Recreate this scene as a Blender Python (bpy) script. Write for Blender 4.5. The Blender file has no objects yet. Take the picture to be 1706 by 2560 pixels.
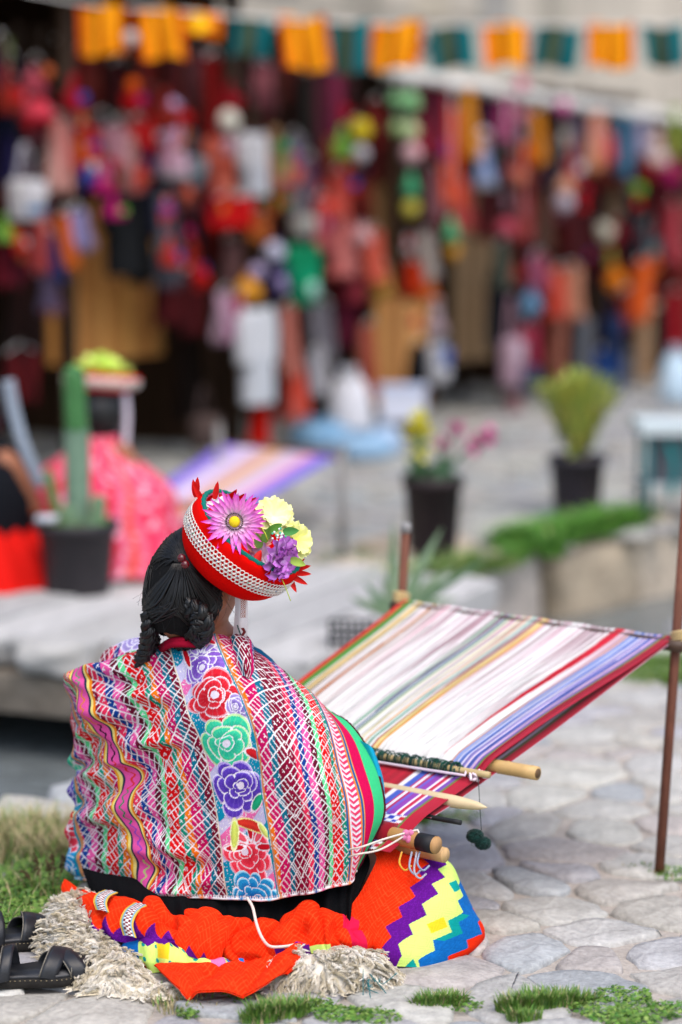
import bpy, math, random
import numpy as np
from mathutils import Vector, Matrix, noise as mnoise
random.seed(7); RNG = np.random.default_rng(11)
scene = bpy.context.scene
COL = scene.collection

# ------------------------------------------------------------------ camera
CAM_H = 1.40; PITCH = math.radians(7.4); FPX = 6044.0       # 85 mm lens, 36 mm along the tall side
cam_d = bpy.data.cameras.new('camera'); cam = bpy.data.objects.new('camera', cam_d); COL.objects.link(cam)
cam.location = (0, 0, CAM_H); cam.rotation_euler = (math.radians(90) - PITCH, 0, 0)
cam_d.sensor_fit = 'VERTICAL'; cam_d.sensor_height = 36.0; cam_d.sensor_width = 24.0; cam_d.lens = 85.0
cam_d.clip_start = 0.1; cam_d.clip_end = 600
cam_d.dof.use_dof = True; cam_d.dof.focus_distance = 4.43; cam_d.dof.aperture_fstop = 1.45
scene.camera = cam

# ------------------------------------------------------------------ sky, sun, exposure
SUN_EL, SUN_AZ = math.radians(60), math.radians(158)         # veiled sun, high behind the camera
world = bpy.data.worlds.new('World'); scene.world = world; world.use_nodes = True
wn = world.node_tree.nodes; wl = world.node_tree.links
bg = wn['Background']; sky = wn.new('ShaderNodeTexSky'); sky.sky_type = 'NISHITA'
sky.sun_disc = False; sky.sun_elevation = SUN_EL; sky.sun_rotation = SUN_AZ
sky.air_density = 1.0; sky.dust_density = 3.0; sky.ozone_density = 0.5; sky.altitude = 0
wl.new(sky.outputs[0], bg.inputs[0]); bg.inputs[1].default_value = 0.15
sun_d = bpy.data.lights.new('sun', 'SUN'); sun_d.energy = 0.9; sun_d.angle = math.radians(70); sun_d.color = (1, .97, .93)
sun = bpy.data.objects.new('sun', sun_d); COL.objects.link(sun)
sd = Vector((math.sin(SUN_AZ)*math.cos(SUN_EL), math.cos(SUN_AZ)*math.cos(SUN_EL), math.sin(SUN_EL)))
sun.rotation_euler = (-sd).to_track_quat('-Z', 'Y').to_euler()
vs = scene.view_settings; vs.view_transform = 'Standard'; vs.look = 'None'; vs.gamma = 1.0; vs.use_curve_mapping = False
vs.exposure = 0.95
scene.render.engine = 'CYCLES'; scene.cycles.use_denoising = True
scene.cycles.max_bounces = 6; scene.cycles.sample_clamp_indirect = 6

# ------------------------------------------------------------------ helpers
def at(px, py, Y):
    """Point seen at photograph pixel (px, py), Y metres in front of the camera."""
    dx = (px-853.0)/FPX; dy = (1280.0-py)/FPX
    vy = math.cos(PITCH) + dy*math.sin(PITCH); vz = -math.sin(PITCH) + dy*math.cos(PITCH)
    s = Y/vy
    return np.array((dx*s, Y, CAM_H + vz*s))
def ground_at(px, py, z=0.0):
    dx = (px-853.0)/FPX; dy = (1280.0-py)/FPX
    vy = math.cos(PITCH) + dy*math.sin(PITCH); vz = -math.sin(PITCH) + dy*math.cos(PITCH)
    s = (z-CAM_H)/vz
    return np.array((dx*s, vy*s, z))
def lin(h, k=1.0):
    h = h.lstrip('#'); r = []
    for i in (0, 2, 4):
        c = int(h[i:i+2], 16)/255.0
        r.append(k*(c/12.92 if c <= .04045 else ((c+.055)/1.055)**2.4))
    return np.array(r)
def smooth01(x): x = np.clip(x, 0, 1); return x*x*(3-2*x)
_perm = np.random.default_rng(5).random((64, 64, 64)).astype(np.float32)
def vnoise(p):
    """value noise on an (n,3) array, 0..1"""
    p = np.asarray(p, dtype=float); i = np.floor(p).astype(int); f = p-i; f = f*f*(3-2*f); r = 0
    for a in (0, 1):
        for b in (0, 1):
            for c in (0, 1):
                w = (f[..., 0] if a else 1-f[..., 0])*(f[..., 1] if b else 1-f[..., 1])*(f[..., 2] if c else 1-f[..., 2])
                r = r + w*_perm[(i[..., 0]+a) % 64, (i[..., 1]+b) % 64, (i[..., 2]+c) % 64]
    return r
def n2(u, v, s=0.0): return vnoise(np.stack([u, v, np.full_like(u, s)], -1))

ORG = {}
def link(o, parent=None):
    COL.objects.link(o)
    if parent is not None: o.parent = parent
    return o
def thing(name, loc, label, cat, group=None, rotz=0.0):
    o = bpy.data.objects.new(name, None); o.empty_display_size = .05; link(o); o.location = tuple(loc)
    o.rotation_euler = (0, 0, rotz); ORG[o] = np.array(loc, float)
    tag(o, label, cat, group); return o
def tag(o, label=None, cat=None, group=None, kind=None):
    if label: o['label'] = label
    if cat: o['category'] = cat
    if group: o['group'] = group
    if kind: o['kind'] = kind
    return o
def mesh_data(name, V, F, mat=None, col=None, smooth=True):
    me = bpy.data.meshes.new(name)
    if isinstance(F, np.ndarray): F = F.tolist()
    me.from_pydata(np.asarray(V, float).tolist(), [], F)
    if smooth: me.polygons.foreach_set('use_smooth', [True]*len(me.polygons))
    if col is not None:
        c = np.ones((len(V), 4), np.float32); cc = np.asarray(col, np.float32)
        c[:, :3] = cc if cc.ndim == 2 else cc[None, :]
        a = me.color_attributes.new('Col', 'FLOAT_COLOR', 'POINT'); a.data.foreach_set('color', c.ravel())
    if mat is not None: me.materials.append(mat)
    me.update(); return me
def mk(name, V, F, mat, parent=None, col=None, smooth=True, local=False):
    """one mesh object; vertices in world space unless local"""
    V = np.asarray(V, float)
    if parent is not None and not local:
        V = V - ORG[parent]
    me = mesh_data(name, V, F, mat, col, smooth)
    o = bpy.data.objects.new(name, me); link(o, parent)
    ORG[o] = ORG[parent] if parent is not None else np.zeros(3)
    return o
def recalc(o):
    import bmesh
    bm = bmesh.new(); bm.from_mesh(o.data); bmesh.ops.recalc_face_normals(bm, faces=bm.faces); bm.to_mesh(o.data); bm.free(); return o

class MB:
    """collects shapes into one mesh, with a colour per vertex"""
    def __init__(s): s.V = []; s.F = []; s.C = []; s.n = 0
    def add(s, V, F, c=(.5, .5, .5)):
        V = np.asarray(V, float); s.V.append(V); c = np.asarray(c, float)
        s.C.append(c if c.ndim == 2 else np.repeat(c[None, :], len(V), 0))
        F = F.tolist() if isinstance(F, np.ndarray) else F
        k = s.n; s.F.extend([[i+k for i in f] for f in F]); s.n += len(V); return s
    def box(s, c, d, R=None, col=(.5, .5, .5)):
        V, F = box(c, d, R); return s.add(V, F, col)
    def build(s, name, mat, parent=None, smooth=True, local=False):
        return mk(name, np.concatenate(s.V), s.F, mat, parent, np.concatenate(s.C), smooth, local)
def box(c, d, R=None, bev=0.0):
    x, y, z = np.array(d)/2.0
    if bev <= 0:
        V = np.array([(sx*x, sy*y, sz*z) for sx in (-1, 1) for sy in (-1, 1) for sz in (-1, 1)])
        F = [(0, 1, 3, 2), (4, 6, 7, 5), (0, 4, 5, 1), (2, 3, 7, 6), (0, 2, 6, 4), (1, 5, 7, 3)]
    else:
        b = bev; ring = [(-x+b, -y), (x-b, -y), (x, -y+b), (x, y-b), (x-b, y), (-x+b, y), (-x, y-b), (-x, -y+b)]
        rin = [(px*(1-b/x), py*(1-b/y)) for px, py in ring]
        V = np.array([(p[0], p[1], -z) for p in rin]+[(p[0], p[1], -z+b) for p in ring]+[(p[0], p[1], z-b) for p in ring]+[(p[0], p[1], z) for p in rin])
        F = [tuple(range(7, -1, -1)), tuple(range(24, 32))]
        for k in range(3):
            for i in range(8): j = (i+1) % 8; F.append((k*8+i, k*8+j, k*8+8+j, k*8+8+i))
    if R is not None: V = V @ np.asarray(R).T
    return V + np.array(c), F
def grid_faces(nv, nu, wrap=False):
    i, j = np.meshgrid(np.arange(nv-1), np.arange(nu if wrap else nu-1), indexing='ij')
    j2 = (j+1) % nu
    return np.stack([i*nu+j, i*nu+j2, (i+1)*nu+j2, (i+1)*nu+j], -1).reshape(-1, 4)
def frames(P):
    P = np.asarray(P, float); T = np.gradient(P, axis=0); T /= np.linalg.norm(T, axis=1)[:, None]+1e-12
    a = np.array((0, 0, 1.0)) if abs(T[0][2]) < .9 else np.array((1.0, 0, 0))
    N = np.zeros_like(P); n = a - T[0]*np.dot(a, T[0]); N[0] = n/np.linalg.norm(n)
    for k in range(1, len(P)):
        n = N[k-1]-T[k]*np.dot(N[k-1], T[k]); N[k] = n/(np.linalg.norm(n)+1e-12)
    return T, N, np.cross(T, N)
def tube(P, r, n=8, cap=True, flat=1.0, phase=0.0):
    P = np.asarray(P, float); T, N, B = frames(P); r = np.broadcast_to(r, len(P))
    th = np.linspace(0, 2*np.pi, n, endpoint=False)+phase
    V = (P[:, None, :] + r[:, None, None]*(np.cos(th)[None, :, None]*N[:, None, :] + flat*np.sin(th)[None, :, None]*B[:, None, :])).reshape(-1, 3)
    F = grid_faces(len(P), n, True).tolist()
    if cap: F.append(list(range(n-1, -1, -1))); F.append([(len(P)-1)*n+i for i in range(n)])
    return V, F
def crom(P, n):
    """n points along a Catmull-Rom curve through P, evenly spaced by length"""
    P = np.asarray(P, float)
    if len(P) == 2:
        t = np.linspace(0, 1, n)[:, None]; return P[0]*(1-t)+P[1]*t
    Q = np.vstack([2*P[0]-P[1], P, 2*P[-1]-P[-2]]); out = []
    t = np.linspace(0, 1, 24, endpoint=False)[:, None]
    for i in range(1, len(Q)-2):
        p0, p1, p2, p3 = Q[i-1], Q[i], Q[i+1], Q[i+2]
        out.append(.5*((2*p1)+(p2-p0)*t+(2*p0-5*p1+4*p2-p3)*t*t+(3*p1-p0-3*p2+p3)*t**3))
    out = np.vstack(out+[P[-1:]]); d = np.r_[0, np.cumsum(np.linalg.norm(np.diff(out, axis=0), axis=1))]
    s = np.linspace(0, d[-1], n)
    return np.stack([np.interp(s, d, out[:, k]) for k in range(3)], -1)
def crom_rows(K, G, u):
    """Catmull-Rom over rows G[k] (k along axis 0) at knots K, evaluated at u"""
    K = np.asarray(K, float); idx = np.clip(np.searchsorted(K, u, 'right')-1, 0, len(K)-2)
    t = ((u-K[idx])/(K[idx+1]-K[idx])).reshape((-1,)+(1,)*(G.ndim-1))
    p1 = G[idx]; p2 = G[idx+1]
    p0 = np.where((idx > 0).reshape(t.shape), G[np.maximum(idx-1, 0)], 2*p1-p2)
    p3 = np.where((idx < len(K)-2).reshape(t.shape), G[np.minimum(idx+2, len(K)-1)], 2*p2-p1)
    return .5*((2*p1)+(p2-p0)*t+(2*p0-5*p1+4*p2-p3)*t*t+(3*p1-p0-3*p2+p3)*t**3)
def sheet(guides, nu, nv, world=False):
    """surface through guide curves [(u,[(px,py,Y)...])]: P (nu,nv,3), u (nu,), v (nv,)"""
    K = [g[0] for g in guides]
    G = np.stack([crom(np.array(g[1]) if world else np.array([at(*p) for p in g[1]]), nv) for g in guides])
    u = np.linspace(K[0], K[-1], nu)
    return crom_rows(K, G, u), u, np.linspace(0, 1, nv)
def grid_normals(P):
    a = np.gradient(P, axis=0); b = np.gradient(P, axis=1); n = np.cross(a, b)
    return n/(np.linalg.norm(n, axis=-1)[..., None]+1e-12)
def lathe(prof, n=24, c=(0, 0, 0), R=None, wob=None):
    prof = np.asarray(prof, float); th = np.linspace(0, 2*np.pi, n, endpoint=False)
    V = np.stack([prof[:, 0][:, None]*np.cos(th), prof[:, 0][:, None]*np.sin(th), np.repeat(prof[:, 1][:, None], n, 1)], -1).reshape(-1, 3)
    if wob is not None: V = wob(V)
    if R is not None: V = V @ np.asarray(R).T
    return V+np.array(c), grid_faces(len(prof), n, True)
def ball(c, r, n=12, m=8, R=None, bump=0.0, seed=0):
    ph = np.linspace(0, np.pi, m+1); th = np.linspace(0, 2*np.pi, n, endpoint=False)
    D = np.stack([np.sin(ph)[:, None]*np.cos(th), np.sin(ph)[:, None]*np.sin(th), np.repeat(np.cos(ph)[:, None], n, 1)], -1).reshape(-1, 3)
    rr = 1+bump*(np.random.default_rng(seed).random(len(D))-.5) if bump else 1
    V = D*(np.asarray(rr)[..., None] if bump else 1)*np.asarray(r)
    if R is not None: V = V @ np.asarray(R).T
    return V+np.array(c), grid_faces(m+1, n, True)
def axes(zd, xd=(1, 0, 0)):
    z = np.array(zd, float); z /= np.linalg.norm(z); x = np.array(xd, float); x -= z*np.dot(x, z)
    if np.linalg.norm(x) < 1e-6: x = np.cross((0, 1, 0), z)
    x /= np.linalg.norm(x); return np.stack([x, np.cross(z, x), z], 1)

# ------------------------------------------------------------------ materials
def mat(name, col=None, rough=.8, var=None, bump=None, bump2=None, spec=.3, metal=0.0, sheen=0.0, sss=0.0, stretch=(1, 1, 1), trans=0.0):
    """principled material; col None = colour attribute; var (scale, amount); bump (scale, strength, distance)"""
    m = bpy.data.materials.new(name); m.use_nodes = True; nt = m.node_tree; N = nt.nodes; L = nt.links
    b = N['Principled BSDF']; b.inputs['Roughness'].default_value = rough; b.inputs['Metallic'].default_value = metal
    b.inputs['Specular IOR Level'].default_value = spec
    if sheen: b.inputs['Sheen Weight'].default_value = sheen
    if sss: b.inputs['Subsurface Weight'].default_value = sss; b.inputs['Subsurface Radius'].default_value = (.01, .004, .002); b.inputs['Subsurface Scale'].default_value = 1.0
    if trans: b.inputs['Transmission Weight'].default_value = trans
    tc = N.new('ShaderNodeTexCoord'); mp = N.new('ShaderNodeMapping'); mp.inputs['Scale'].default_value = stretch
    L.new(tc.outputs['Object'], mp.inputs[0])
    if col is None:
        a = N.new('ShaderNodeAttribute'); a.attribute_name = 'Col'; src = a.outputs['Color']
    else:
        a = N.new('ShaderNodeRGB'); a.outputs[0].default_value = (*col, 1); src = a.outputs[0]
    if var:
        for sc, am, det in [(var[0], var[1], 5)] + ([(var[2], var[3], 3)] if len(var) > 3 else []):
            nz = N.new('ShaderNodeTexNoise'); nz.inputs['Scale'].default_value = sc; nz.inputs['Detail'].default_value = det
            nz.inputs['Roughness'].default_value = .65
            L.new(mp.outputs[0], nz.inputs['Vector'])
            mr = N.new('ShaderNodeMapRange'); mr.inputs[1].default_value = .3; mr.inputs[2].default_value = .7
            mr.inputs[3].default_value = 1-am; mr.inputs[4].default_value = 1+am; L.new(nz.outputs[0], mr.inputs[0])
            mx = N.new('ShaderNodeVectorMath'); mx.operation = 'SCALE'; L.new(src, mx.inputs[0]); L.new(mr.outputs[0], mx.inputs['Scale'])
            src = mx.outputs[0]
    L.new(src, b.inputs['Base Color'])
    prev = None
    for bb in (bump, bump2):
        if not bb: continue
        nz = N.new('ShaderNodeTexNoise'); nz.inputs['Scale'].default_value = bb[0]; nz.inputs['Detail'].default_value = 4
        L.new(mp.outputs[0], nz.inputs['Vector'])
        bp = N.new('ShaderNodeBump'); bp.inputs['Strength'].default_value = bb[1]; bp.inputs['Distance'].default_value = bb[2]
        L.new(nz.outputs[0], bp.inputs['Height'])
        if prev: L.new(prev, bp.inputs['Normal'])
        prev = bp.outputs[0]
    if prev: L.new(prev, b.inputs['Normal'])
    return m
M = {}
M['stone'] = mat('cobble_stone', None, .9, (7, .17, 70, .20), (16, .8, .014), (90, .7, .005), spec=.18)
M['soil'] = mat('sandy_soil', lin('#b5aca2', .80), .95, (4, .14, 120, .16), (60, .6, .006), (300, .5, .002), spec=.15)
M['wool_cloth'] = mat('wool_cloth', None, .92, (900, .10), (700, .45, .0012), (40, .25, .003), spec=.06)
M['cloth_far'] = mat('market_cloth', None, .9, (60, .12), (50, .4, .004), spec=.12)
M['black_wool'] = mat('black_wool', lin('#101114', .6), .95, (500, .2), (300, .4, .002), spec=.1)
M['wood'] = mat('weathered_wood', None, .75, (18, .28, 120, .12), (40, .4, .004), spec=.25, stretch=(1, 1, .12))
M['paint'] = mat('plain_surface', None, .6, (30, .08), spec=.35)
M['leaf'] = mat('leaf', None, .6, (40, .2), spec=.35)
M['fleece'] = mat('fleece', None, .95, (120, .15), spec=.1, sheen=.2)
# ------------------------------------------------------------------ ground, channel, bridge
def near_y(x): return 5.3 + 1.288*(x+.66)
def far_y(x): return 8.3 + .947*(x+.95)
def flat(name, pts, z, m, parent=None):
    return mk(name, [(x, y, z) for x, y in pts], [list(range(len(pts)))], m, parent, smooth=False)
M['bed'] = mat('channel_bed', lin('#6e6c68', .5), .9, (6, .3, 60, .3), (30, .8, .02), spec=.3)
M['water'] = mat('water', lin('#787f80', .75), .15, (9, .35, 40, .25), (9, .5, .04), (40, .45, .010), spec=.6, stretch=(1, 2.2, 1))
g_near = flat('near_pavement', [(-2.9, 1.0), (9, 1.0), (9, near_y(9)), (-2.9, near_y(-2.9)+.0)], -.006, M['soil']); tag(g_near, kind='structure')
M['far_soil'] = mat('grey_soil', lin('#9c9892', .78), .95, (4, .14, 60, .16), spec=.15)
g_far = flat('far_pavement', [(-3.6, far_y(-3.6)), (9, far_y(9)), (260, 260), (-260, 260), (-260, far_y(-3.6))], -.006, M['far_soil']); tag(g_far, kind='structure')
g_bed = flat('channel_bed', [(-60, -8), (14, -8), (40, 60), (9, 34), (-60, 20)], -.46, M['bed']); tag(g_bed, kind='structure')
wt = flat('channel_water', [(-6, near_y(-6)-.1), (9, near_y(9)-.1), (9, far_y(9)+.3), (-6, far_y(-6)+.3)], -.31, M['water']); tag(wt, kind='structure')
bw = mk('channel_wall', [(-2.9, near_y(-2.9), -.006), (9, near_y(9), -.006), (9, near_y(9), -.47), (-2.9, near_y(-2.9), -.47),
                         (-3.6, far_y(-3.6), -.006), (9, far_y(9), -.006), (9, far_y(9), -.47), (-3.6, far_y(-3.6), -.47)],
        [(0, 1, 2, 3), (4, 7, 6, 5)], M['bed'], smooth=False); tag(bw, kind='structure')

STONE_COLS = [lin(c, .86)*np.array((.98, 1.0, .965)) for c in ('#b4b0ae', '#adaaac', '#b6b0a9', '#a8a4a8', '#b9b5b1', '#aea8a3', '#a6a7aa', '#b2a9a6', '#bcb8b2')]
def poly_clip(P, n, d):
    out = []
    for i in range(len(P)):
        a, b = P[i], P[(i+1) % len(P)]; da = a[0]*n[0]+a[1]*n[1]-d; db = b[0]*n[0]+b[1]*n[1]-d
        if da <= 0: out.append(a)
        if (da < 0 < db) or (db < 0 < da):
            t = da/(da-db); out.append((a[0]+t*(b[0]-a[0]), a[1]+t*(b[1]-a[1])))
    return out
def voronoi(pts, rad, gap):
    pts = np.asarray(pts); cells = []
    for i, p in enumerate(pts):
        d = pts-p; q = np.hypot(d[:, 0], d[:, 1]); nb = np.where((q > 1e-9) & (q < rad*2.2))[0]
        P = [(-rad, -rad), (rad, -rad), (rad, rad), (-rad, rad)]
        for j in nb[np.argsort(q[nb])]:
            n = d[j]/q[j]; P = poly_clip(P, n, q[j]/2-gap)
            if len(P) < 3: break
        cells.append(P if len(P) >= 3 else None)
    return cells
def chaikin(P, k=2):
    P = np.asarray(P, float)
    for _ in range(k):
        Q = np.roll(P, -1, 0); P = np.stack([.78*P+.22*Q, .22*P+.78*Q], 1).reshape(-1, 2)
    return P
def scatter(x0, x1, y0, y1, s, seed, keep, ax=1.0):
    r = np.random.default_rng(seed); out = []
    ny = int((y1-y0)/(s*.86)); nx = int((x1-x0)/(s*ax))
    for j in range(ny):
        for i in range(nx):
            x = x0+(i+.5*(j % 2)+r.uniform(-.5, .5))*s*ax; y = y0+(j+r.uniform(-.5, .5))*s*.86
            if keep(x, y) and r.random() > .13: out.append((x, y))
    return out
def stone_mesh(P, h, rng, hi=True):
    P = np.asarray(P); P = P+(np.random.default_rng(int(abs(P[0, 0])*1e5) % 9973).normal(0, .007, P.shape) if hi else 0); ring = chaikin(P, 2 if hi else 1); c = ring.mean(0); ring = c+(ring-c)*(1+(.11 if hi else .05)*(vnoise(np.c_[ring*38, np.full(len(ring), 2.0)])-.5)[:, None]*2); n = len(ring); V = []; 
    prof = [(1.03, -.03), (.985, h*.15-.002), (.93, h*.75), (.72, h*1.0), (.40, h*1.02)] if hi else [(1.0, -.02), (.92, h*.7), (.6, h)]
    sx, sy = rng.uniform(-.03, .03, 2); ph = rng.uniform(0, 9)
    for k, z in prof:
        q = c+(ring-c)*k
        zz = z + (sx*(q[:, 0]-c[0])+sy*(q[:, 1]-c[1]) + .010*(mn(q, ph)-.5))*(1 if z > 0 else 0)
        V.append(np.c_[q, zz])
    V = np.vstack(V); F = grid_faces(len(prof), n, True).tolist()
    V = np.vstack([V, [[c[0], c[1], prof[-1][1]+.002]]]); b = (len(prof)-1)*n
    F += [[b+i, b+(i+1) % n, len(V)-1] for i in range(n)]
    return V, F
def mn(q, ph): return vnoise(np.c_[q*14, np.full(len(q), ph)])
def in_view(x, y, m=.12):
    s = .1412*y + m; return abs(x) < s and y > 3.75
near_pts = scatter(-1.6, 3.2, 3.2, 10.6, .172, 3, lambda x, y: y < near_y(x)-.10 and abs(x) < .16*y+.7)
cells = voronoi(near_pts, .30, .005)
order = sorted(range(len(near_pts)), key=lambda i: near_pts[i][1]); rs = np.random.default_rng(8); cnt = 0; far_mb = MB(); near_mb = MB()
for i in order:
    P = cells[i]
    if P is None: continue
    x, y = near_pts[i]; P = np.array(P)+(x, y)
    a = .5*abs(np.dot(P[:, 0], np.roll(P[:, 1], 1))-np.dot(P[:, 1], np.roll(P[:, 0], 1)))
    if a < .003: continue
    c = STONE_COLS[rs.integers(len(STONE_COLS))]*rs.uniform(.88, 1.08); h = rs.uniform(.001, .008)
    if x < -.1 and y < 4.75: h *= .6
    hidden = (-.55 < x < .02 and 4.35 < y < 5.2) 
    if cnt < 280 and in_view(x, y) and not hidden:
        V, F = stone_mesh(P, h, rs); ctr = np.array([x, y, 0])
        o = bpy.data.objects.new('cobblestone', mesh_data('cobblestone', V-ctr, F, M['stone'], c)); link(o, g_near); o.location = ctr; cnt += 1
    else:
        V, F = stone_mesh(P, h, rs, y < 5); near_mb.add(V, F, c)
o = near_mb.build('cobblestones', M['stone'], g_near); tag(o, kind='stuff')
far_pts = scatter(-3.4, 4.6, 6.6, 22, .24, 4, lambda x, y: y > far_y(x)+.22 and abs(x) < .15*y+.6)
cells = voronoi(far_pts, .34, .008)
for i, P in enumerate(cells):
    if P is None: continue
    x, y = far_pts[i]; P = np.array(P)+(x, y)
    V, F = stone_mesh(P, rs.uniform(.006, .016), rs, False); far_mb.add(V, F, STONE_COLS[rs.integers(len(STONE_COLS))]*rs.uniform(.66, .86)*np.array((.98, 1.0, .99)))
o = far_mb.build('cobblestones', M['stone'], g_far); tag(o, kind='stuff')

# far kerb of the channel: big rough blocks
M['block'] = mat('rough_block', None, .9, (7, .28, 40, .2), (9, .8, .03), (60, .5, .006), spec=.2)
def rough_block(name, c, d, rz, col, m, seed, parent=None, rnd=.14, n=7):
    """a rounded, uneven block: c centre, d size"""
    t = np.linspace(-1, 1, n); V = []; F = []; 
    for ax_ in range(3):
        for sg in (-1, 1):
            a, b = np.meshgrid(t, t, indexing='ij'); q = np.zeros((n, n, 3)); q[..., ax_] = sg; q[..., (ax_+1) % 3] = a*sg; q[..., (ax_+2) % 3] = b
            k = sum(len(v) for v in V); V.append(q.reshape(-1, 3)); F += (grid_faces(n, n)+k).tolist()
    V = np.vstack(V); L = np.linalg.norm(V, axis=1)[:, None]; p = 4.5
    S = V/(np.sum(np.abs(V)**p, axis=1)[:, None]**(1/p)); V = V*(1-rnd*2)+S*rnd*2
    W = V*np.array(d)/2; nn = vnoise(W*9+seed*7.3)-.5; n3 = vnoise(W*25+seed*3.1)-.5
    W = W*(1+(.16*nn+.05*n3)[:, None])
    ca, sa = math.cos(rz), math.sin(rz); W = W @ np.array([[ca, -sa, 0], [sa, ca, 0], [0, 0, 1]]).T + np.array(c)
    return mk(name, W, F, m, parent, col)
ang = math.atan2(.947, 1.0); dirf = np.array((math.cos(ang), math.sin(ang))); nf = np.array((-dirf[1], dirf[0]))
x = -.05; k = 0; bl = ('#b3a898', '#a89a88', '#b4aaa0', '#a0937f', '#bbae9c', '#a09688', '#b0a48f', '#a89d90')
while x < 4.2:
    L = [.30, .42, .36, .62, .34, .5, .4, .44, .38, .52][k % 10]; p = np.array((x, far_y(x)))+dirf*L/2+nf*(.03+.05*math.sin(k*3.3))
    o = rough_block('kerb_block', (p[0], p[1], -.22+.03*math.sin(k*2.1)), (L*1.0, .40, .46+.06*math.sin(k*1.7)), ang+.12*math.sin(k*2.9), lin(bl[k % 8], 1.0), M['block'], k+1, bw, rnd=.30, n=9)
    x += L*dirf[0]; k += 1

# plank bridge of grey slabs across the channel, left
M['slab'] = mat('grey_slab', None, .85, (5, .12, 60, .12), (30, .4, .004), spec=.25, stretch=(3, .4, 3))
br = thing('stone_bridge', (-.7, 7.3, 0), 'low pale grey slab bridge over the channel behind the seated weaver', 'bridge')
dv = np.array((.40, .917)); pv = np.array((.917, -.40)); rzb = math.atan2(dv[1], dv[0])
for i in range(7):
    c0 = np.array((-1.50, 7.50))+pv*(.0+i*.235)*1.0+dv*(.85+.035*math.sin(i*3.7))
    o = rough_block('slab', (c0[0], c0[1], .018+.006*math.sin(i*1.9)), (1.7, .231, .10), rzb, lin(['#b4b3b1', '#abaaa8', '#bab8b5', '#afada9'][i % 4], .86), M['slab'], 30+i, br, rnd=.06, n=9)
for i in range(2):
    a = np.array((-1.7, 7.62))+dv*(.03+.5*i); c0 = a+pv*.95
    o = rough_block('support_beam', (c0[0], c0[1], -.105-.03*i), (2.2, .16, .12), math.atan2(pv[1], pv[0]), lin('#7d7468', .7), M['block'], 50+i, br, rnd=.08)
# ------------------------------------------------------------------ market stalls along the street, building wall behind
F0 = np.array((-1.67, 11.8)); FD = np.array((.502, .865)); FN = np.array((.865, -.502))       # front line, its direction, its outward normal
RZF = math.atan2(FD[1], FD[0])
RF = np.array([[FD[0], -FD[1], 0], [FD[1], FD[0], 0], [0, 0, 1.0]])
def front_t(px, off=0.0):
    k = (px-853.0)/FPX; o = F0+FN*off
    return (k*o[1]-o[0])/(FD[0]-FD[1]*k)
def front(px, py, off=0.0):
    t = front_t(px, off); p = F0+FN*off+FD*t; return at(px, py, p[1])
def fpt(t, off, z): p = F0+FN*off+FD*t; return np.array((p[0], p[1], z))
def fbox(t0, t1, o0, o1, z0, z1):
    return box(fpt((t0+t1)/2, (o0+o1)/2, (z0+z1)/2), (abs(t1-t0), abs(o1-o0), abs(z1-z0)), RF)
M['plaster'] = mat('stained_plaster', lin('#c8beae', .85), .92, (1.1, .22, 7, .12), (20, .5, .01), spec=.15, stretch=(1, 1, .25))
M['dark_wood'] = mat('dark_board', lin('#4a3423', .55), .8, (8, .3, 60, .2), (30, .4, .004), spec=.2, stretch=(1, 1, .15))
M['tarp'] = mat('grey_tarp', lin('#dcd9d2', .92), .7, (6, .12), (15, .4, .01), spec=.25)
M['roof'] = mat('roof_sheet', lin('#3a2c22', .5), .85, (6, .3), (20, .5, .01), spec=.2)

V, F = fbox(-6, 16, -2.9, -2.6, -.01, 7.0); bwall = mk('building_wall', V, F, M['plaster'], smooth=False)
tag(bwall, 'stained beige plaster building wall rising behind the market stalls', 'building')
ORG[bwall] = np.zeros(3)
# stone quoins and a grey downpipe stain are part of the wall: a few raised stone courses show above the stalls
for i in range(16):
    t0 = 2.2+i*.62; V, F = fbox(t0, t0+.60, -2.6, -2.575, 2.95+.04*math.sin(i*2.2), 4.4)
    mk('plaster_panel', V, F, [M['plaster'], mat('plaster_patch', lin(['#b8b0a0', '#a8a49c', '#cdc1ac'][i % 3], .82), .92, (3, .2), spec=.15)][i % 2], bwall, smooth=False)

def stall(name, t0, t1, zf, zb, label, nposts, depth=1.75):
    c = fpt((t0+t1)/2, -.8, 0); s = thing(name, c, label, 'stall')
    V, F = fbox(t0, t1, -depth-.04, -depth, 0, zb-.05); mk('back_wall', V, F, M['dark_wood'], s, smooth=False)
    # boards on the back wall
    n = int((t1-t0)/.24)
    for i in range(n):
        a = t0+(t1-t0)*i/n; V, F = fbox(a+.008, a+(t1-t0)/n-.008, -depth, -depth+.02+.006*(i % 3), .02, zb-.1); mk('board', V, F, M['dark_wood'], s, smooth=False)
    for tt in (t0+.02, t1-.02):
        V, F = fbox(tt-.02, tt+.02, -depth+.03, -.12, 0, zb-.06); mk('side_wall', V, F, M['dark_wood'], s, smooth=False)
    R = np.array([fpt(t0-.1, .34, zf), fpt(t1+.1, .34, zf), fpt(t1+.1, -depth-.1, zb), fpt(t0-.1, -depth-.1, zb)])
    RV = np.vstack([R, R-np.array((0, 0, .05))]); mk('roof', RV, [(0, 1, 2, 3), (7, 6, 5, 4), (0, 4, 5, 1), (1, 5, 6, 2), (2, 6, 7, 3), (3, 7, 4, 0)], M['roof'], s, smooth=False)
    for i in range(nposts):
        tt = t0+.06+(t1-t0-.12)*i/(nposts-1); P = [fpt(tt, .02, 0), fpt(tt, .02, zf-.04)]
        V, F = tube(P, .045, 10); mk('post', V, F, M['wood'], s, lin('#4a3524', .6))
    V, F = fbox(t0, t1, .0, .05, zf-.16, zf-.08); mk('lintel', V, F, M['dark_wood'], s, smooth=False)
    return s
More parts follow.
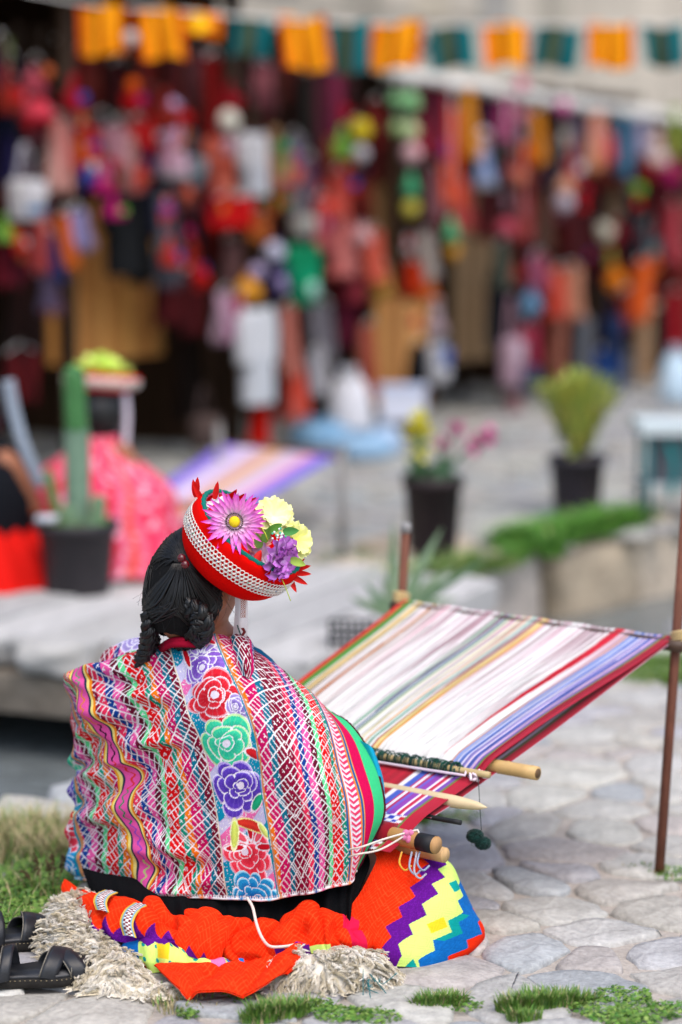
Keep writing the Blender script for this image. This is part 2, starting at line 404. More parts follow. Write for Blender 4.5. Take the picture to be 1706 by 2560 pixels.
st1 = stall('market_stall', -2.6, 2.15, 2.62, 2.75, 'tall dark wooden stall crammed with red textiles at the left', 4)
st2 = stall('market_stall', 2.25, 4.05, 2.33, 2.45, 'low dark stall between the tall left stall and the pale awning', 2)
st3 = stall('market_stall', 4.15, 7.0, 2.13, 2.2, 'brown stall under the pale rolled awning right of centre', 3)
st4 = stall('market_stall', 7.1, 12.0, 2.03, 2.1, 'farthest stall at the right end of the market row', 4)

# orange-brown plank counter front at the left
def plank_panel(name, px0, px1, py0, py1, off, n, cols, label, lean=0):
    t0, t1 = front_t(px0, off), front_t(px1, off); z1 = front((px0+px1)/2, py0, off)[2]; z0 = front((px0+px1)/2, py1, off)[2]
    p = thing(name, fpt((t0+t1)/2, off, max(0, z0)), label, 'panel')
    for i in range(n):
        a = t0+(t1-t0)*i/n; b = t0+(t1-t0)*(i+1)/n; dz = .08*math.sin(i*2.3)*lean
        V, F = fbox(a+.004, b-.004, off, off+.022+.004*(i % 2), z0, z1+dz); mk('plank', V, F, M['wood'], p, lin(cols[i % len(cols)], 1.15), smooth=False)
    V, F = fbox(t0, t1, off-.03, off-.002, (z0*2+z1)/3, (z0*2+z1)/3+.06); mk('rail', V, F, M['dark_wood'], p, smooth=False)
    return p
plank_panel('plank_panel', 118, 400, 520, 900, -.06, 8, ['#b0783c', '#c08a48', '#a87038', '#b98244'], 'orange brown plank panel behind the distant seated woman', 1)
plank_panel('plank_panel', 935, 1060, 745, 1010, .12, 4, ['#b98348', '#a8703a', '#c38c50'], 'tan plank panel beside the dark low doorway', .3)
plank_panel('plank_panel', 928, 1010, 330, 720, -.10, 3, ['#8d6a44', '#7d5c3a', '#94704a'], 'narrow upright tan boards left of the red hanging weavings', .2)
plank_panel('plank_panel', 1130, 1222, 470, 900, -.08, 3, ['#8a7052', '#7a6246', '#94795a'], 'weathered greyish tan boards above the dark low doorway', .2)
plank_panel('plank_panel', 1500, 1545, 410, 640, -.05, 2, ['#8a6a4c', '#7d6044'], 'thin brown boards below the blue cloth at right', .2)
plank_panel('plank_panel', 1588, 1640, 760, 990, .05, 2, ['#8f6f50', '#9a7856'], 'short tan boards under the orange wares at right', .2)
# dark low doorway / bench
b = thing('market_bench', fpt(5.4, -.2, 0), 'dark low wooden bench in the shade right of the tan panel', 'bench')
V, F = fbox(4.7, 6.0, -.55, -.1, .40, .45); mk('seat', V, F, M['dark_wood'], b, smooth=False)
for tt in (4.8, 5.9):
    for oo in (-.5, -.16):
        V, F = fbox(tt-.03, tt+.03, oo-.03, oo+.03, 0, .40); mk('leg', V, F, M['dark_wood'], b, smooth=False)

# pale rolled awning pipe of the right-hand stalls
P = [front(905, 150, .46), front(1010, 188, .46), front(1180, 214, .46), front(1330, 243, .46), front(1520, 272, .46), front(1780, 305, .46)]
P = crom(P, 40); P[:, 2] += .006*np.sin(np.arange(40)*1.3); aw = thing('rolled_awning', P[0]*np.array((1, 1, 0)), 'long pale grey rolled awning along the eave of the right stalls', 'awning')
V, F = tube(P, .036*(1+.12*np.sin(np.arange(40)*.9)), 12); mk('roll', V, F, M['tarp'], aw)
for i in (4, 12, 20, 28, 36):
    V, F = tube([P[i]+FN_ for FN_ in (np.array((0, 0, -.005))-np.r_[FD, 0]*.01, np.array((0, 0, -.005))+np.r_[FD, 0]*.01)], .05, 10); mk('tie', V, F, M['tarp'], aw)

# string of orange and teal flags
fl = [(255, 75, 118, 118, 0), (395, 82, 112, 120, 0), (497, 60, 120, 58, 2), (632, 92, 95, 92, 1), (754, 105, 118, 128, 0), (872, 116, 105, 122, 1),
      (996, 112, 128, 112, 0), (1124, 118, 112, 100, 1), (1262, 110, 108, 105, 0), (1398, 118, 112, 98, 1), (1526, 112, 112, 108, 0), (1655, 115, 102, 98, 1), (1790, 112, 108, 100, 0)]
oc = [lin(c, .8) for c in ('#e85f10', '#ffa010', '#8a4508', '#ff9a0c', '#ffa814', '#d05a0a')]; tc_ = [lin(c, .95) for c in ('#0d6a6c', '#0a4f58', '#3b4a35', '#41503c', '#12505e', '#0b6668')]
Ys = lambda px: 11.5+.0007*px
sp = [at(px, py, Ys(px)) for px, py in ((60, -20), (255, 14), (400, 24), (630, 44), (872, 56), (1124, 63), (1398, 62), (1655, 60), (1900, 52))]
sp = crom(sp, 90)
bs = thing('flag_string', sp[0]*np.array((1, 1, 0)), 'thin white cord stretched across the stalls carrying the cloth flags', 'cord'); V, F = tube(sp, .006, 6); mk('cord', V, F, M['tarp'], bs)
ordn = ['first', 'second', 'third', 'fourth', 'fifth', 'sixth', 'seventh', 'eighth', 'ninth', 'tenth', 'eleventh', 'twelfth', 'thirteenth']
for i, (px, py, w, h, k) in enumerate(fl):
    Y = Ys(px); s_ = Y/FPX; W = w*s_; H = h*s_; c = at(px, py-h/2, Y); nu, nv = 26, 14; u = np.linspace(0, 1, nu); v = np.linspace(0, 1, nv)
    UU, VV = np.meshgrid(u, v, indexing='ij'); sk = .16*math.sin(i*1.9)
    X = c[0]+(UU-.5)*W+VV*H*sk*.9; Z = c[2]-VV*H-.012*np.sin(UU*3.14*2+i); Yv = Y+.03*np.sin(UU*9+i*2+VV*2)*(VV+.2)
    pal = oc if k != 1 else tc_; bands = [0, 1, 1, 2, 3, 4, 4, 5] if k != 1 else [0, 1, 2, 3, 2, 4, 5, 0]
    idx = np.minimum((UU*len(bands)).astype(int), len(bands)-1); C_ = np.array(pal)[np.array(bands)[idx]]
    if k == 2: C_ = np.where((np.abs(UU-.5)+np.abs(VV-.5)*.7)[..., None] < .33, lin('#ffc61a', .9), lin('#f07818', .8))
    f = mk('cloth_flag', np.stack([X, Yv, Z], -1).reshape(-1, 3), grid_faces(nu, nv), M['cloth_far'], None, C_.reshape(-1, 3))
    kind = ('bright orange striped cloth flag', 'dark teal green striped cloth flag', 'crumpled yellow and orange cloth flag')[k]
    lb = f'{kind} on the string, {ordn[i]} flag from the left'
    tag(f, lb, 'flag', 'cloth flags on the string')
# ------------------------------------------------------------------ the weaver, seated with her back to the camera
FWD = np.array((.60, .79, -.10)); FWD /= np.linalg.norm(FWD); RGT = np.cross(FWD, (0, 0, 1.0)); RGT /= np.linalg.norm(RGT)
M['skin'] = mat('skin', lin('#a5694a', .75), .55, (60, .08), (300, .15, .0006), spec=.35, sss=.15)
M['hair'] = mat('black_hair', lin('#0c0b0c', .45), .42, None, spec=.45)
M['hair_base'] = mat('hair_base', lin('#08080a', .4), .8, (200, .3), (260, .6, .003), spec=.2)
def head_mesh(c, fwd, up=(0, 0, 1), sc=1.0, n=40, m=32):
    y = np.array(fwd, float); y /= np.linalg.norm(y); z = np.array(up, float)-y*np.dot(up, y); z /= np.linalg.norm(z); x = np.cross(y, z)
    ph = np.linspace(0, np.pi, m+1); th = np.linspace(0, 2*np.pi, n, endpoint=False)
    D = np.stack([np.sin(ph)[:, None]*np.cos(th), np.sin(ph)[:, None]*np.sin(th), np.repeat(np.cos(ph)[:, None], n, 1)], -1).reshape(-1, 3)
    P = D*np.array((.074, .094, .112)); fr = np.clip(D[:, 1], 0, 1)
    P[:, 0] *= 1-.22*np.clip(-D[:, 2], 0, 1)*fr-.10*np.clip(-D[:, 2], 0, 1)                  # jaw narrows
    g = lambda x0, z0, sx, sz: np.exp(-((P[:, 0]-x0)/sx)**2-((P[:, 2]-z0)/sz)**2)*(fr > .2)
    P[:, 1] += .020*g(0, -.018, .011, .018)+.008*g(0, .006, .009, .03)-.008*g(.032, .008, .016, .012)-.008*g(-.032, .008, .016, .012)
    P[:, 1] += .006*g(0, .028, .05, .010)+.008*g(0, -.052, .022, .007)-.004*g(0, -.060, .022, .004)+.006*g(0, -.066, .02, .006)+.009*g(0, -.092, .022, .016)
    return np.array(c)+sc*(P[:, :1]*x+P[:, 1:2]*y+P[:, 2:]*z), grid_faces(m+1, n, True).tolist(), (x, y, z)
def skin_body(joints, edges, extra=(), voxel=.006):
    """joints {name:(pos, radius)}: one continuous surface, fused with extra (V,F) shapes"""
    names = list(joints); idx = {n: i for i, n in enumerate(names)}
    me = bpy.data.meshes.new('body'); me.from_pydata([tuple(joints[n][0]) for n in names], [(idx[a], idx[b]) for a, b in edges], [])
    o = bpy.data.objects.new('body_tmp', me); COL.objects.link(o)
    md = o.modifiers.new('s', 'SKIN'); sv = me.skin_vertices[0].data
    for i, n in enumerate(names): r = joints[n][1]; sv[i].radius = (r, r) if np.isscalar(r) else r
    sv[0].use_root = True; ss = o.modifiers.new('b', 'SUBSURF'); ss.levels = ss.render_levels = 2
    dg = bpy.context.evaluated_depsgraph_get(); m2 = bpy.data.meshes.new_from_object(o.evaluated_get(dg))
    V = [np.array([v.co[:] for v in m2.vertices])]; F = [list(p.vertices) for p in m2.polygons]; k = len(V[0])
    for v, f in extra: V.append(np.asarray(v)); F += [[i+k for i in q] for q in f]; k += len(v)
    bpy.data.objects.remove(o); m3 = bpy.data.meshes.new('b'); m3.from_pydata(np.vstack(V).tolist(), [], F)
    o = bpy.data.objects.new('body_tmp', m3); COL.objects.link(o); r = o.modifiers.new('r', 'REMESH'); r.mode = 'VOXEL'; r.voxel_size = voxel; r.use_smooth_shade = True
    sm = o.modifiers.new('sm', 'SMOOTH'); sm.factor = .5; sm.iterations = 2
    dg = bpy.context.evaluated_depsgraph_get(); m4 = bpy.data.meshes.new_from_object(o.evaluated_get(dg))
    V = np.array([v.co[:] for v in m4.vertices]); F = [list(p.vertices) for p in m4.polygons]; bpy.data.objects.remove(o)
    return V, F
def hand(wrist, fdir, palm_n, side, r=.0085, L=.078):
    """palm and five curled fingers as tubes; side +1 right hand"""
    f = np.array(fdir, float); f /= np.linalg.norm(f); n = np.array(palm_n, float); n -= f*np.dot(n, f); n /= np.linalg.norm(n); s = np.cross(f, n)*side
    out = [ball(np.array(wrist)+f*.045, (.040, .014, .050), 14, 10, np.stack([s, n, f], 1))]
    for i, (o, l) in enumerate(((-.030, .82), (-.010, 1.0), (.010, 1.05), (.029, .92))):
        b = np.array(wrist)+f*.075+s*(-o); P = [b, b+f*L*.38*l+n*.006, b+f*L*.66*l+n*.024, b+f*L*.78*l+n*.046]
        out.append(tube(crom(P, 10), np.linspace(r, r*.75, 10), 8))
    b = np.array(wrist)+f*.030+s*.036; P = [b, b+s*.020+f*.018+n*.012, b+s*.020+f*.042+n*.028, b+s*.010+f*.058+n*.036]
    out.append(tube(crom(P, 10), np.linspace(r*1.15, r*.8, 10), 8)); return out
person = thing('person', (-.22, 4.47, 0), 'seated weaver in a bright patterned shawl and orange hem, seen from behind', 'person')
BC = np.array((-.225, 4.475, 0.0)); up = np.array((0, 0, 1.0))
HC = at(488, 1468, 4.475)
hip = BC+up*.12; chest = BC+FWD*.045+up*.40; neck0 = BC+FWD*.065+up*.53
sh = {s: chest+up*.035+RGT*s*.095+FWD*.04 for s in (-1, 1)}; el = {1: BC+RGT*.135+FWD*.17+up*.26, -1: BC-RGT*.16+FWD*.16+up*.26}
wr = {1: LM0 if False else BC+RGT*.13+FWD*.32+up*.27, -1: BC-RGT*.12+FWD*.33+up*.27}
J = {'pelvis': (hip, (.115, .10)), 'waist': (BC+FWD*.02+up*.26, (.105, .085)), 'chest': (chest, (.115, .085)), 'top': (chest+up*.09, (.085, .06)), 'neck0': (neck0, .048), 'neck1': (HC-up*.06-FWD*.02, .046)}
E = [('pelvis', 'waist'), ('waist', 'chest'), ('chest', 'top'), ('top', 'neck0'), ('neck0', 'neck1')]; extra = []
for s, t in ((1, 'r'), (-1, 'l')):
    J['sh'+t] = (sh[s], .045); J['el'+t] = (el[s], .040); J['wr'+t] = (wr[s], .027)
    kn = BC+RGT*s*.20+FWD*.36+up*.10; an = BC+RGT*s*.02+FWD*.20+up*.055
    J['hip'+t] = (BC+RGT*s*.10+FWD*.03+up*.11, .085); J['kn'+t] = (kn, .062); J['an'+t] = (an, .040); J['toe'+t] = (an-RGT*s*.12+FWD*.05-up*.01, .028)
    E += [('top', 'sh'+t), ('sh'+t, 'el'+t), ('el'+t, 'wr'+t), ('pelvis', 'hip'+t), ('hip'+t, 'kn'+t), ('kn'+t, 'an'+t), ('an'+t, 'toe'+t)]
    extra += hand(wr[s], FWD*.9-RGT*s*.25, -up, -s)
hv, hf, (hx, hy, hz) = head_mesh(HC, FWD+np.array((0, 0, -.25)))
extra.append((hv, hf))
for s in (-1, 1):       # ears
    ec = HC+hx*s*.076-hy*.004-hz*.006
    extra.append(ball(ec, (.010, .019, .032), 10, 8, np.stack([hx, hy, hz], 1)))
V, F = skin_body(J, E, extra); body = mk('body', V, F, M['skin'], person)
for s in (-1, 1):
    V, F = ball(HC+hx*s*.031+hy*.076+hz*.008, .0115, 10, 8); e = mk('eye', V, F, M['paint'], person, lin('#e8e4de', .9))
    V, F = ball(HC+hx*s*.031+hy*.0845+hz*.008, .0055, 8, 6); mk('iris', V, F, M['paint'], e, lin('#1d120c', .6))
    V, F = tube(crom([HC+hx*s*.014+hy*.094+hz*.026, HC+hx*s*.032+hy*.088+hz*.031, HC+hx*s*.052+hy*.072+hz*.026], 8), .0028, 5); mk('eyebrow', V, F, M['hair'], person)

# ---- hair: a cap, fine locks drawn to a tie, two plaits
hair = MB(); rh = np.random.default_rng(21)
hcx = np.stack([hx, hy, hz], 1)
def hair_pt(d, r=1.0): return HC+hcx @ (np.array(d)*np.array((.081, .101, .117))*r)
ph = np.linspace(0, np.pi*.80, 26); th = np.linspace(0, 2*np.pi, 40, endpoint=False); VV = []
for p in ph:
    for t in th:
        d = np.array((math.sin(p)*math.cos(t), math.sin(p)*math.sin(t), math.cos(p)))
        fr = smooth01((d[1]-.05)/.3)*smooth01((.80-d[2])/.2); r = 1-.30*fr+.012*math.sin(t*23+p*5)
        if d[1] < .1: r += .05*smooth01((-d[2])/.6)
        if d[0] > .5 and d[1] > -.38: r -= .24*smooth01((d[0]-.5)/.2)*smooth01((d[1]+.38)/.25)*smooth01((.15-d[2])/.2)
        VV.append(hair_pt(d, r))
cap = mk('hair', np.array(VV), grid_faces(26, 40, True), M['hair_base'], person)
tie = at(452, 1401, 4.385); cH = HC
def on_hair(p, lift=.0):
    q = hcx.T @ (p-cH)/np.array((.081, .101, .117)); l = np.linalg.norm(q); d = q/l; lo = smooth01(-d[2]/.6)*.05 if d[1] < .1 else 0
    return cH+hcx @ (d*np.array((.081, .101, .117))*(1.012+lo+lift))
braid_root = {-1: at(394, 1510, 4.45), 1: at(510, 1545, 4.385)}
locks = MB()
def lock(P, r, col=(0.01, .01, .01)):
    n = len(P); w = r*np.sin(np.linspace(.25, 2.9, n)); locks.add(*tube(P, w, 4, flat=.5), col)
for i in range(1300):           # from tie down over the back of the head to the plaits
    a = rh.uniform(-1.5, 1.2); s = -1 if a < -.15 else 1; e = braid_root[s]+rh.normal(0, .010, 3)+np.array((a*.012, 0, 0))
    st = tie+np.array((a*.010, .0, -.006)); side = np.array((a*.075+rh.normal(0, .012), 0, -.075-.02*rh.random())); mid = tie+side
    lift = abs(rh.normal(0, .024)); P = crom([st, tie+side*.45+np.array((0, -.02, .005)), mid+np.array((0, -.02, 0)), e], 12)
    P = np.array([on_hair(p, lift) if k > 0 else p for k, p in enumerate(P)]); lock(P, rh.uniform(.0011, .0024))
for i in range(1100):           # from the hairline up to the tie
    d = rh.normal(size=3); d /= np.linalg.norm(d); d[2] = abs(d[2])*.9+.05; d[1] = d[1]*.6-.05; st = on_hair(cH+hcx @ (d*.1)); 
    P = crom([st, on_hair((st+tie)/2+np.array((0, 0, .012))), tie+rh.normal(0, .003, 3)], 9); lift = abs(rh.normal(0, .01))
    P = np.array([on_hair(p, lift) for p in P]); lock(P, rh.uniform(.001, .002))
for i in range(420):           # side hair sweeping back from temples over the ears to the plaits
    s = -1 if i % 3 == 0 else 1; st = on_hair(cH+hcx @ np.array((s*.08, .02+.02*rh.random(), .06-(.03 if s > 0 else .09)*rh.random()))); e = braid_root[s]+rh.normal(0, .012, 3)
    P = crom([st, on_hair((st*.45+e*.55)+np.array((0, -.03, .022))), e], 10); lift = abs(rh.normal(0, .015)); P = np.array([on_hair(p, lift) for p in P]); lock(P, rh.uniform(.001, .0022))
for i in range(110):           # flyaway hairs
    st = on_hair(cH+hcx @ (rh.normal(size=3)*np.array((.1, .06, .08))+np.array((0, -.08, 0)))); d = rh.normal(0, .012, 3)+np.array((rh.choice((-1, 1))*.012, -.01, -.03))
    P = crom([st, st+d*.6+rh.normal(0, .004, 3), st+d*1.2], 7); locks.add(*tube(P, .00022, 3), (0.01, .01, .01))
o = locks.build('hair_locks', M['hair'], cap); tag(o, kind='stuff')
def braid(P, r, name='braid'):
    P = crom(P, 60); T, N, B = frames(P); L = np.r_[0, np.cumsum(np.linalg.norm(np.diff(P, axis=0), axis=1))]; mb = MB()
    for k in range(3):
        f = L/(.050)*2*np.pi+k*2*np.pi/3; c = P+N*(np.cos(f)*r*.62)[:, None]+B*(np.sin(2*f)*r*.36)[:, None]
        for j in range(26):
            a, q = rh.uniform(0, 6.28), r*.62*math.sqrt(rh.random()); off = N*(math.cos(a)*q)+B*(math.sin(a)*q)
            env = (.75+.35*np.abs(np.sin(f*.5)))[:, None]; mb.add(*tube((c+off*env)[::2], np.full(30, r*.16), 4), (.01, .01, .01))
        mb.add(*tube(c[::2], np.full(30, r*.52), 8), (.01, .01, .01))
    return mb.build(name, M['hair'], cap)
braid([at(402, 1488, 4.45), at(384, 1518, 4.425), at(374, 1550, 4.42), at(376, 1585, 4.43), at(370, 1618, 4.45), at(356, 1650, 4.47), at(346, 1680, 4.52)], .0175)
braid([at(470, 1510, 4.385), at(498, 1530, 4.365), at(512, 1560, 4.365), at(502, 1588, 4.38), at(478, 1606, 4.42), at(460, 1640, 4.46)], .0180)
M['bead'] = mat('dark_red_bead', lin('#5a0c16', .8), .15, None, spec=.6)
V, F = ball(at(454, 1395, 4.352), .0078, 16, 12); mk('hair_bead', V, F, M['bead'], cap)
V, F = ball(at(463, 1411, 4.350), .0080, 16, 12); mk('hair_bead', V, F, M['bead'], cap)

# ---- red collar under the shawl
V, F = tube(crom([at(395, 1628, 4.50), at(425, 1604, 4.425), at(468, 1600, 4.40), at(520, 1606, 4.42), at(560, 1620, 4.47)], 24), .0065, 8); mk('collar', V, F, M['wool_cloth'], person, lin('#a31230', .8))
V, F = tube(crom([at(395, 1634, 4.495), at(425, 1612, 4.42), at(468, 1610, 4.395), at(520, 1614, 4.415), at(560, 1626, 4.47)], 24), .0065, 8); mk('collar', V, F, M['wool_cloth'], person, lin('#a31230', .8))

# ---- the shawl
PALS = [lin(c, .80) for c in ('#6e0c28', '#8a1034', '#c8125c', '#0c6a80', '#143f8c', '#e04a90', '#e01420', '#d81420', '#0c8c68', '#f07010', '#c8125c', '#e02850', '#143f8c')]
WHITE = lin('#f2eeee', .80)
WSEQ = [(24, '#8a0c34'), (14, '#e83058'), (13, '#143f8c'), (15, '#e4559c'), (13, '#64102c'), (11, '#62d890'), (28, '#e01018'), (12, '#0c8f74'), (12, '#f07612'), (22, '#c80f60'), (13, '#0c6a84'), (14, '#7a0e2e')]
WCUM = np.cumsum([w for w, _ in WSEQ]); WPAL = np.array([lin(h, .82) for _, h in WSEQ])
def woven(u, v, seed=0):
    """band of woven lozenges: warp stripes of colour under a white lattice"""
    P_, S_ = 96.0, 1.25; tri = np.abs(((u/P_) % 2)-1); q = v+S_*P_*tri+5*np.sin(v/47.+seed); r = v*.8-S_*P_*tri+5*np.sin(v/47.+seed)
    uw = (u+5*np.sin(v/60.0)+seed*30) % WCUM[-1]; idx = np.searchsorted(WCUM, uw, 'right'); c = WPAL[np.minimum(idx, len(WPAL)-1)]
    b = np.floor(q/32).astype(int)+np.floor(u/(2*P_)).astype(int)
    rung = ((r % 15) < 3.0) & (b % 3 != 2)
    hook = (b % 3 == 2) & (((r % 19) < 2.6) & ((q % 32) > 11) & ((q % 32) < 25) | ((np.abs((q % 32)-18) < 1.2) & ((r % 19) < 9)))
    line = ((q % 32) < 3.6) | ((r % 118) < 3.8)
    w = (rung | hook | line)[..., None]; return np.where(w, WHITE, c)
def rose(u, v, c, hgt, cu, cv, R, dark, light, mid=None, n0=6, out='#f2eef2', seed=0.0):
    du = u-cu; dv = v-cv; rr_ = np.hypot(du, dv); th_ = np.arctan2(dv, du); dark = lin(dark, .82); light = lin(light, .88); mid = lin(mid, .85) if mid else (dark+light)/2
    for k, (f, n) in enumerate(((1.0, n0), (.74, n0-1), (.50, 4), (.27, 3))):
        a = th_+seed+k*.9+.25*np.sin(th_*2+seed*5+k); rr_ = np.hypot(du-R*.06*k*math.sin(seed*9+k), dv-R*.06*k*math.cos(seed*7+k)); rb = R*f*(1+.10*np.sin(th_*3+seed*4))*(.76+.24*np.abs(np.cos(n*a/2))**.7); ins = rr_ < rb; g = np.clip(rr_/rb, 0, 1)[..., None]
        cc = np.where(g < .72, dark*(1-g/.72*.7)+mid*(g/.72*.7), np.where(g < .90, mid, light))
        cc = np.where((np.sin(a*n*6) > .75)[..., None], cc*.9+light*.1, cc)
        edge = (rr_ > rb-1.9) | ((np.abs(np.cos(n*a/2)) < .09) & (rr_ > rb*.7)); cc = np.where(edge[..., None], lin(out, .88), cc)
        c = np.where(ins[..., None], cc, c); hgt = np.where(ins, np.maximum(hgt, .0022*(1-g[..., 0]**3)+.0008*(k+1)), hgt)
    ctr = rr_ < R*.13; return np.where(ctr[..., None], lin('#e4dcea', .85), c), hgt
def blob(u, v, c, hgt, cu, cv, ru, rv, ang, col, out='#f2eef2'):
    ca, sa = math.cos(ang), math.sin(ang); a = (u-cu)*ca+(v-cv)*sa; b = -(u-cu)*sa+(v-cv)*ca; d = np.sqrt((a/ru)**2+(b/rv)**2)
    cc = np.where((d > 1-2.4/min(ru, rv))[..., None], lin(out, .88), lin(col, .85)*(1.05-.35*(np.abs(b)/rv))[..., None])
    return np.where((d < 1)[..., None], cc, c), np.where(d < 1, np.maximum(hgt, .0018*(1-d)), hgt)
def band(u, v, c, hgt, uc, half):
    """embroidered flower ribbon centred on uc"""
    ins = np.abs(u-uc) < half; bg_ = np.where(((u*.7+v+14*np.sin(u/17)) % 190 < 92)[..., None], lin('#0c8fb0', .85), np.where(((u+v*1.3) % 120 < 50)[..., None], lin('#ee70b0', .85), lin('#c9c4e4', .86)))
    bg_ = np.where((n2(u/3.2, v/3.2, 2.0) > .80)[..., None], WHITE, bg_); cb = bg_; hb = np.zeros_like(u)
    y = lambda py: 140+(py-1606)*1.02
    cb, hb = rose(u, v, cb, hb, uc+4, y(1706), 60, '#5a2a9c', '#d9c8f0', '#8a62c8', 7, seed=.4)
    for k in range(5): cb, hb = blob(u, v, cb, hb, uc+12+34*math.cos(k*.7-2.7), y(1690)+34*math.sin(k*.7-2.7), 24, 8, k*.7-2.7, ['#8a5cc8', '#a98ad8'][k % 2])
    cb, hb = blob(u, v, cb, hb, uc-28, y(1662), 40, 10, 1.5, '#d81424'); cb, hb = blob(u, v, cb, hb, uc+20, y(1636), 34, 11, .25, '#d81424'); cb, hb = blob(u, v, cb, hb, uc+46, y(1652), 20, 9, 1.0, '#d8203a')
    cb, hb = rose(u, v, cb, hb, uc+8, y(1788), 66, '#b00c20', '#f2a0ae', '#dc2434', 6, seed=1.1)
    cb, hb = rose(u, v, cb, hb, uc+46, y(1822), 30, '#4a2a9c', '#cdb8ee', None, 5, seed=.2)
    cb, hb = rose(u, v, cb, hb, uc-2, y(1886), 66, '#0c9a86', '#c9f0a8', '#36d0a0', 5, seed=.7)
    cb, hb = blob(u, v, cb, hb, uc+52, y(1922), 26, 12, .5, '#d8242c')
    cb, hb = rose(u, v, cb, hb, uc-2, y(1984), 66, '#341a86', '#b9a4ea', '#5a3cb4', 6, seed=2.0)
    cb, hb = blob(u, v, cb, hb, uc+42, y(2022), 28, 12, -.7, '#22b07c')
    cb, hb = rose(u, v, cb, hb, uc+2, y(2136), 64, '#c00c24', '#ff9cb0', '#ee3a50', 6, seed=.9)
    for k in range(5): cb, hb = blob(u, v, cb, hb, uc+6+38*math.cos(k*.75-3.05), y(2116)+38*math.sin(k*.75-3.05), 27, 9, k*.75-3.05, ['#c81428', '#f05a6c'][k % 2])
    cb, hb = blob(u, v, cb, hb, uc+14, y(2068), 46, 13, .35, '#e03a2c', '#e8e890'); cb, hb = blob(u, v, cb, hb, uc-30, y(2082), 40, 10, 1.7, '#d8ec6c', '#f4f8c0'); cb, hb = blob(u, v, cb, hb, uc+48, y(2080), 24, 9, .9, '#e0f07a', '#f4f8c0')
    cb, hb = rose(u, v, cb, hb, uc+2, y(2226), 62, '#0a4fa8', '#8fd8f0', '#1a90cc', 7, seed=.5)
    c = np.where(ins[..., None], cb, c); hgt = np.where(ins, hb, hgt)
    for off, w, h in ((half, 4, '#c98a5a'), (half-5, 3, '#1b8ea0'), (-half, 3, '#e8e0c8')):
        c = np.where((np.abs(u-uc-off) < w/1.6)[..., None], lin(h, .85), c)
    return c, hgt
guides = [
 (-95, [(262, 1672, 4.84), (224, 1712, 4.86), (222, 1850, 4.88), (236, 2000, 4.90), (240, 2190, 4.90)]),
 (0, [(252, 1668, 4.76), (184, 1700, 4.70), (190, 1775, 4.70), (183, 1850, 4.71), (187, 1940, 4.70), (180, 2050, 4.70), (177, 2120, 4.69), (178, 2196, 4.68)]),
 (90, [(262, 1660, 4.73), (168, 1694, 4.63), (204, 1775, 4.60), (216, 1850, 4.60), (240, 1920, 4.58), (242, 1985, 4.56), (244, 2050, 4.55), (262, 2110, 4.55), (268, 2208, 4.54)]),
 (180, [(290, 1650, 4.69), (188, 1686, 4.57), (225, 1775, 4.53), (263, 1852, 4.51), (306, 1901, 4.50), (330, 1946, 4.475), (308, 1988, 4.475), (312, 2040, 4.465), (340, 2082, 4.45), (361, 2124, 4.44), (357, 2168, 4.44), (355, 2232, 4.44)]),
 (285, [(362, 1634, 4.62), (318, 1642, 4.50), (346, 1740, 4.44), (380, 1830, 4.41), (415, 1900, 4.40), (432, 1958, 4.39), (420, 2010, 4.39), (428, 2080, 4.385), (452, 2150, 4.38), (462, 2240, 4.38)]),
 (385, [(440, 1616, 4.57), (424, 1620, 4.455), (453, 1728, 4.38), (486, 1815, 4.35), (518, 1896, 4.34), (540, 2010, 4.33), (551, 2080, 4.33), (567, 2248, 4.34)]),
 (520, [(552, 1582, 4.56), (545, 1592, 4.42), (576, 1668, 4.34), (616, 1760, 4.30), (649, 1869, 4.285), (665, 1993, 4.285), (684, 2102, 4.285), (703, 2243, 4.31)]),
 (620, [(640, 1636, 4.56), (688, 1662, 4.465), (722, 1720, 4.38), (746, 1790, 4.33), (766, 1880, 4.285), (778, 1990, 4.268), (788, 2100, 4.275), (793, 2226, 4.30)]),
 (715, [(722, 1694, 4.60), (776, 1734, 4.50), (806, 1776, 4.435), (832, 1836, 4.385), (853, 1905, 4.35), (871, 2020, 4.325), (880, 2123, 4.33), (872, 2206, 4.34)]),
 (800, [(800, 1770, 4.64), (842, 1790, 4.56), (874, 1820, 4.52), (906, 1863, 4.485), (931, 1912, 4.46), (950, 1970, 4.44), (957, 2035, 4.42), (938, 2088, 4.40), (892, 2176, 4.375)])]
NU, NV = 560, 430
P, u, v = sheet(guides, NU, NV); UU, VV = np.meshgrid(u, v*780, indexing='ij')
c = woven(UU, VV); hgt = np.zeros_like(UU)
c, hgt = band(UU, VV, c, hgt, 452, 66)
c, hgt = band(UU, VV+37, c, hgt, -8, 46)
du = UU-180                                                             # the pink stripe with its wavy stitching
for lo, hi, h in ((-32, -27, '#f2a41c'), (-27, -22, '#f6e080'), (-22, -17, '#22344e'), (-17, 17, '#ee5aa6'), (17, 22, '#22344e'), (22, 27, '#f6e080'), (27, 31, '#f08a1c')):
    c = np.where(((du >= lo) & (du < hi))[..., None], lin(h, .85), c)
sq = np.abs(du-5.0*np.sin(VV/3.9*1.0)) < 2.6; sc = [lin(h, .8) for h in ('#2fae6c', '#ee8a20', '#16181c', '#e83a2c', '#159060', '#9a50c8', '#bfe080')]; si = np.clip(((VV-130)/95).astype(int), 0, 6)
c = np.where((sq & (np.abs(du) < 12))[..., None], np.array(sc)[si], c)
db = UU-715                                                             # right border: chevrons, fine lines, magenta, green, dark cord
chev = np.abs(((VV+1.1*np.abs(((UU-715)/11 % 2)-1)*11) % 16)-8) < 4.2
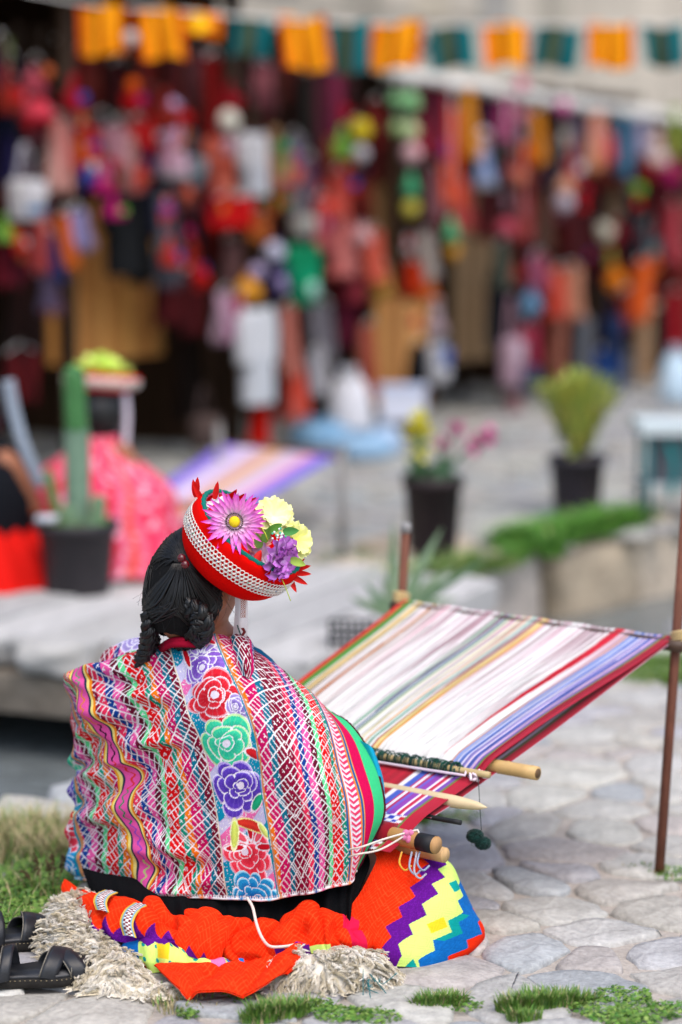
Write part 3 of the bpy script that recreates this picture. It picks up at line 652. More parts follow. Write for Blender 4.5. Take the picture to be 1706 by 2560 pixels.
for lo, hi, h in ((-9, -4, '#2a5f96'), (-4, 0, '#f0882c'), (0, 22, '#e8e0e8'), (22, 25, '#f0882c'), (25, 29, '#2a5f96'), (29, 32, '#f0b050'), (32, 53, '#d40d52'), (53, 82, '#3fce86'), (82, 90, '#4a1222')):
    q = (db >= lo) & (db < hi); c = np.where(q[..., None], lin(h, .85), c)
c = np.where(((db >= 2) & (db < 21) & chev)[..., None], lin('#e43a68', .85), c)
c = np.where(((db > 82) & ((VV % 7) < 3))[..., None], lin('#e8d8d8', .85), c)
c = np.where(((VV > 772) & (np.floor(UU/3) % 2 == 0))[..., None], WHITE, c)
# small stitched grain so that no colour lies flat
grain = 1-.16*((np.floor(VV/2.4)+np.floor(UU/3.1)) % 2)*.6-.12*(n2(UU/2.1, VV/2.1, 7.0)-.5)
c = np.clip(c*grain[..., None], 0, .88)
hgt = hgt+.0009*(c.min(-1) < .30)
Nn = grid_normals(P); toward = np.sign((Nn*np.array((0, -1.0, 0.3))).sum(-1)).mean(); Nn = Nn*(1 if toward > 0 else -1)
lf = smooth01((420-UU)/120); back = smooth01((VV-120)/60)
wob = 5.5*n2(UU/150, VV/170, 1.0); amp = smooth01((n2(UU/90+4, VV/120, 6.0)-.25)/.5)
d = lf*back*(.35+.65*amp)*(.0120*np.sin(2*np.pi*(VV/128+UU/340)+wob)+.0045*np.sin(2*np.pi*(VV/66-UU/240)+wob*1.4))
d += (1-lf)*back*(.0035*np.sin(2*np.pi*(UU/118+VV/700)))+.010*(n2(UU/75, VV/110, 3.0)-.5)*back+hgt
P = P+Nn*d[..., None]
fs = grid_faces(NU, NV); fs = fs if toward > 0 else fs[:, ::-1]
shawl = mk('shawl', P.reshape(-1, 3), fs, M['wool_cloth'], person, c.reshape(-1, 3)); shawl['label'] = 'white, red and green woven shawl with embroidered flower bands'
# thick bound edges
for nm, ed in (('hem', P[::6, -1]), ('side_binding', P[-1, ::6])):
    V, F = tube(ed, .0026, 6); cc = np.repeat((c[::6, -1] if nm == 'hem' else np.repeat(lin('#4a1222', .8)[None], len(ed), 0)), 6, 0); mk(nm, V, F, M['wool_cloth'], shawl, cc)
# folded roll of shawl at the right of the neck
gd = [(0, [(585, 1582, 4.50), (570, 1600, 4.43), (585, 1650, 4.36), (600, 1690, 4.335)]), (30, [(602, 1576, 4.49), (592, 1594, 4.405), (606, 1650, 4.335), (612, 1690, 4.325)]),
      (60, [(622, 1592, 4.48), (622, 1612, 4.395), (626, 1660, 4.335), (622, 1695, 4.325)]), (90, [(634, 1612, 4.50), (636, 1634, 4.43), (640, 1668, 4.37), (636, 1700, 4.345)])]
Pf, uf, vf = sheet(gd, 90, 90); A_, B_ = np.meshgrid(uf, vf*150, indexing='ij'); cf = woven(A_+530, B_+60); cf = np.where((A_ < 6)[..., None], lin('#c98a5a', .85), cf)
cf = np.where(((A_ > 66) & (A_ < 76))[..., None], lin('#d40d6a', .85), cf); mk('neck_fold', Pf.reshape(-1, 3), grid_faces(90, 90), M['wool_cloth'], shawl, cf.reshape(-1, 3))
# far side of the shawl over the left shoulder, with purple flowers
gd = [(0, [(240, 1672, 4.66), (262, 1628, 4.68), (300, 1612, 4.76), (330, 1640, 4.82)]), (60, [(300, 1652, 4.60), (318, 1606, 4.63), (345, 1596, 4.72), (360, 1630, 4.80)]), (120, [(372, 1636, 4.54), (385, 1606, 4.56), (400, 1600, 4.66), (405, 1630, 4.76)])]
Pf, uf, vf = sheet(gd, 110, 110); A_, B_ = np.meshgrid(uf, vf*170, indexing='ij'); cf = woven(A_, B_); hh = np.zeros_like(A_)
cf, hh = rose(A_, B_, cf, hh, 78, 48, 40, '#4a2a9c', '#d4c4f0', None, 6); cf, hh = rose(A_, B_, cf, hh, 30, 70, 30, '#7a5cc8', '#e8e0f4', None, 5)
mk('shoulder_fold', Pf.reshape(-1, 3), grid_faces(110, 110), M['wool_cloth'], shawl, cf.reshape(-1, 3))

# ---- blue jacket sleeves under the shawl
for s in (1, -1):
    Pp = crom([sh[s]-FWD*.0, (sh[s]+el[s])/2+RGT*s*.01, el[s], (el[s]+wr[s])/2, wr[s]-FWD*.02], 24); V, F = tube(Pp, np.linspace(.050, .038, 24)*(1+.05*np.sin(np.arange(24)*1.7)), 16, cap=False)
    mk('sleeve', V, F, M['wool_cloth'], person, lin('#168fb4', .8))
V, F = ball(chest-up*.02, (.135, .105, .19), 24, 16, np.stack([RGT, np.cross(up, RGT), up], 1)); mk('jacket', V, F, M['wool_cloth'], person, lin('#0f5f86', .7))
gd = [(0, [(900, 1850, 4.47), (925, 1920, 4.46), (945, 1990, 4.45), (950, 2040, 4.44)]), (1, [(930, 1868, 4.46), (950, 1930, 4.45), (962, 1990, 4.44), (962, 2035, 4.43)]), (2, [(945, 1900, 4.52), (958, 1945, 4.52), (962, 1985, 4.52), (960, 2030, 4.52)])]
Pf, uf, vf = sheet(gd, 20, 24); mk('sleeve_cuff', Pf.reshape(-1, 3), grid_faces(20, 24), M['wool_cloth'], person, lin('#18a0c4', .85))
# ---- black skirt with its orange patterned border
V, F = lathe([(.02, .29), (.17, .26), (.235, .19), (.27, .11), (.29, .05), (.295, .008)], 96, wob=lambda V: np.c_[V[:, 0]*1.05*(1+.03*np.sin(np.arctan2(V[:, 1], V[:, 0])*26)), V[:, 1]*.64*(1+.04*np.sin(np.arctan2(V[:, 1], V[:, 0])*31+1)), V[:, 2]])
skirt = mk('skirt', V*np.array((.82, .85, .9))+np.array((-.17, 4.60, 0)), F, M['black_wool'], person)
skirt['label'] = 'gathered black wool skirt'
ORANGE, PURPLE, LIME, BLUE, YEL, TEAL, PINK = (lin(h, .86) for h in ('#f0300c', '#5c1480', '#d3f27a', '#1268b4', '#f6cc2a', '#0d9a94', '#e0165e'))
def orange_cloth(a, b):
    """orange field with a faint woven lozenge relief, a and b in photo-scale units"""
    t = np.abs(((a/34) % 2)-1)*34; q = (b+t+3*n2(a/20, b/20, 9.0)) % 11; r = (b-t) % 33; ln = ((q < 2.0) | (r < 2.0))
    c = np.where(ln[..., None], lin('#f54a20', .86), ORANGE*(1-.22*(n2(a/9, b/9, 4.0)-.5))[..., None]); return c
def add_sheet(name, gd, nu, nv, colf, fold=None, parent=skirt, th=.004):
    P, u, v = sheet(gd, nu, nv); A, B = np.meshgrid(u, v, indexing='ij'); N = grid_normals(P); sg = 1 if (N[..., 1]-.3*N[..., 2]).mean() < 0 else -1; N = N*sg
    if fold is not None: P = P+N*fold(A, B)[..., None]
    c = colf(A, B); N = grid_normals(P)*sg; P2 = P-N*th; n = nu*nv; f1 = grid_faces(nu, nv); f1 = f1 if sg > 0 else f1[:, ::-1]; f2 = f1[:, ::-1]+n
    bd = [i for i in range(nv)]+[i*nv+nv-1 for i in range(1, nu)]+[(nu-1)*nv+i for i in range(nv-2, -1, -1)]+[i*nv for i in range(nu-2, 0, -1)]
    f3 = [(bd[(i+1) % len(bd)], bd[i], bd[i]+n, bd[(i+1) % len(bd)]+n) for i in range(len(bd))]
    V = np.vstack([P.reshape(-1, 3), P2.reshape(-1, 3)]); cc = np.vstack([c.reshape(-1, 3), c.reshape(-1, 3)*.9]); return mk(name, V, f1.tolist()+f2.tolist()+f3, M['wool_cloth'], parent, cc)
gd = [(0, [(205, 2170, 4.60), (215, 2200, 4.56), (230, 2262, 4.50), (240, 2300, 4.48)]), (110, [(300, 2190, 4.50), (308, 2230, 4.44), (316, 2282, 4.40), (330, 2330, 4.38)]), (220, [(410, 2200, 4.44), (415, 2240, 4.38), (424, 2290, 4.34), (430, 2340, 4.32)]), (330, [(520, 2210, 4.42), (526, 2252, 4.36), (532, 2300, 4.325), (536, 2340, 4.31)]),
      (440, [(640, 2210, 4.41), (642, 2256, 4.35), (646, 2308, 4.315), (650, 2340, 4.30)]), (550, [(750, 2190, 4.42), (752, 2236, 4.36), (756, 2300, 4.315), (760, 2340, 4.30)]), (650, [(840, 2160, 4.44), (848, 2210, 4.37), (850, 2270, 4.33), (856, 2330, 4.31)]), (740, [(915, 2120, 4.46), (925, 2160, 4.42), (900, 2230, 4.37), (890, 2310, 4.33)])]
P_s, u_s, v_s = sheet(gd, 200, 40); A_s, B_s = np.meshgrid(u_s, v_s, indexing='ij'); P_s[..., 1] += (.010*np.sin(A_s/15+1.3*np.sin(A_s/47)+B_s*1.5)+.005*np.sin(A_s/6.3+B_s*2))*np.clip(B_s*2, .2, 1)
mk('skirt_gathers', P_s.reshape(-1, 3), grid_faces(200, 40), M['black_wool'], skirt)
# right lobe over her knee: orange, purple zigzag, lime zigzag, blue, orange corner
gd = [(0, [(925, 2120, 4.42), (940, 2152, 4.40), (905, 2230, 4.36), (868, 2296, 4.33), (895, 2345, 4.31), (925, 2372, 4.30)]),
      (90, [(965, 2118, 4.44), (985, 2158, 4.40), (962, 2240, 4.335), (935, 2310, 4.30), (945, 2370, 4.275), (962, 2408, 4.27)]),
      (180, [(1035, 2122, 4.46), (1052, 2160, 4.41), (1045, 2245, 4.34), (1020, 2325, 4.30), (1006, 2385, 4.27), (1010, 2416, 4.265)]),
      (260, [(1090, 2130, 4.48), (1118, 2168, 4.43), (1128, 2250, 4.36), (1115, 2330, 4.32), (1085, 2390, 4.29), (1072, 2416, 4.28)]),
      (330, [(1118, 2150, 4.55), (1142, 2190, 4.49), (1176, 2275, 4.43), (1198, 2320, 4.40), (1180, 2365, 4.36), (1140, 2398, 4.33)]),
      (370, [(1115, 2165, 4.62), (1145, 2205, 4.58), (1190, 2290, 4.52), (1212, 2338, 4.47), (1205, 2360, 4.43), (1170, 2388, 4.38)])]
def lobe(A, B):
    b = B*300; z = np.abs(((b/22) % 2)-1)*26; z2 = np.abs(((b/22+.3) % 2)-1)*24; c = orange_cloth(A*1.0, b)
    e = A+.28*(b-120); x1 = 152-e*0+0*b; p = A+.34*(b-150)*1.0
    c = np.where((p+z > 172)[..., None], PURPLE*(1-.3*((n2(A/2, b/2, 2.0) > .62)*-1.0))[..., None], c); c = np.where((p+z2 > 222)[..., None], LIME, c)
    dia = (np.abs(((p-255)/34))+np.abs(((b+20) % 92)-46)/30) < .62; c = np.where(dia[..., None], np.where((np.floor((b+20)/92) % 2 == 0)[..., None], YEL, TEAL), c)
    c = np.where((p-z*.9 > 268)[..., None], BLUE*(1+.3*(n2(A/3, b/3, 5.0)-.5))[..., None], c); c = np.where(((p-z*.9 > 268) & (p-z*.9 < 290) & (np.floor(b/60) % 3 == 0))[..., None], TEAL, c)
    c = np.where((p-z2*1.0 > 334)[..., None], ORANGE, c); sq = np.maximum(np.abs((A % 26)-13), np.abs((b % 26)-13)) % 5 < 1.1; return c*(1-.12*sq)[..., None]
add_sheet('patterned_border', gd, 220, 200, lobe, lambda A, B: .006*np.sin(A/38+3*B)*np.clip(1-A/260, 0, 1)+.012*np.sin(np.pi*np.clip(A/370, 0, 1))*np.sin(np.pi*B)+.004*(n2(A/60, B*5, 1.0)-.5))
# the orange border running round her in gathers
gd = [(0, [(172, 2204, 4.58), (168, 2225, 4.56), (180, 2262, 4.52), (205, 2300, 4.47)]), (60, [(225, 2238, 4.47), (215, 2262, 4.43), (210, 2295, 4.40), (232, 2332, 4.37)]), (120, [(285, 2240, 4.42), (272, 2270, 4.375), (258, 2310, 4.345), (270, 2344, 4.33)]),
      (180, [(340, 2262, 4.38), (325, 2290, 4.335), (312, 2325, 4.31), (322, 2358, 4.30)]), (240, [(395, 2246, 4.37), (378, 2280, 4.315), (358, 2325, 4.285), (368, 2366, 4.275)]), (300, [(432, 2286, 4.345), (424, 2308, 4.31), (414, 2335, 4.285), (424, 2366, 4.275)]),
      (360, [(490, 2278, 4.33), (480, 2310, 4.29), (470, 2350, 4.27), (476, 2388, 4.26)]), (430, [(560, 2298, 4.32), (556, 2322, 4.285), (548, 2365, 4.265), (552, 2404, 4.255)]), (500, [(625, 2302, 4.31), (628, 2322, 4.285), (632, 2370, 4.265), (640, 2406, 4.255)]),
      (590, [(705, 2300, 4.31), (712, 2318, 4.28), (714, 2362, 4.26), (722, 2396, 4.255)]), (660, [(780, 2262, 4.31), (786, 2290, 4.28), (792, 2342, 4.26), (800, 2380, 4.255)]), (740, [(850, 2292, 4.32), (858, 2310, 4.29), (868, 2345, 4.27), (880, 2374, 4.265)]), (810, [(910, 2300, 4.34), (918, 2320, 4.31), (926, 2350, 4.29), (936, 2382, 4.28)])]
def mid_col(A, B):
    b = B*112; c = orange_cloth(A, b); z = np.abs(((A/22) % 2)-1); c = np.where(((A > 744) & (A < 786))[..., None], lin('#dc1c48', .85), c)
    c = np.where(((A < 330) & (b > 96-24*z))[..., None], PURPLE*(1+.5*(n2(A/1.6, b/1.6, 2.0) > .62))[..., None], c)
    c = np.where(((A > 560) & (A < 640) & (b > 92-12*z))[..., None], PURPLE, c); return np.where(((A >= 640) & (A < 690) & (b > 96))[..., None], LIME, c)
def gather(A, B):
    w = n2(A/80, B*1.5, 3.0); ph_ = A/36.0+1.3*B*np.sin(A/90)+5.0*w; r_ = np.abs(np.sin(ph_)); amp_ = .013+.012*n2(A/120+5, B, 8.0)
    return amp_*(r_**.55-.35)*(.25+.75*np.sin(np.pi*np.clip(B*.75+.22, 0, 1)))+.006*np.sin(A/16+6*B+9*w)*B+.008*(n2(A/26, B*5, 6.0)-.5)
add_sheet('orange_border', gd, 420, 80, mid_col, gather)
# fold that hangs free: orange with a purple tooth edge
gd = [(0, [(458, 2300, 4.30), (446, 2330, 4.27), (438, 2352, 4.262), (446, 2376, 4.257)]), (60, [(510, 2276, 4.31), (502, 2310, 4.27), (486, 2360, 4.25), (492, 2392, 4.25)]), (120, [(556, 2292, 4.30), (548, 2330, 4.265), (530, 2370, 4.245), (530, 2408, 4.25)]), (160, [(576, 2304, 4.30), (572, 2340, 4.268), (558, 2376, 4.252), (550, 2410, 4.25)])]
def tooth(A, B): 
    c = orange_cloth(A, B*115); z = np.abs(((A/24) % 2)-1)*22; return np.where((B*115 > 116-z*(A < 110)-2)[..., None], PURPLE, c)
add_sheet('orange_border', gd, 110, 80, tooth, lambda A, B: .004*np.sin(np.pi*np.clip(A/160, 0, 1))+.012*(n2(A/34, B*3, 6.0)-.5)+.006*np.abs(np.sin(A/40+B*2))**.7)
# lower patterned band: lime with teal spots, blue, yellow
gd = [(0, [(312, 2352, 4.33), (310, 2372, 4.31), (318, 2396, 4.30), (338, 2412, 4.30)]), (60, [(362, 2346, 4.275), (362, 2368, 4.255), (364, 2404, 4.245), (378, 2428, 4.25)]), (120, [(420, 2352, 4.265), (424, 2376, 4.24), (424, 2412, 4.23), (434, 2438, 4.24)]),
      (210, [(500, 2388, 4.25), (504, 2402, 4.23), (508, 2422, 4.22), (512, 2440, 4.23)]), (290, [(580, 2398, 4.25), (584, 2410, 4.235), (588, 2428, 4.225), (594, 2440, 4.23)]), (360, [(640, 2398, 4.26), (646, 2408, 4.24), (652, 2420, 4.235), (664, 2430, 4.235)])]
def low_band(A, B):
    b = B*80; c = np.zeros(A.shape+(3,)); c[:] = LIME; c *= (1-.16*(n2(A/3, b/9, 1.0)-.5))[..., None]
    c = np.where((np.hypot((A % 36)-18, (b % 34)-17) < 5.5)[..., None], TEAL, c); c = np.where(((A > 92) & (A < 122) & (b < 44))[..., None], YEL, c)
    z = np.abs(((A/22) % 2)-1)*20; c = np.where(((A < 150) & (b < 22-z*.9))[..., None], PURPLE, c); c = np.where((A < 30+z*.6)[..., None], BLUE, c); c = np.where(((A < 52) & (b > 62))[..., None], ORANGE, c)
    c = np.where(((A > 120) & (b > 62-z*.3))[..., None], BLUE, c); c = np.where(((A > 232) & (A < 268))[..., None], lin('#ee7ab4', .85), c); c = np.where((A > 268+z*.6)[..., None], BLUE*1.25, c); c = np.where((A > 318+z)[..., None], ORANGE, c); return c
add_sheet('patterned_border', gd, 180, 60, low_band, lambda A, B: .008*np.sin(A/19+1.0)*np.sin(np.pi*B)+.003*np.sin(A/8))
# bottom orange flap spread over the fleece
gd = [(0, [(385, 2412, 4.235), (402, 2436, 4.185), (424, 2460, 4.125), (446, 2478, 4.090)]), (70, [(470, 2424, 4.215), (474, 2446, 4.165), (478, 2470, 4.105), (480, 2492, 4.070)]), (150, [(560, 2426, 4.215), (562, 2448, 4.155), (562, 2472, 4.100), (560, 2491, 4.070)]),
      (220, [(630, 2420, 4.215), (634, 2444, 4.155), (632, 2472, 4.100), (625, 2494, 4.066)]), (290, [(700, 2394, 4.225), (704, 2416, 4.17), (690, 2440, 4.125), (676, 2466, 4.095)]), (350, [(760, 2380, 4.235), (758, 2394, 4.205), (744, 2410, 4.175), (728, 2424, 4.150)])]
add_sheet('orange_border', gd, 160, 70, lambda A, B: orange_cloth(A, B*85), lambda A, B: .016*np.abs(np.sin(A/44+1.8*B))**.6*(1-.3*B)+.012*(n2(A/30, B*3, 5.0)-.5))
# two woven ribbons tying the gathers
def ribbon_col(A, B): 
    c = np.where((((np.floor(B*26)+np.floor(A/5)) % 2) == 0)[..., None], WHITE, lin('#7a1628', .8)); e = np.minimum(A, 24-A); c = np.where((e < 3)[..., None], lin('#d8b04a', .85), c); return np.where(((e >= 3) & (e < 6))[..., None], lin('#7ab4c8', .85), c)
for g in ([(262, 2224, 4.405), (242, 2234, 4.38), (234, 2252, 4.362), (240, 2274, 4.35)], [(336, 2256, 4.35), (312, 2274, 4.305), (300, 2304, 4.282), (308, 2338, 4.275)]):
    g2 = [(p[0]+34, p[1]+7, p[2]-.010) for p in g]; add_sheet('ribbon', [(0, g), (12, [((a[0]+b[0])/2, (a[1]+b[1])/2-2, (a[2]+b[2])/2-.008) for a, b in zip(g, g2)]), (24, g2)], 20, 60, ribbon_col, None, th=.002)
Pp = crom([at(618, 2244, 4.29), at(632, 2268, 4.275), at(642, 2310, 4.25), at(656, 2345, 4.235), at(676, 2366, 4.235), at(712, 2366, 4.24), at(735, 2362, 4.25)], 40); V, F = tube(Pp, .0028, 7); mk('waist_cord', V, F, M['wool_cloth'], person, lin('#dcd0c4', .9))
# ------------------------------------------------------------------ the flowered hat
M['felt'] = mat('red_felt', lin('#e40a06', .80), .95, (200, .06), (300, .3, .0008), spec=.04)
M['petal'] = mat('silk_petal', None, .6, (150, .08), (200, .2, .0008), spec=.25, sss=.05)
M['silver'] = mat('silver_braid', lin('#e6e2da', .9), .35, (120, .12), spec=.7)
HA = np.array((.598, -.25, .77)); HA /= np.linalg.norm(HA); hatc = at(622, 1338, 4.43); HR = axes(HA, (.8, 0, -.6))
hat = thing('flower_hat', hatc, 'red felt hat with silver braid band and silk flowers, worn tilted by the weaver', 'hat')
hp = lambda r, th, z: hatc+HR @ (.93*np.array((r*math.cos(th), r*math.sin(th), z)))
prof = [(.0, -.060), (.05, -.098), (.080, -.097), (.102, -.083), (.117, -.060), (.1245, -.030), (.1250, .0), (.1225, .008), (.117, .008), (.112, -.004), (.105, -.03), (.06, -.045), (.0, -.048)]
pp = crom(np.c_[np.array(prof)*.93, np.zeros(len(prof))], 40)[:, :2]; V, F = lathe(pp, 72, hatc, HR); mk('felt_bowl', V, F, M['felt'], hat)
bandr = lambda z: float(np.interp(-z, [0, .030, .060, .083], [.1250, .1245, .117, .102]))
for row, (z, ph) in enumerate(((-.021, 0), (-.0285, .5), (-.036, 0), (-.0435, .5))):
    n = 84; mb = MB()
    for i in range(n):
        th_ = 2*np.pi*(i+ph)/n; r = bandr(z)+.0022; cen = hp(r, th_, z); rad = HR @ np.array((math.cos(th_), math.sin(th_), 0)); tan = HR @ np.array((-math.sin(th_), math.cos(th_), 0)); upv = np.cross(tan, rad)
        for rr_ in (.0050,):
            t = np.linspace(0, 2*np.pi, 11); P = cen+np.outer(np.cos(t)*rr_, tan)+np.outer(np.sin(t)*rr_, upv)+np.outer(np.sin(t*2)*.0006, rad); mb.add(*tube(P, .0011, 4, cap=False))
    mb.build('silver_braid', M['silver'], hat)
mb = MB()
for i in range(62):
    th_ = 2*np.pi*(i+.5)/62; mb.add(*ball(hp(bandr(-.033)+.0032, th_, -.033), .0015, 6, 4), lin(['#1a6a9c', '#d0522c', '#2a9a70', '#c8c4bc'][i % 4], .8))
mb.build('braid_bead', M['paint'], hat)
t = np.linspace(0, 2*np.pi, 120); P = np.array([hp(.1165+.0012*math.sin(a*40), a, .0105) for a in t]); V, F = tube(P, .0045, 7); mk('green_cord', V, F, M['wool_cloth'], hat, lin('#1c7a6c', .8))
P = np.array([hp(.1125, a, .008) for a in t]); V, F = tube(P, .0028, 6); mk('pink_piping', V, F, M['wool_cloth'], hat, lin('#d85a78', .8))
def petal(base, d, n, L, W, bend, col0, col1, mb, cup=.3, k=7, tip=1.0):
    """one pointed petal with thickness given by its cupped section"""
    d = np.array(d, float); d /= np.linalg.norm(d); n = np.array(n, float); n -= d*np.dot(n, d); n /= np.linalg.norm(n); s = np.cross(d, n); V = []; C = []
    for i in range(k):
        f = i/(k-1); w = W*(math.sin(math.pi*min(.999, .12+.88*f**.85))**.7 if tip else math.sin(math.pi*(.15+.55*f)))*.5; c = base+d*L*f+n*(bend*L*f*f)
        for q in (-1, -.5, 0, .5, 1): V.append(c+s*w*q+n*(cup*w*(q*q))); C.append(col0*(1-f)+col1*f)
    mb.add(V, grid_faces(k, 5), np.array(C))
# red felt flame petals round the opening
rq = np.random.default_rng(31)
for i in range(26):
    if (HR @ np.array((math.cos(2*np.pi*i/26), math.sin(2*np.pi*i/26), 0)))[1] < .1 and i % 3: continue
    a = 2*np.pi*i/26+rq.uniform(-.06, .06); b = hp(.108, a, .004); out = HR @ np.array((math.cos(a), math.sin(a), 0)); mb = MB()
    d = HA*rq.uniform(.75, 1.1)+out*rq.uniform(-.9, -.2)+rq.normal(0, .12, 3); petal(b, d, -out, rq.uniform(.020, .032), .017, rq.uniform(-.2, .3), lin('#d80c0c', .8), lin('#ea1a14', .85), mb, .5)
    mb.build('felt_petal', M['petal'], hat)
for px, py, dx, dz in ((488, 1228, -.12, .95), (493, 1222, .08, 1), (500, 1240, -.35, .7), (540, 1232, .2, 1), (748, 1420, 1, .25), (748, 1432, 1, -.05), (742, 1446, .9, -.45), (736, 1412, .8, .5), (728, 1452, .45, -.9)):
    mb = MB(); b = at(px, py, 4.43)-np.array((dx, 0, dz))*.012; petal(b, (dx, -.12, dz), (0, -1, 0), .036, .011, .1, lin('#d80c0c', .8), lin('#ea1a14', .85), mb, .4); mb.build('felt_petal', M['petal'], hat)
# magenta daisy
fc = at(589, 1304, 4.335); fn = np.array((-.12, -1, .12)); A = axes(fn, (1, 0, 0)); fl_ = mk('magenta_flower', *ball(fc-A[:, 2]*.004, (.012, .012, .006), 12, 8, A), M['petal'], hat, lin('#f0c0dc', .85))
for ring, (n, L, W, lift, c0, c1) in enumerate(((32, .060, .0115, .10, '#ffe0f0', '#d81cb8'), (28, .050, .011, .30, '#ffeaf4', '#e636c8'), (18, .032, .009, .55, '#fbeef4', '#e69ccc'), (14, .016, .0055, .9, '#f0c0dc', '#b83898'))):
    for i in range(n):
        a = 2*np.pi*(i+.5*ring)/n+rq.uniform(-.06, .06); d = A @ np.array((math.cos(a), math.sin(a), lift+rq.uniform(-.10, .10))); mb = MB()
        petal(fc, d, A[:, 2], L*rq.uniform(.88, 1.08), W, rq.uniform(-.1, .12), lin(c0, .92), lin(c1, .95), mb, .55); mb.build('petal', M['petal'], fl_)
V, F = ball(fc+A[:, 2]*.010, (.0105, .0105, .007), 16, 10, A); mk('flower_eye', V, F, M['wool_cloth'], fl_, lin('#f2d22a', .85))
mb = MB()
for i in range(30):
    a = 2*np.pi*i/30; p = fc+A @ np.array((math.cos(a)*.0125, math.sin(a)*.0125, .010)); mb.add(*tube([p-A[:, 2]*.004, p+A @ np.array((math.cos(a)*.003, math.sin(a)*.003, .004))], [.0005, .0012], 5), lin('#17140e', .8))
mb.build('stamens', M['paint'], fl_)
# two pale yellow blossoms and a purple carnation
def ruffle(name, px, py, Y, n, R, c0, c1, face, layers=3, frill=0.0):
    c = at(px, py, Y); A = axes(face); o = mk(name, *ball(c-A[:, 2]*.006, R*.22, 10, 8), M['petal'], hat, lin(c0, .85))
    for l in range(layers):
        for i in range(n):
            a = 2*np.pi*(i+.5*l)/n+rq.uniform(-.15, .15); lift = .25+.55*l; mb = MB(); d = A @ np.array((math.cos(a), math.sin(a), lift)); d /= np.linalg.norm(d); s = np.cross(d, A[:, 2]); s /= np.linalg.norm(s); nn = np.cross(s, d); L = R*(1-.16*l); V = []; C = []; k, m_ = 7, 11
            for q in range(k):
                f = q/(k-1); w = R*.62*math.sin(math.pi*(.10+.50*f))
                for j in range(m_):
                    g = j/(m_-1)*2-1; L2 = L*(1+(.10*(j % 2) if q == k-1 else 0)); V.append(c+d*L2*f*(1-.12*g*g)+s*w*g+nn*(.35*w*g*g+frill*R*f*f*math.sin(g*8+i)-.10*R*f*f)); C.append(lin(c0, .88)*(1-f)+lin(c1, .88)*f)
            mb.add(V, grid_faces(k, m_), np.array(C)); mb.build('petal', M['petal'], o)
    return o
ruffle('yellow_blossom', 684, 1292, 4.40, 5, .036, '#f8f6c8', '#f6f4a8', (.35, -.8, .5), 2, .10)
ruffle('yellow_blossom', 738, 1352, 4.40, 5, .034, '#f0ee70', '#f4f4a0', (.7, -.6, .25), 2, .10)
ruffle('purple_carnation', 694, 1394, 4.36, 6, .042, '#f6e4f6', '#c466d0', (.75, -.55, -.2), 4, .16)
ruffle('lilac_blossom', 655, 1392, 4.365, 4, .026, '#f2e6f4', '#c99ad4', (-.5, -.7, .2), 1, .08)
ruffle('white_blossom', 536, 1268, 4.42, 4, .026, '#f4f2f4', '#e8e4ee', (-.5, -.3, .8), 1, .08)
ruffle('pink_blossom', 640, 1345, 4.385, 4, .028, '#f29aa0', '#f4b8b0', (.2, -.9, .3), 2, .08)
for px, py, dx, dz, c in ((660, 1356, .3, .9, '#7ab04a'), (672, 1330, .8, .5, '#6aa83e'), (708, 1330, .9, .1, '#4f9a4a'), (650, 1370, -.2, 1, '#86b856'), (726, 1398, .8, -.3, '#9ab84a')):
    mb = MB(); petal(at(px, py, 4.36), (dx, -.2, dz), (0, -1, .2), .032, .016, .15, lin(c, .7), lin(c, .85), mb, .3); mb.build('leaf', M['leaf'], hat)
mb = MB()
for i in range(16):
    p = at(697+rq.normal(0, 6), 1336+rq.normal(0, 7), 4.35); mb.add(*ball(p, .0024, 6, 4), lin(['#eef4ee', '#4fc09a'][i % 3 == 0], .88))
mb.build('filler_blossom', M['petal'], hat)
V, F = tube(crom([at(702, 1440, 4.36), at(715, 1470, 4.35), at(727, 1502, 4.35)], 8), .0009, 5); mk('stem', V, F, M['leaf'], hat, lin('#b8c83c', .8))
V, F = tube(crom([at(655, 1320, 4.34), at(664, 1335, 4.335), at(670, 1352, 4.34)], 8), .0012, 5); mk('stem', V, F, M['leaf'], hat, lin('#c8d040', .8))
# beaded chin strap
gd = [(0, [(588, 1478, 4.41), (588, 1520, 4.42), (585, 1560, 4.43), (582, 1600, 4.45)]), (15, [(603, 1480, 4.405), (604, 1522, 4.41), (602, 1562, 4.42), (601, 1600, 4.44)]), (30, [(617, 1480, 4.415), (620, 1524, 4.42), (620, 1562, 4.43), (617, 1600, 4.45)])]
def strap_col(A, B):
    c = np.zeros(A.shape+(3,)); c[:] = lin('#e8e6e6', .88); b = B*120; c = np.where(((A > 13) & (A < 25) & (b > 8) & (b < 58) & ((np.floor(A/2.4)+np.floor(b/2.4)) % 2 == 0))[..., None], lin('#a85a34', .8), c)
    t = (b > 84) & (np.abs(A-(14+10*np.abs(((b/24) % 2)-1))) < 3.5); c = np.where(t[..., None], lin('#7a2a2c', .8), c); return np.where(((b > 78) & (np.abs(A-8-(b-78)*.3) < 1.6))[..., None], lin('#2a5a54', .8), c)
add_sheet('chin_strap', gd, 30, 90, strap_col, None, hat, .003)
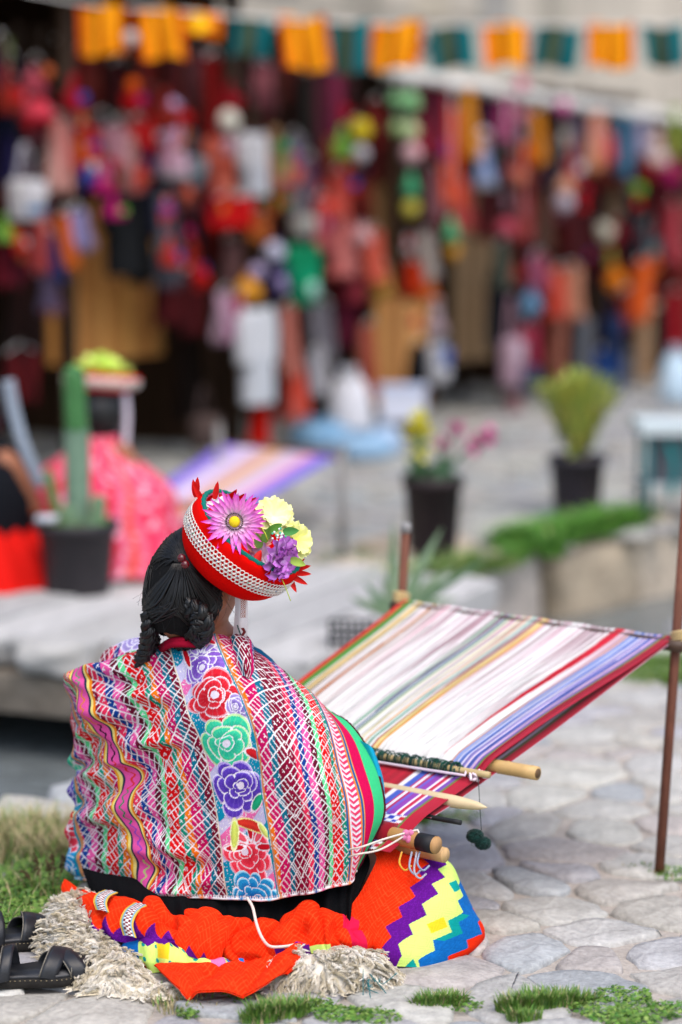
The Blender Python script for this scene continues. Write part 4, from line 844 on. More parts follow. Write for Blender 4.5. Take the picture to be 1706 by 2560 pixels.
# ------------------------------------------------------------------ backstrap loom in front of the weaver
BR, BL = at(1688, 1592, 4.95), at(1008, 1499, 5.42)
NR, NL = at(1000, 2088, 4.38), at(440, 1985, 4.66)
RODD = (BR-BL)/np.linalg.norm(BR-BL)
def LM(a, s, dz=0.0):
    a = np.asarray(a, float)[..., None]; s = np.asarray(s, float)[..., None]
    p = (BL*(1-a)+BR*a)*(1-s)+(NL*(1-a)+NR*a)*s
    return p+np.array((0, 0, 1.0))*(np.asarray(dz)[..., None] if np.ndim(dz) else dz)
loom = thing('backstrap_loom', (.25, 4.75, 0), 'backstrap loom with a white warp and a red woven band stretched before the weaver', 'loom')
M['yarn'] = mat('yarn', None, .9, (600, .06), (500, .3, .001), spec=.12, sheen=.15)
# warp colours across the width, a = 0 left .. 1 right
stops = [(0, '#d8301c'), (.018, '#e0402a'), (.022, '#4a8a2c'), (.045, '#5a9a38'), (.05, '#e8e4d8'), (.06, '#e9c77a'), (.075, '#f1dcae'), (.083, '#5a4438'), (.088, '#f0eee8'),
         (.115, '#f2efe9'), (.122, '#e08a3a'), (.13, '#7a4a3a'), (.138, '#efeae4'), (.2, '#f4f2ee'), (.3, '#f4f2ef'), (.375, '#f2f2ee'), (.385, '#86b89a'), (.395, '#f0f0ee'), (.405, '#3f5f88'),
         (.413, '#d5dcdc'), (.42, '#6a8a70'), (.428, '#e9ecd0'), (.44, '#f4f3ee'), (.468, '#f1e6b0'), (.475, '#f6f4ef'), (.49, '#f0a860'), (.497, '#cfe0d8'), (.51, '#4f9a80'), (.516, '#e6ece6'), (.53, '#d05a58'), (.537, '#f5e3a0'),
         (.55, '#f4b45a'), (.56, '#f3f1ee'), (.7, '#f6f4f1'), (.8, '#f5f3f1'), (.855, '#f3f1f0'), (.86, '#e0a890'), (.866, '#8aa0d8'), (.88, '#c8cdea'), (.888, '#5a78c8'), (.9, '#dcd6ee'), (.912, '#8c84cc'),
         (.922, '#e6d4e6'), (.93, '#5b6cc0'), (.945, '#d8b8d8'), (.955, '#7a4fb0'), (.962, '#6a8a4c'), (.972, '#b01e38'), (1.0, '#a8162e')]
SA = np.array([s[0] for s in stops]); SC = np.array([lin(s[1], .72) for s in stops])
def warp_col(a, s):
    i = np.clip(np.searchsorted(SA, a, 'right')-1, 0, len(SA)-1); c = SC[i].copy()
    w = (c.min(-1) > .50).astype(float)
    # threads of the hidden colour surface in long streaks towards the far beam
    k = n2(a*95, s*1.6+3, 1.0); k2 = n2(a*260, s*2.5, 5.0); far = np.clip(1.15-1.7*s, 0, 1)
    st = smooth01((k*.66+k2*.34-.45)/.12)*far*(.6+.4*n2(a*18, s*4, 7.0))
    hue = n2(np.floor(a*34)*3.7, 0*s, 9.0)[..., None]
    sc = np.where(hue < .35, lin('#96546a', .85), np.where(hue < .62, lin('#b87f92', .9), np.where(hue < .8, lin('#8a3a4e', .85), lin('#c98fa0', .9))))
    c = c*(1-(st*w*.95)[..., None])+sc*(st*w*.95)[..., None]
    red = ((np.abs(a-.815) < .016*(np.clip(1.1-1.6*s, 0, 1)))*w)[..., None]; c = c*(1-red)+lin('#c80f2e', .85)*red
    th = n2(a*1400, s*3, 2.0); c = c*(1-.22*(th-.5)*2*(.5+.5*far))[..., None]
    return np.clip(c, 0, .9)
def loom_sheet(name, a0, a1, s0, s1, nu, nv, colf, dz=lambda a, s: 0*a, parent=loom, m='yarn'):
    a, s = np.meshgrid(np.linspace(a0, a1, nu), np.linspace(s0, s1, nv), indexing='ij')
    P = LM(a, s, dz(a, s)); return mk(name, P.reshape(-1, 3), grid_faces(nu, nv)[:, ::-1], M[m], parent, colf(a, s).reshape(-1, 3))
S_H = .735                                                    # heddle rod
top_dz = lambda a, s: .018*smooth01((s-.05)/.5)*smooth01((S_H+.02-s)/.08) + .0010*np.sin(a*1400) + .0012*np.sin(a*40+s*3)*(1-s)
warp = loom_sheet('warp_threads', .0, 1, .0, S_H, 520, 60, warp_col, top_dz)
mbw = MB(); rw = np.random.default_rng(77)
for i in range(150):
    a0 = rw.random(); s0 = rw.uniform(0, .25); s1 = S_H if rw.random() < .7 else rw.uniform(.4, S_H); sv = np.linspace(s0, s1, 14); av = np.clip(a0+.0025*np.sin(sv*6+i), 0, 1); Pt = LM(av, sv, top_dz(av, sv)+.0006+.0022*np.sin(np.linspace(0, 3.14, 14))*rw.random())
    mbw.add(*tube(Pt, .0009, 4), np.repeat(warp_col(av, sv)*rw.uniform(.82, 1.05), 4, 0))
tag(mbw.build('loose_warp_threads', M['yarn'], warp), kind='stuff')
low_col = lambda a, s: np.where(((a*90).astype(int) % 5 == 0)[..., None], lin('#d4c4d8', .8), np.where(((a*60).astype(int) % 7 == 1)[..., None], lin('#6a6a48', .7), lin('#a8142e', .75)))
loom_sheet('lower_warp_threads', .005, 1.004, .005, .90, 240, 40, low_col, lambda a, s: -.005-.008*smooth01(s/.55)*smooth01((1.0-s)/.2))
def woven_col(a, s):
    c = np.zeros(a.shape+(3,)); c[:] = lin('#b3122c', .78)
    dk = n2(a*70, s*3, 3.0); c *= (.72+.5*dk)[..., None]
    def band(lo, hi, h, k=.85):
        q = ((a > lo) & (a < hi))[..., None]; nonlocal_c[0] = np.where(q, lin(h, k), nonlocal_c[0])
    nonlocal_c = [c]
    for lo, hi, h in ((.30, .40, '#7e0f24'), (.765, .785, '#e6e2e6'), (.785, .812, '#3f58b4'), (.812, .818, '#b81c48'), (.818, .832, '#dcd8ec'), (.832, .842, '#b01c50'), (.842, .856, '#6a5cc0'), (.856, .878, '#8a3aa0'), (.878, .888, '#e4dcec'),
                      (.888, .904, '#c01c44'), (.904, .916, '#e8e2ee'), (.916, .93, '#7a48ac'), (.93, .94, '#6b7a3c'), (.94, 1.01, '#ae1430')): band(lo, hi, h)
    c = nonlocal_c[0]
    # finished pebble weave close to the weaver
    f = (s > .925) & (a < .93); gi = (np.floor(a*46)+np.floor(s*95)) % 2; gj = np.floor(a*23) % 3
    pc = np.where((gi > 0)[..., None], lin('#e8e6ee', .85), np.where((gj == 0)[..., None], lin('#c21a34', .8), lin('#2a3fb0', .8)))
    c = np.where(f[..., None], pc, c); return c*(1-.14*(n2(a*900, s*60, 4.0)-.5))[..., None]
loom_sheet('woven_cloth', .0, 1, S_H, 1.03, 300, 80, woven_col, lambda a, s: .0010*np.sin(a*900)-.02*smooth01((s-.9)/.13))
M['bamboo'] = mat('bamboo', None, .45, (14, .14), (60, .2, .001), spec=.4)
def rod(name, s, a0, a1, r, col, m='bamboo', dz=0.0, over=0.0, cap=None, n=16, parent=loom, taper=None):
    p0 = LM(a0, s, dz); p1 = LM(a1, s, dz)+RODD*over; t = np.linspace(0, 1, 24)[:, None]; P = p0*(1-t)+p1*t
    rr = np.full(24, r) if taper is None else r*taper(t[:, 0]); V, F = tube(P, rr, n); return mk(name, V, F, M[m], parent, lin(col, .8)), P
rod('far_beam', .014, -.03, 1.0, .013, '#4a3526', dz=-.012, over=.03)
o, P = rod('shed_roll', .655, .0, 1.0, .0135, '#d9b273', dz=-.010, over=.085)
V, F = tube([P[-1]-RODD*.002, P[-1]+RODD*.0008], .0095, 14); mk('hollow_end', V, F, M['bamboo'], o, lin('#7a5a34', .6))
for k in (.012, .07): 
    V, F = tube([P[-1]-RODD*(k+.002), P[-1]-RODD*k], .0140, 16); mk('bamboo_node', V, F, M['bamboo'], o, lin('#c09858', .75))
hd, HP = rod('heddle_rod', S_H+.004, .0, 1.0, .0065, '#c9b07c', dz=.012, over=.028)
# green heddle loops wound round the heddle rod
mb = MB(); rr = np.random.default_rng(3)
for i in range(240):
    q = rr.uniform(.02, .93); c = LM(q, S_H+.004, .012); r = rr.uniform(.0085, .0150); t = np.linspace(0, 2*np.pi*rr.uniform(.7, 1.1), 9)+rr.uniform(0, 6)
    up = np.array((0, 0, 1.0)); fw = np.cross(RODD, up); ln = RODD*rr.uniform(-.006, .006)
    Pp = c+np.outer(np.cos(t)*r, up)+np.outer(np.sin(t)*r, fw)+np.outer(t/6.3, ln); mb.add(*tube(Pp, .0011, 4), lin(['#0f4a3c', '#123c34', '#1a5a4a'][i % 3], .7))
mb.build('heddle_loops', M['yarn'], hd)
a_ = np.linspace(.0, .97, 30); Pc = LM(a_, np.full(30, S_H+.022), .012)+np.outer(np.sin(np.linspace(0, 3.1, 30)), (0, 0, -.004)); V, F = tube(np.vstack([Pc, HP[-3]+np.array((0, 0, .004))]), .0028, 6); mk('heddle_cord', V, F, M['yarn'], hd, lin('#dccbd8', .9))
mb = MB()
for i in range(9):
    c = HP[-2]-RODD*.004+rr.normal(0, .006, 3); mb.add(*tube(crom([c, c+rr.normal(0, .008, 3), c+rr.normal(0, .010, 3)+(0, 0, -.006)], 8), .0028, 5), lin('#ecd9e4', .9))
mb.build('cord_knot', M['yarn'], hd)
rod('batten', .815, .35, 1.0, .0125, '#dcc69c', dz=-.012, over=.075, taper=lambda t: np.where(t < .80, 1, np.sqrt(np.clip(1-((t-.80)/.2)**1.7, .004, 1))))
rod('black_stick', .885, .45, 1.0, .0048, '#17181a', m='paint', dz=-.014, over=.062)
# front beam pair: cloth rolled on two round sticks, the upper one taped black
def stick(name, end, L, r, col):
    P = np.linspace(0, 1, 24)[:, None]*(RODD*L)+(np.array(end)-RODD*L); V, F = tube(P, r, 16); return mk(name, V, F, M['bamboo'], loom, lin(col, .8)), P
fb, FP = stick('front_beam', at(1092, 2113, 4.345), .66, .0165, '#b98a52')
tp = [FP[-1]-RODD*.040, FP[-1]-RODD*.003]; V, F = tube(tp, .0172, 16); mk('black_tape', V, F, M['paint'], fb, lin('#15161a', .8))
V, F = tube([FP[-1]-RODD*.001, FP[-1]+RODD*.001], .0150, 16); mk('cut_end', V, F, M['wood'], fb, lin('#c79a68', .8))
fb2, FP2 = stick('rear_stick', at(1113, 2138, 4.385), .66, .0145, '#c8a06a')
V, F = tube([FP2[-1]-RODD*.001, FP2[-1]+RODD*.001], .0135, 16); mk('cut_end', V, F, M['wood'], fb2, lin('#d2ac7a', .85))
V, F = tube(crom([FP[0]+RODD*.03, FP[12], FP[-1]-RODD*.105], 40), .024, 16)
cr = np.repeat(np.where((np.arange(40) % 6 < 1)[:, None], lin('#7a1626', .8), lin('#8c1022', .8)), 16, 0); mk('rolled_cloth', V, F, M['yarn'], loom, np.vstack([cr]))
# pale strap cord from the beam to her waist, loose ends
e = FP[-1]-RODD*.05; 
for k, (p, q) in enumerate((((905, 2117, 4.30), (960, 2098, 4.33)), ((898, 2135, 4.30), (955, 2122, 4.33)))):
    c = crom([at(870, p[1]+8, 4.33), at(*p), at(*q), e+np.array((-.005, 0, .018)), e+np.array((.006, -.004, .017)), e+np.array((.004, -.014, .0))], 40); V, F = tube(c, .0019, 6); mk('strap_cord', V, F, M['yarn'], loom, lin('#d9d0c4', .9))
mb = MB()
for i in range(7):
    c = at(1012+i*3, 2097-abs(i-3)*3, 4.37); mb.add(*ball(c+rr.normal(0, .003, 3), .0065, 8, 6), lin('#d879a4', .85))
mb.build('pink_knot', M['yarn'], loom)
for px, py, cl in ((1005, 2150, '#e0a030'), (1030, 2160, '#9aa2b4'), (1050, 2150, '#8f9bb5'), (1042, 2170, '#b8b2bc')):
    c = crom([at(px, 2130, 4.36), at(px-6, py+8, 4.33), at(px+8, py+26, 4.33), at(px+24, py+14, 4.34)], 16); V, F = tube(c, .002, 5); mk('loose_yarn', V, F, M['yarn'], loom, lin(cl, .85))

# the two iron stakes
M['rust'] = mat('rusty_iron', lin('#7a4a38', .7), .75, (30, .3, 150, .2), (90, .5, .002), spec=.35, stretch=(1, 1, .2))
def stake(base, top, label):
    base = np.array(base); top = np.array(top); s = thing('iron_stake', base, label, 'stake'); d = (top-base)/np.linalg.norm(top-base)
    V, F = tube([base-d*.05, base+(top-base)*.5, top], .0105, 12); mk('rod', V, F, M['rust'], s)
    V, F = tube([top-d*.018, top-d*.002, top+d*.004], [.0118, .0125, .010], 12); mk('hammered_head', V, F, M['paint'], s, lin('#9a9896', .8)); return s, d
gb = ground_at(1648, 2187); rt = at(1712, 1310, 4.98); s1, d1 = stake(gb, rt+(rt-gb)*.25, 'thin rusty iron stake at the right tied to the loom bar')
lt = at(1016, 1312, 5.47); s2, d2 = stake(np.array((lt[0]-.035, 5.50, .0)), lt, 'rusty iron stake behind the left end of the loom')
for (s_, bm, st) in ((s1, BR+RODD*.02, at(1696, 1596, 4.95)), (s2, BL-RODD*.01, at(1008, 1500, 5.46))):
    mb = MB()
    for i in range(4):
        t = np.linspace(0, 2*np.pi, 14); ax_ = np.array((0, 0, 1.0)); 
        c = (bm+st)/2+np.array((0, 0, (i-1.5)*.007)); r = np.linalg.norm(st-bm)/2+.015; e1 = (st-bm); e1 = e1/(np.linalg.norm(e1)+1e-9); e2 = np.cross(e1, ax_)
        mb.add(*tube(c+np.outer(np.cos(t)*r, e1)+np.outer(np.sin(t)*.017, e2)+np.outer(np.sin(t*.5)*.004, ax_), .0032, 5), lin('#d8bd84', .85))
    mb.build('rope_lashing', M['yarn'], s_)
# dark green yarn ball hanging from the heddle knot
yb = thing('yarn_bobbin', at(1200, 2110, 4.53), 'dark green yarn bundle dangling on a thread under the heddle rod', 'yarn')
top = HP[-2]; c = at(1204, 2076, top[1]); V, F = tube([top, c], .0008, 4); mk('thread', V, F, M['yarn'], yb, lin('#3f4a48', .8))
mb = MB()
for (px, py, rx, n) in ((1188, 2090, .014, 70), (1208, 2108, .013, 70)):
    c = at(px, py, top[1])
    for i in range(n):
        d = rr.normal(size=3); d /= np.linalg.norm(d); A = axes(d); t = np.linspace(0, 5.2, 10)+rr.uniform(0, 6); r = rx*rr.uniform(.75, 1.05)
        P = (np.c_[np.cos(t)*r, np.sin(t)*r*1.0, np.zeros(10)] @ A.T)*np.array((1.15, 1, .9)); mb.add(*tube(c+P, .0016, 4), lin(['#0a2f2a', '#0d3a34', '#082420'][i % 3], .7))
mb.build('yarn_bundle', M['yarn'], yb)
V, F = tube(crom([at(1188, 2100, top[1]), at(1178, 2112, top[1]), at(1186, 2116, top[1])], 8), .0006, 4); mk('yarn_tail', V, F, M['yarn'], yb, lin('#9aa09c', .8))
# ------------------------------------------------------------------ sheepskin, sandals, grass near the weaver
rn = np.random.default_rng(41)
FCOL = [lin(c, .86) for c in ('#e8dfcc', '#ece4d4', '#e0d4bc', '#d6c9ae', '#f0eade', '#ccbfa2')]
skin_o = thing('sheepskin', (-.3, 4.3, 0), 'cream curly sheepskin rug spread under the weaver', 'rug')
def lump(px, py, Y, rx, ry, rz): return (at(px, py, Y)*np.array((1, 1, 0))+np.array((0, 0, 0)), rx, ry, rz)
lumps = [(ground_at(170, 2400)+np.array((.01, .10, 0)), .070, .16, .085), (ground_at(215, 2430)+np.array((.0, .05, 0)), .060, .10, .055), (ground_at(285, 2472)+np.array((0, .02, 0)), .072, .07, .032), (ground_at(360, 2500)+np.array((0, .035, 0)), .085, .035, .016), (ground_at(250, 2470)+np.array((0, .06, 0)), .07, .08, .055), (ground_at(560, 2470)+np.array((0, .27, 0)), .25, .12, .03),
         (ground_at(795, 2490)+np.array((0, .065, 0)), .080, .070, .058), (ground_at(880, 2480)+np.array((0, .065, 0)), .080, .062, .056), (ground_at(725, 2490)+np.array((0, .075, 0)), .07, .07, .048), (ground_at(935, 2470)+np.array((0, .04, 0)), .045, .045, .030)]
mb = MB()
for c, rx, ry, rz in lumps: mb.add(*ball(c, (rx*.93, ry*.93, rz*.9), 24, 14), FCOL[1])
mb.build('hide', M['fleece'], skin_o)
mb = MB(); cam_p = np.array((0, 0, CAM_H))
for li, (c, rx, ry, rz) in enumerate(lumps):
    n = int(52000*rx*ry+ 1500*rz*10)
    comb = np.array([(-.55, -.15, .3), (-.2, -.5, -.2), (-.1, -.6, -.3), (.1, -.6, -.3), (-.3, -.5, -.1), (0, -.6, -.2), (.1, -.6, -.45), (.25, -.55, -.45), (-.1, -.6, -.45), (.5, -.5, -.4)][li])
    for i in range(int(n*.55)):
        d = rn.normal(size=3); d /= np.linalg.norm(d)
        if d[2] < -.05 or (d[1] > .45): continue
        p = c+d*np.array((rx, ry, rz))*.97; L = rn.uniform(.020, .036); g = d*.5+comb*.8+1.5*np.array([vnoise(p*30+k*17.0)-.5 for k in (1, 2, 3)])+rn.normal(0, .12, 3); g /= np.linalg.norm(g)
        t = np.linspace(0, 1, 7); A_ = axes(g); f = rn.uniform(5, 9)*(1 if rn.random() < .5 else -1); q = rn.uniform(0, 6); R0 = rn.uniform(.0022, .0048); col_ = FCOL[rn.integers(6)]*rn.uniform(.9, 1.12)
        wave = rn.uniform(.003, .008); core = p+np.outer(t*L, g)+np.outer(np.sin(f*.8*t+q)*wave*t, A_[:, 0])+np.outer(t*t*L*.40, (0, 0, -1))
        for k in range(10):
            a = q+k*.63+f*t; rad = R0*(1.05-t)**.7; P = core+(np.cos(a)*rad)[:, None]*A_[:, 0]+(np.sin(a)*rad)[:, None]*A_[:, 1]+rn.normal(0, .0008, (7, 3)); P[:, 2] = np.maximum(P[:, 2], .006)
            mb.add(*tube(P, .00075*(1.05-.6*t), 3, cap=False), col_*rn.uniform(.88, 1.08))
o = mb.build('wool_locks', M['fleece'], skin_o); tag(o, kind='stuff')
mb = MB()
for i in range(10):
    c = at(930, 2462, 4.13)+rn.normal(0, .006, 3); mb.add(*tube(crom([c, c+rn.normal(0, .012, 3)+(0, -.008, .004), c+rn.normal(0, .018, 3)], 10), .0008, 4), lin('#127a80', .8))
mb.build('teal_yarn', M['yarn'], skin_o)

# ---- sandals of black strap leather
M['leather'] = mat('black_leather', None, .42, (60, .25), (90, .35, .0015), (400, .3, .0006), spec=.45)
M['rubber'] = mat('tyre_rubber', None, .8, (80, .3), (120, .6, .002), spec=.25)
def sandal(heel, toe, label, w=.043, rough=0):
    heel = np.array(heel, float); toe = np.array(toe, float); d = toe-heel; L = np.linalg.norm(d); d /= L; s = np.cross(d, (0, 0, 1.0)); s /= np.linalg.norm(s); up_ = np.cross(s, d)
    o = thing('leather_sandal', heel, label, 'sandal', 'pair of black sandals')
    n = 40; out = []
    for i in range(n):
        a = 2*np.pi*i/n; x = .5-.5*math.cos(a); wd = (.80+.28*smooth01((x-.35)/.35))*w*abs(math.sin(a))**.62*(1 if math.sin(a) >= 0 else -1); out.append((x, wd))
    def ring(z, k=1.0): return np.array([heel+d*L*(.5+(x-.5)*k)+s*y*k+up_*(z+.010*smooth01((x-.8)/.2)) for x, y in out])
    def slab(name, zs, m, col):
        V = np.vstack([ring(z, k) for z, k in zs]); F = grid_faces(len(zs), n, True).tolist()+[list(range(n-1, -1, -1)), [(len(zs)-1)*n+i for i in range(n)]]; return mk(name, V, F, m, o, col)
    slab('outsole', [(.002, .97), (.003, 1.0), (.017, 1.01), (.019, .99)], M['rubber'], lin('#2c2926', .7)); slab('insole', [(.019, .97), (.021, .98), (.025, .97)], M['leather'], lin('#23252a', .8))
    st = MB()
    for k in range(70):
        a = 2*np.pi*k/70; x = .5-.5*math.cos(a); wd = (.80+.28*smooth01((x-.35)/.35))*w*abs(math.sin(a))**.62*(1 if math.sin(a) >= 0 else -1); st.add(*ball(heel+d*L*(.5+(x-.5)*1.0)+s*wd*1.012+up_*(.0165+.010*smooth01((x-.8)/.2)), (.0016, .0016, .0007), 5, 4), lin('#a89878', .8))
    st.build('stitching', M['rubber'], o)
    def strap(name, x0, x1, h, ww, tw=0.0, y0=1, y1=-1):
        k = 22; V = []
        for i in range(k):
            f = i/(k-1); a = math.pi*f; x = x0*(1-f)+x1*f; y = w*1.0*(math.cos(a))*(y0 if f < .5 else -y1); z = .020+h*math.sin(a)**.75
            c = heel+d*L*x+s*y+up_*z
            t_ = d*math.cos(tw)+up_*math.sin(tw); nrm = s*math.cos(a)+up_*math.sin(a)
            for q, e in ((-1, 0), (-.5, .0012), (.5, .0012), (1, 0)): V.append(c+t_*ww*.5*q+nrm*e)
            for q, e in ((1, -.0026), (-1, -.0026)): V.append(c+t_*ww*.5*q+nrm*e)
        F = grid_faces(k, 6, True).tolist(); V = np.array(V); b = mk(name, V, F, M['leather'], o, lin('#1b1d22', .85))
        V2, F2 = [], []; e1 = tube(V[0::6], .0011, 4); mk('edge_stitch', e1[0], e1[1], M['rubber'], b, lin('#8a8478', .7)); return b
    strap('heel_strap', .10, .14, .052, .026, .5); strap('ankle_strap', .20, .34, .050, .022, .15); strap('cross_strap', .58, .84, .038, .032, -.25); strap('cross_strap', .86, .62, .034, .032, .1); strap('toe_strap', .86, .90, .024, .034, -.25)
    return o
sandal(ground_at(-60, 2484)+np.array((0, .02, .006)), ground_at(230, 2466)+np.array((0, .03, .006)), 'black leather strap sandal in front, its toe against the fleece', .046)
sandal(ground_at(-70, 2405)+np.array((0, .045, .004)), ground_at(126, 2370)+np.array((0, .035, .004)), 'black leather strap sandal farther back, half hidden by the front one', .044)

# ---- grass: blades in tufts, one mesh per patch
GCOL = [lin(c, .62) for c in ('#6f9c34', '#5f9430', '#84ad46', '#4f8430', '#98b458', '#749a48')]
def tuft(mb, c, R, n, h, spread=.5, dry=.1, wid=.0017):
    for i in range(n):
        a = rn.uniform(0, 6.28); r = R*math.sqrt(rn.random()); b = c+np.array((math.cos(a)*r, math.sin(a)*r*.7, 0)); H = h*rn.uniform(.45, 1.1); l = spread*H*rn.uniform(.3, 1.2)
        dr = np.array((math.cos(a)+rn.normal(0, .6), math.sin(a)+rn.normal(0, .6), 0)); dr /= np.linalg.norm(dr)+1e-6; t = np.linspace(0, 1, 5); P = b+np.outer(t*t*l, dr)+np.outer(t*H*(1-.25*t), (0, 0, 1))
        sd_ = np.array((-dr[1], dr[0], 0)); w = wid*rn.uniform(.6, 1.3)*(1-t**1.6); V = np.stack([P-sd_*w[:, None], P+sd_*w[:, None]], 1).reshape(-1, 3)
        cl = (lin('#c8b888', .7) if rn.random() < dry else GCOL[rn.integers(6)])*rn.uniform(.8, 1.15); mb.add(V, [[2*k, 2*k+1, 2*k+3, 2*k+2] for k in range(4)], cl)
def clover(mb, c, R, n, h=.012, s=.005):
    for i in range(n):
        a = rn.uniform(0, 6.28); r = R*math.sqrt(rn.random()); p = c+np.array((math.cos(a)*r, math.sin(a)*r*.8, h*rn.random())); A_ = axes(rn.normal(0, .5, 3)+np.array((0, -.3, 1))); q = s*rn.uniform(.5, 1.2)
        V = p+np.array([(-q, 0, 0), (0, -q*.6, 0), (q, 0, q*.3), (0, q*.6, 0)]) @ A_.T; mb.add(V, [[0, 1, 2, 3]], GCOL[rn.integers(6)]*rn.uniform(.8, 1.2))
def patch(name, label, tufts, clovers=(), dry=.1):
    mb = MB()
    for (px, py, R, n, h) in tufts: tuft(mb, ground_at(px, py), R, n, h, dry=dry)
    for (px, py, R, n) in clovers: clover(mb, ground_at(px, py), R, n)
    o = mb.build(name, M['leaf']); tag(o, label, 'grass', kind='stuff'); return o
patch('grass_tuft', 'short green grass tuft in front of the orange skirt flap', [(668, 2545, .035, 420, .042), (715, 2535, .04, 420, .040), (640, 2552, .03, 200, .03), (760, 2520, .03, 160, .03)], [(800, 2525, .04, 300), (860, 2545, .05, 420), (930, 2550, .05, 300)])
patch('grass_tuft', 'small green grass tuft between pale stones below the knee', [(1090, 2515, .035, 380, .036), (1125, 2510, .03, 260, .032), (1060, 2518, .025, 160, .028)], [(1150, 2518, .04, 120)])
patch('grass_tuft', 'wide green grass tuft at the lower right among cobbles', [(1290, 2530, .035, 460, .042), (1340, 2520, .04, 560, .044), (1400, 2512, .04, 460, .036), (1450, 2508, .035, 260, .03), (1310, 2550, .03, 240, .03)], [(1560, 2495, .05, 500), (1500, 2525, .06, 420), (1620, 2535, .06, 300), (1560, 2555, .06, 500), (1690, 2530, .05, 200)])
mb = MB()
for i in range(30): tuft(mb, ground_at(20+rn.uniform(-60, 200), rn.uniform(2150, 2330)), .05, 48, rn.uniform(.03, .075), .7, .25)
for i in range(26): tuft(mb, ground_at(rn.uniform(-40, 200), rn.uniform(2075, 2165)), .06, 80, .085, .8, .72)
for i in range(60):
    b_ = ground_at(rn.uniform(-40, 190), rn.uniform(2170, 2340)); a_ = rn.uniform(0, 6.28); L_ = rn.uniform(.025, .06); d_ = np.array((math.cos(a_), math.sin(a_)*.6-.2, .5+.5*rn.random())); d_ /= np.linalg.norm(d_); s_ = np.cross(d_, (0, -.5, 1)); s_ /= np.linalg.norm(s_); V = []
    for f_ in np.linspace(0, 1, 6): V += [b_+d_*L_*f_+s_*q_*.010*math.sin(math.pi*min(.98, .1+.9*f_))-np.array((0, 0, .3*L_*f_*f_)) for q_ in (-1, 0, 1)]
    mb.add(V, grid_faces(6, 3), GCOL[rn.integers(6)]*rn.uniform(.7, 1.1))
for (px, py, R, n) in ((30, 2290, .10, 900), (60, 2230, .10, 700), (20, 2330, .08, 500), (110, 2200, .08, 400)): clover(mb, ground_at(px, py), R, n, .03, .007)
tag(mb.build('grass_bank', M['leaf']), 'green weeds and dry grass on the channel bank left of the weaver', 'grass', kind='stuff')
patch('dry_grass', 'dry pale stalks lying on the fleece edge below the skirt', [(400, 2500, .05, 60, .03), (480, 2510, .06, 60, .02), (430, 2530, .03, 40, .03)], [(470, 2540, .02, 80), (600, 2500, .03, 60)], .7)
patch('grass_tuft', 'sparse grass at the foot of the right iron stake', [(1600, 2172, .04, 60, .02), (1690, 2190, .04, 80, .025), (1652, 2190, .015, 60, .02)], [(1690, 2190, .06, 160)])
patch('grass_bank', 'bright grass strip on the channel bank behind the right stake', [(rn.uniform(1560, 1800), rn.uniform(1640, 1715), .07, 130, .05) for i in range(26)], [(1650, 1690, .16, 600)], .05)
patch('grass_tuft', 'low weeds under the near end of the loom', [(1075, 2045, .03, 90, .035), (1040, 2060, .03, 90, .04), (1150, 2040, .06, 60, .015)], [(1120, 2045, .08, 200)])
sp_ = thing('seed_stalks', ground_at(110, 2240), 'brown seed stalks standing in the grass left of the shawl', 'plant')
for k, (x0, y0, x1, y1) in enumerate(((100, 2230, 88, 2140), (130, 2230, 128, 2132), (130, 2225, 162, 2135), (95, 2220, 52, 2174), (118, 2220, 118, 2150))):
    a, b = ground_at(x0, y0+20), at(x1, y1, ground_at(x0, y0+20)[1]); P = crom([a, (a+b)/2+np.array((.004, 0, .004)), b], 10); V, F = tube(P, .0011, 5); s_ = mk('stalk', V, F, M['leaf'], sp_, lin('#8a7a4a', .7))
    mb = MB()
    for j in range(22): p = b+(P[-3]-b)*rn.uniform(0, 1.6)+rn.normal(0, .0022, 3); mb.add(*ball(p, .0026, 6, 4), lin('#5a4426', .7))
    mb.build('seed_head', M['leaf'], s_)
# ------------------------------------------------------------------ pots, plants, second weaver, her loom, bags
rm = np.random.default_rng(51)
M['pot'] = mat('black_plastic', None, .55, (12, .2), (40, .3, .003), spec=.35)
M['cactus'] = mat('cactus_skin', None, .55, (25, .2, 120, .12), (60, .3, .003), spec=.3)
def pot(base, r, h, label, col='#2e2a2e', sq=False):
    o = thing('plant_pot', base, label, 'pot'); n = 4 if sq else 28
    prof = [(.0, .004), (r*.78, .0), (r*.80, .01), (r*.96, h*.86), (r*1.05, h*.87), (r*1.06, h), (r*.98, h), (r*.95, h*.9), (0, h*.9)]
    V, F = lathe(prof, n, base, axes((0, 0, 1), (1, 1, 0)) if sq else None); mk('tub', V, F, M['pot'], o, lin(col, .75), smooth=not sq)
    V, F = lathe([(r*.95, h*.905), (r*.5, h*.93), (0, h*.935)], n, base); mk('soil', V, F, M['soil'], o); return o
def leafblade(mb, b, d, L, w, col, bend=.4, fold=.3, face=(0, 0, 1.0)):
    d = np.array(d, float); d /= np.linalg.norm(d); s = np.cross(d, face); s /= np.linalg.norm(s)+1e-9; n = np.cross(s, d); t = np.linspace(0, 1, 9); V = []
    for f in t:
        c = b+d*L*f+np.array((0, 0, -1))*bend*L*f*f*.5; ww = w*math.sin(math.pi*(.22+.78*f)**1.1)*.5 if f < 1 else 0
        for q in (-1, 0, 1): V.append(c+s*ww*q+n*fold*ww*abs(q))
    mb.add(V, grid_faces(9, 3), col)
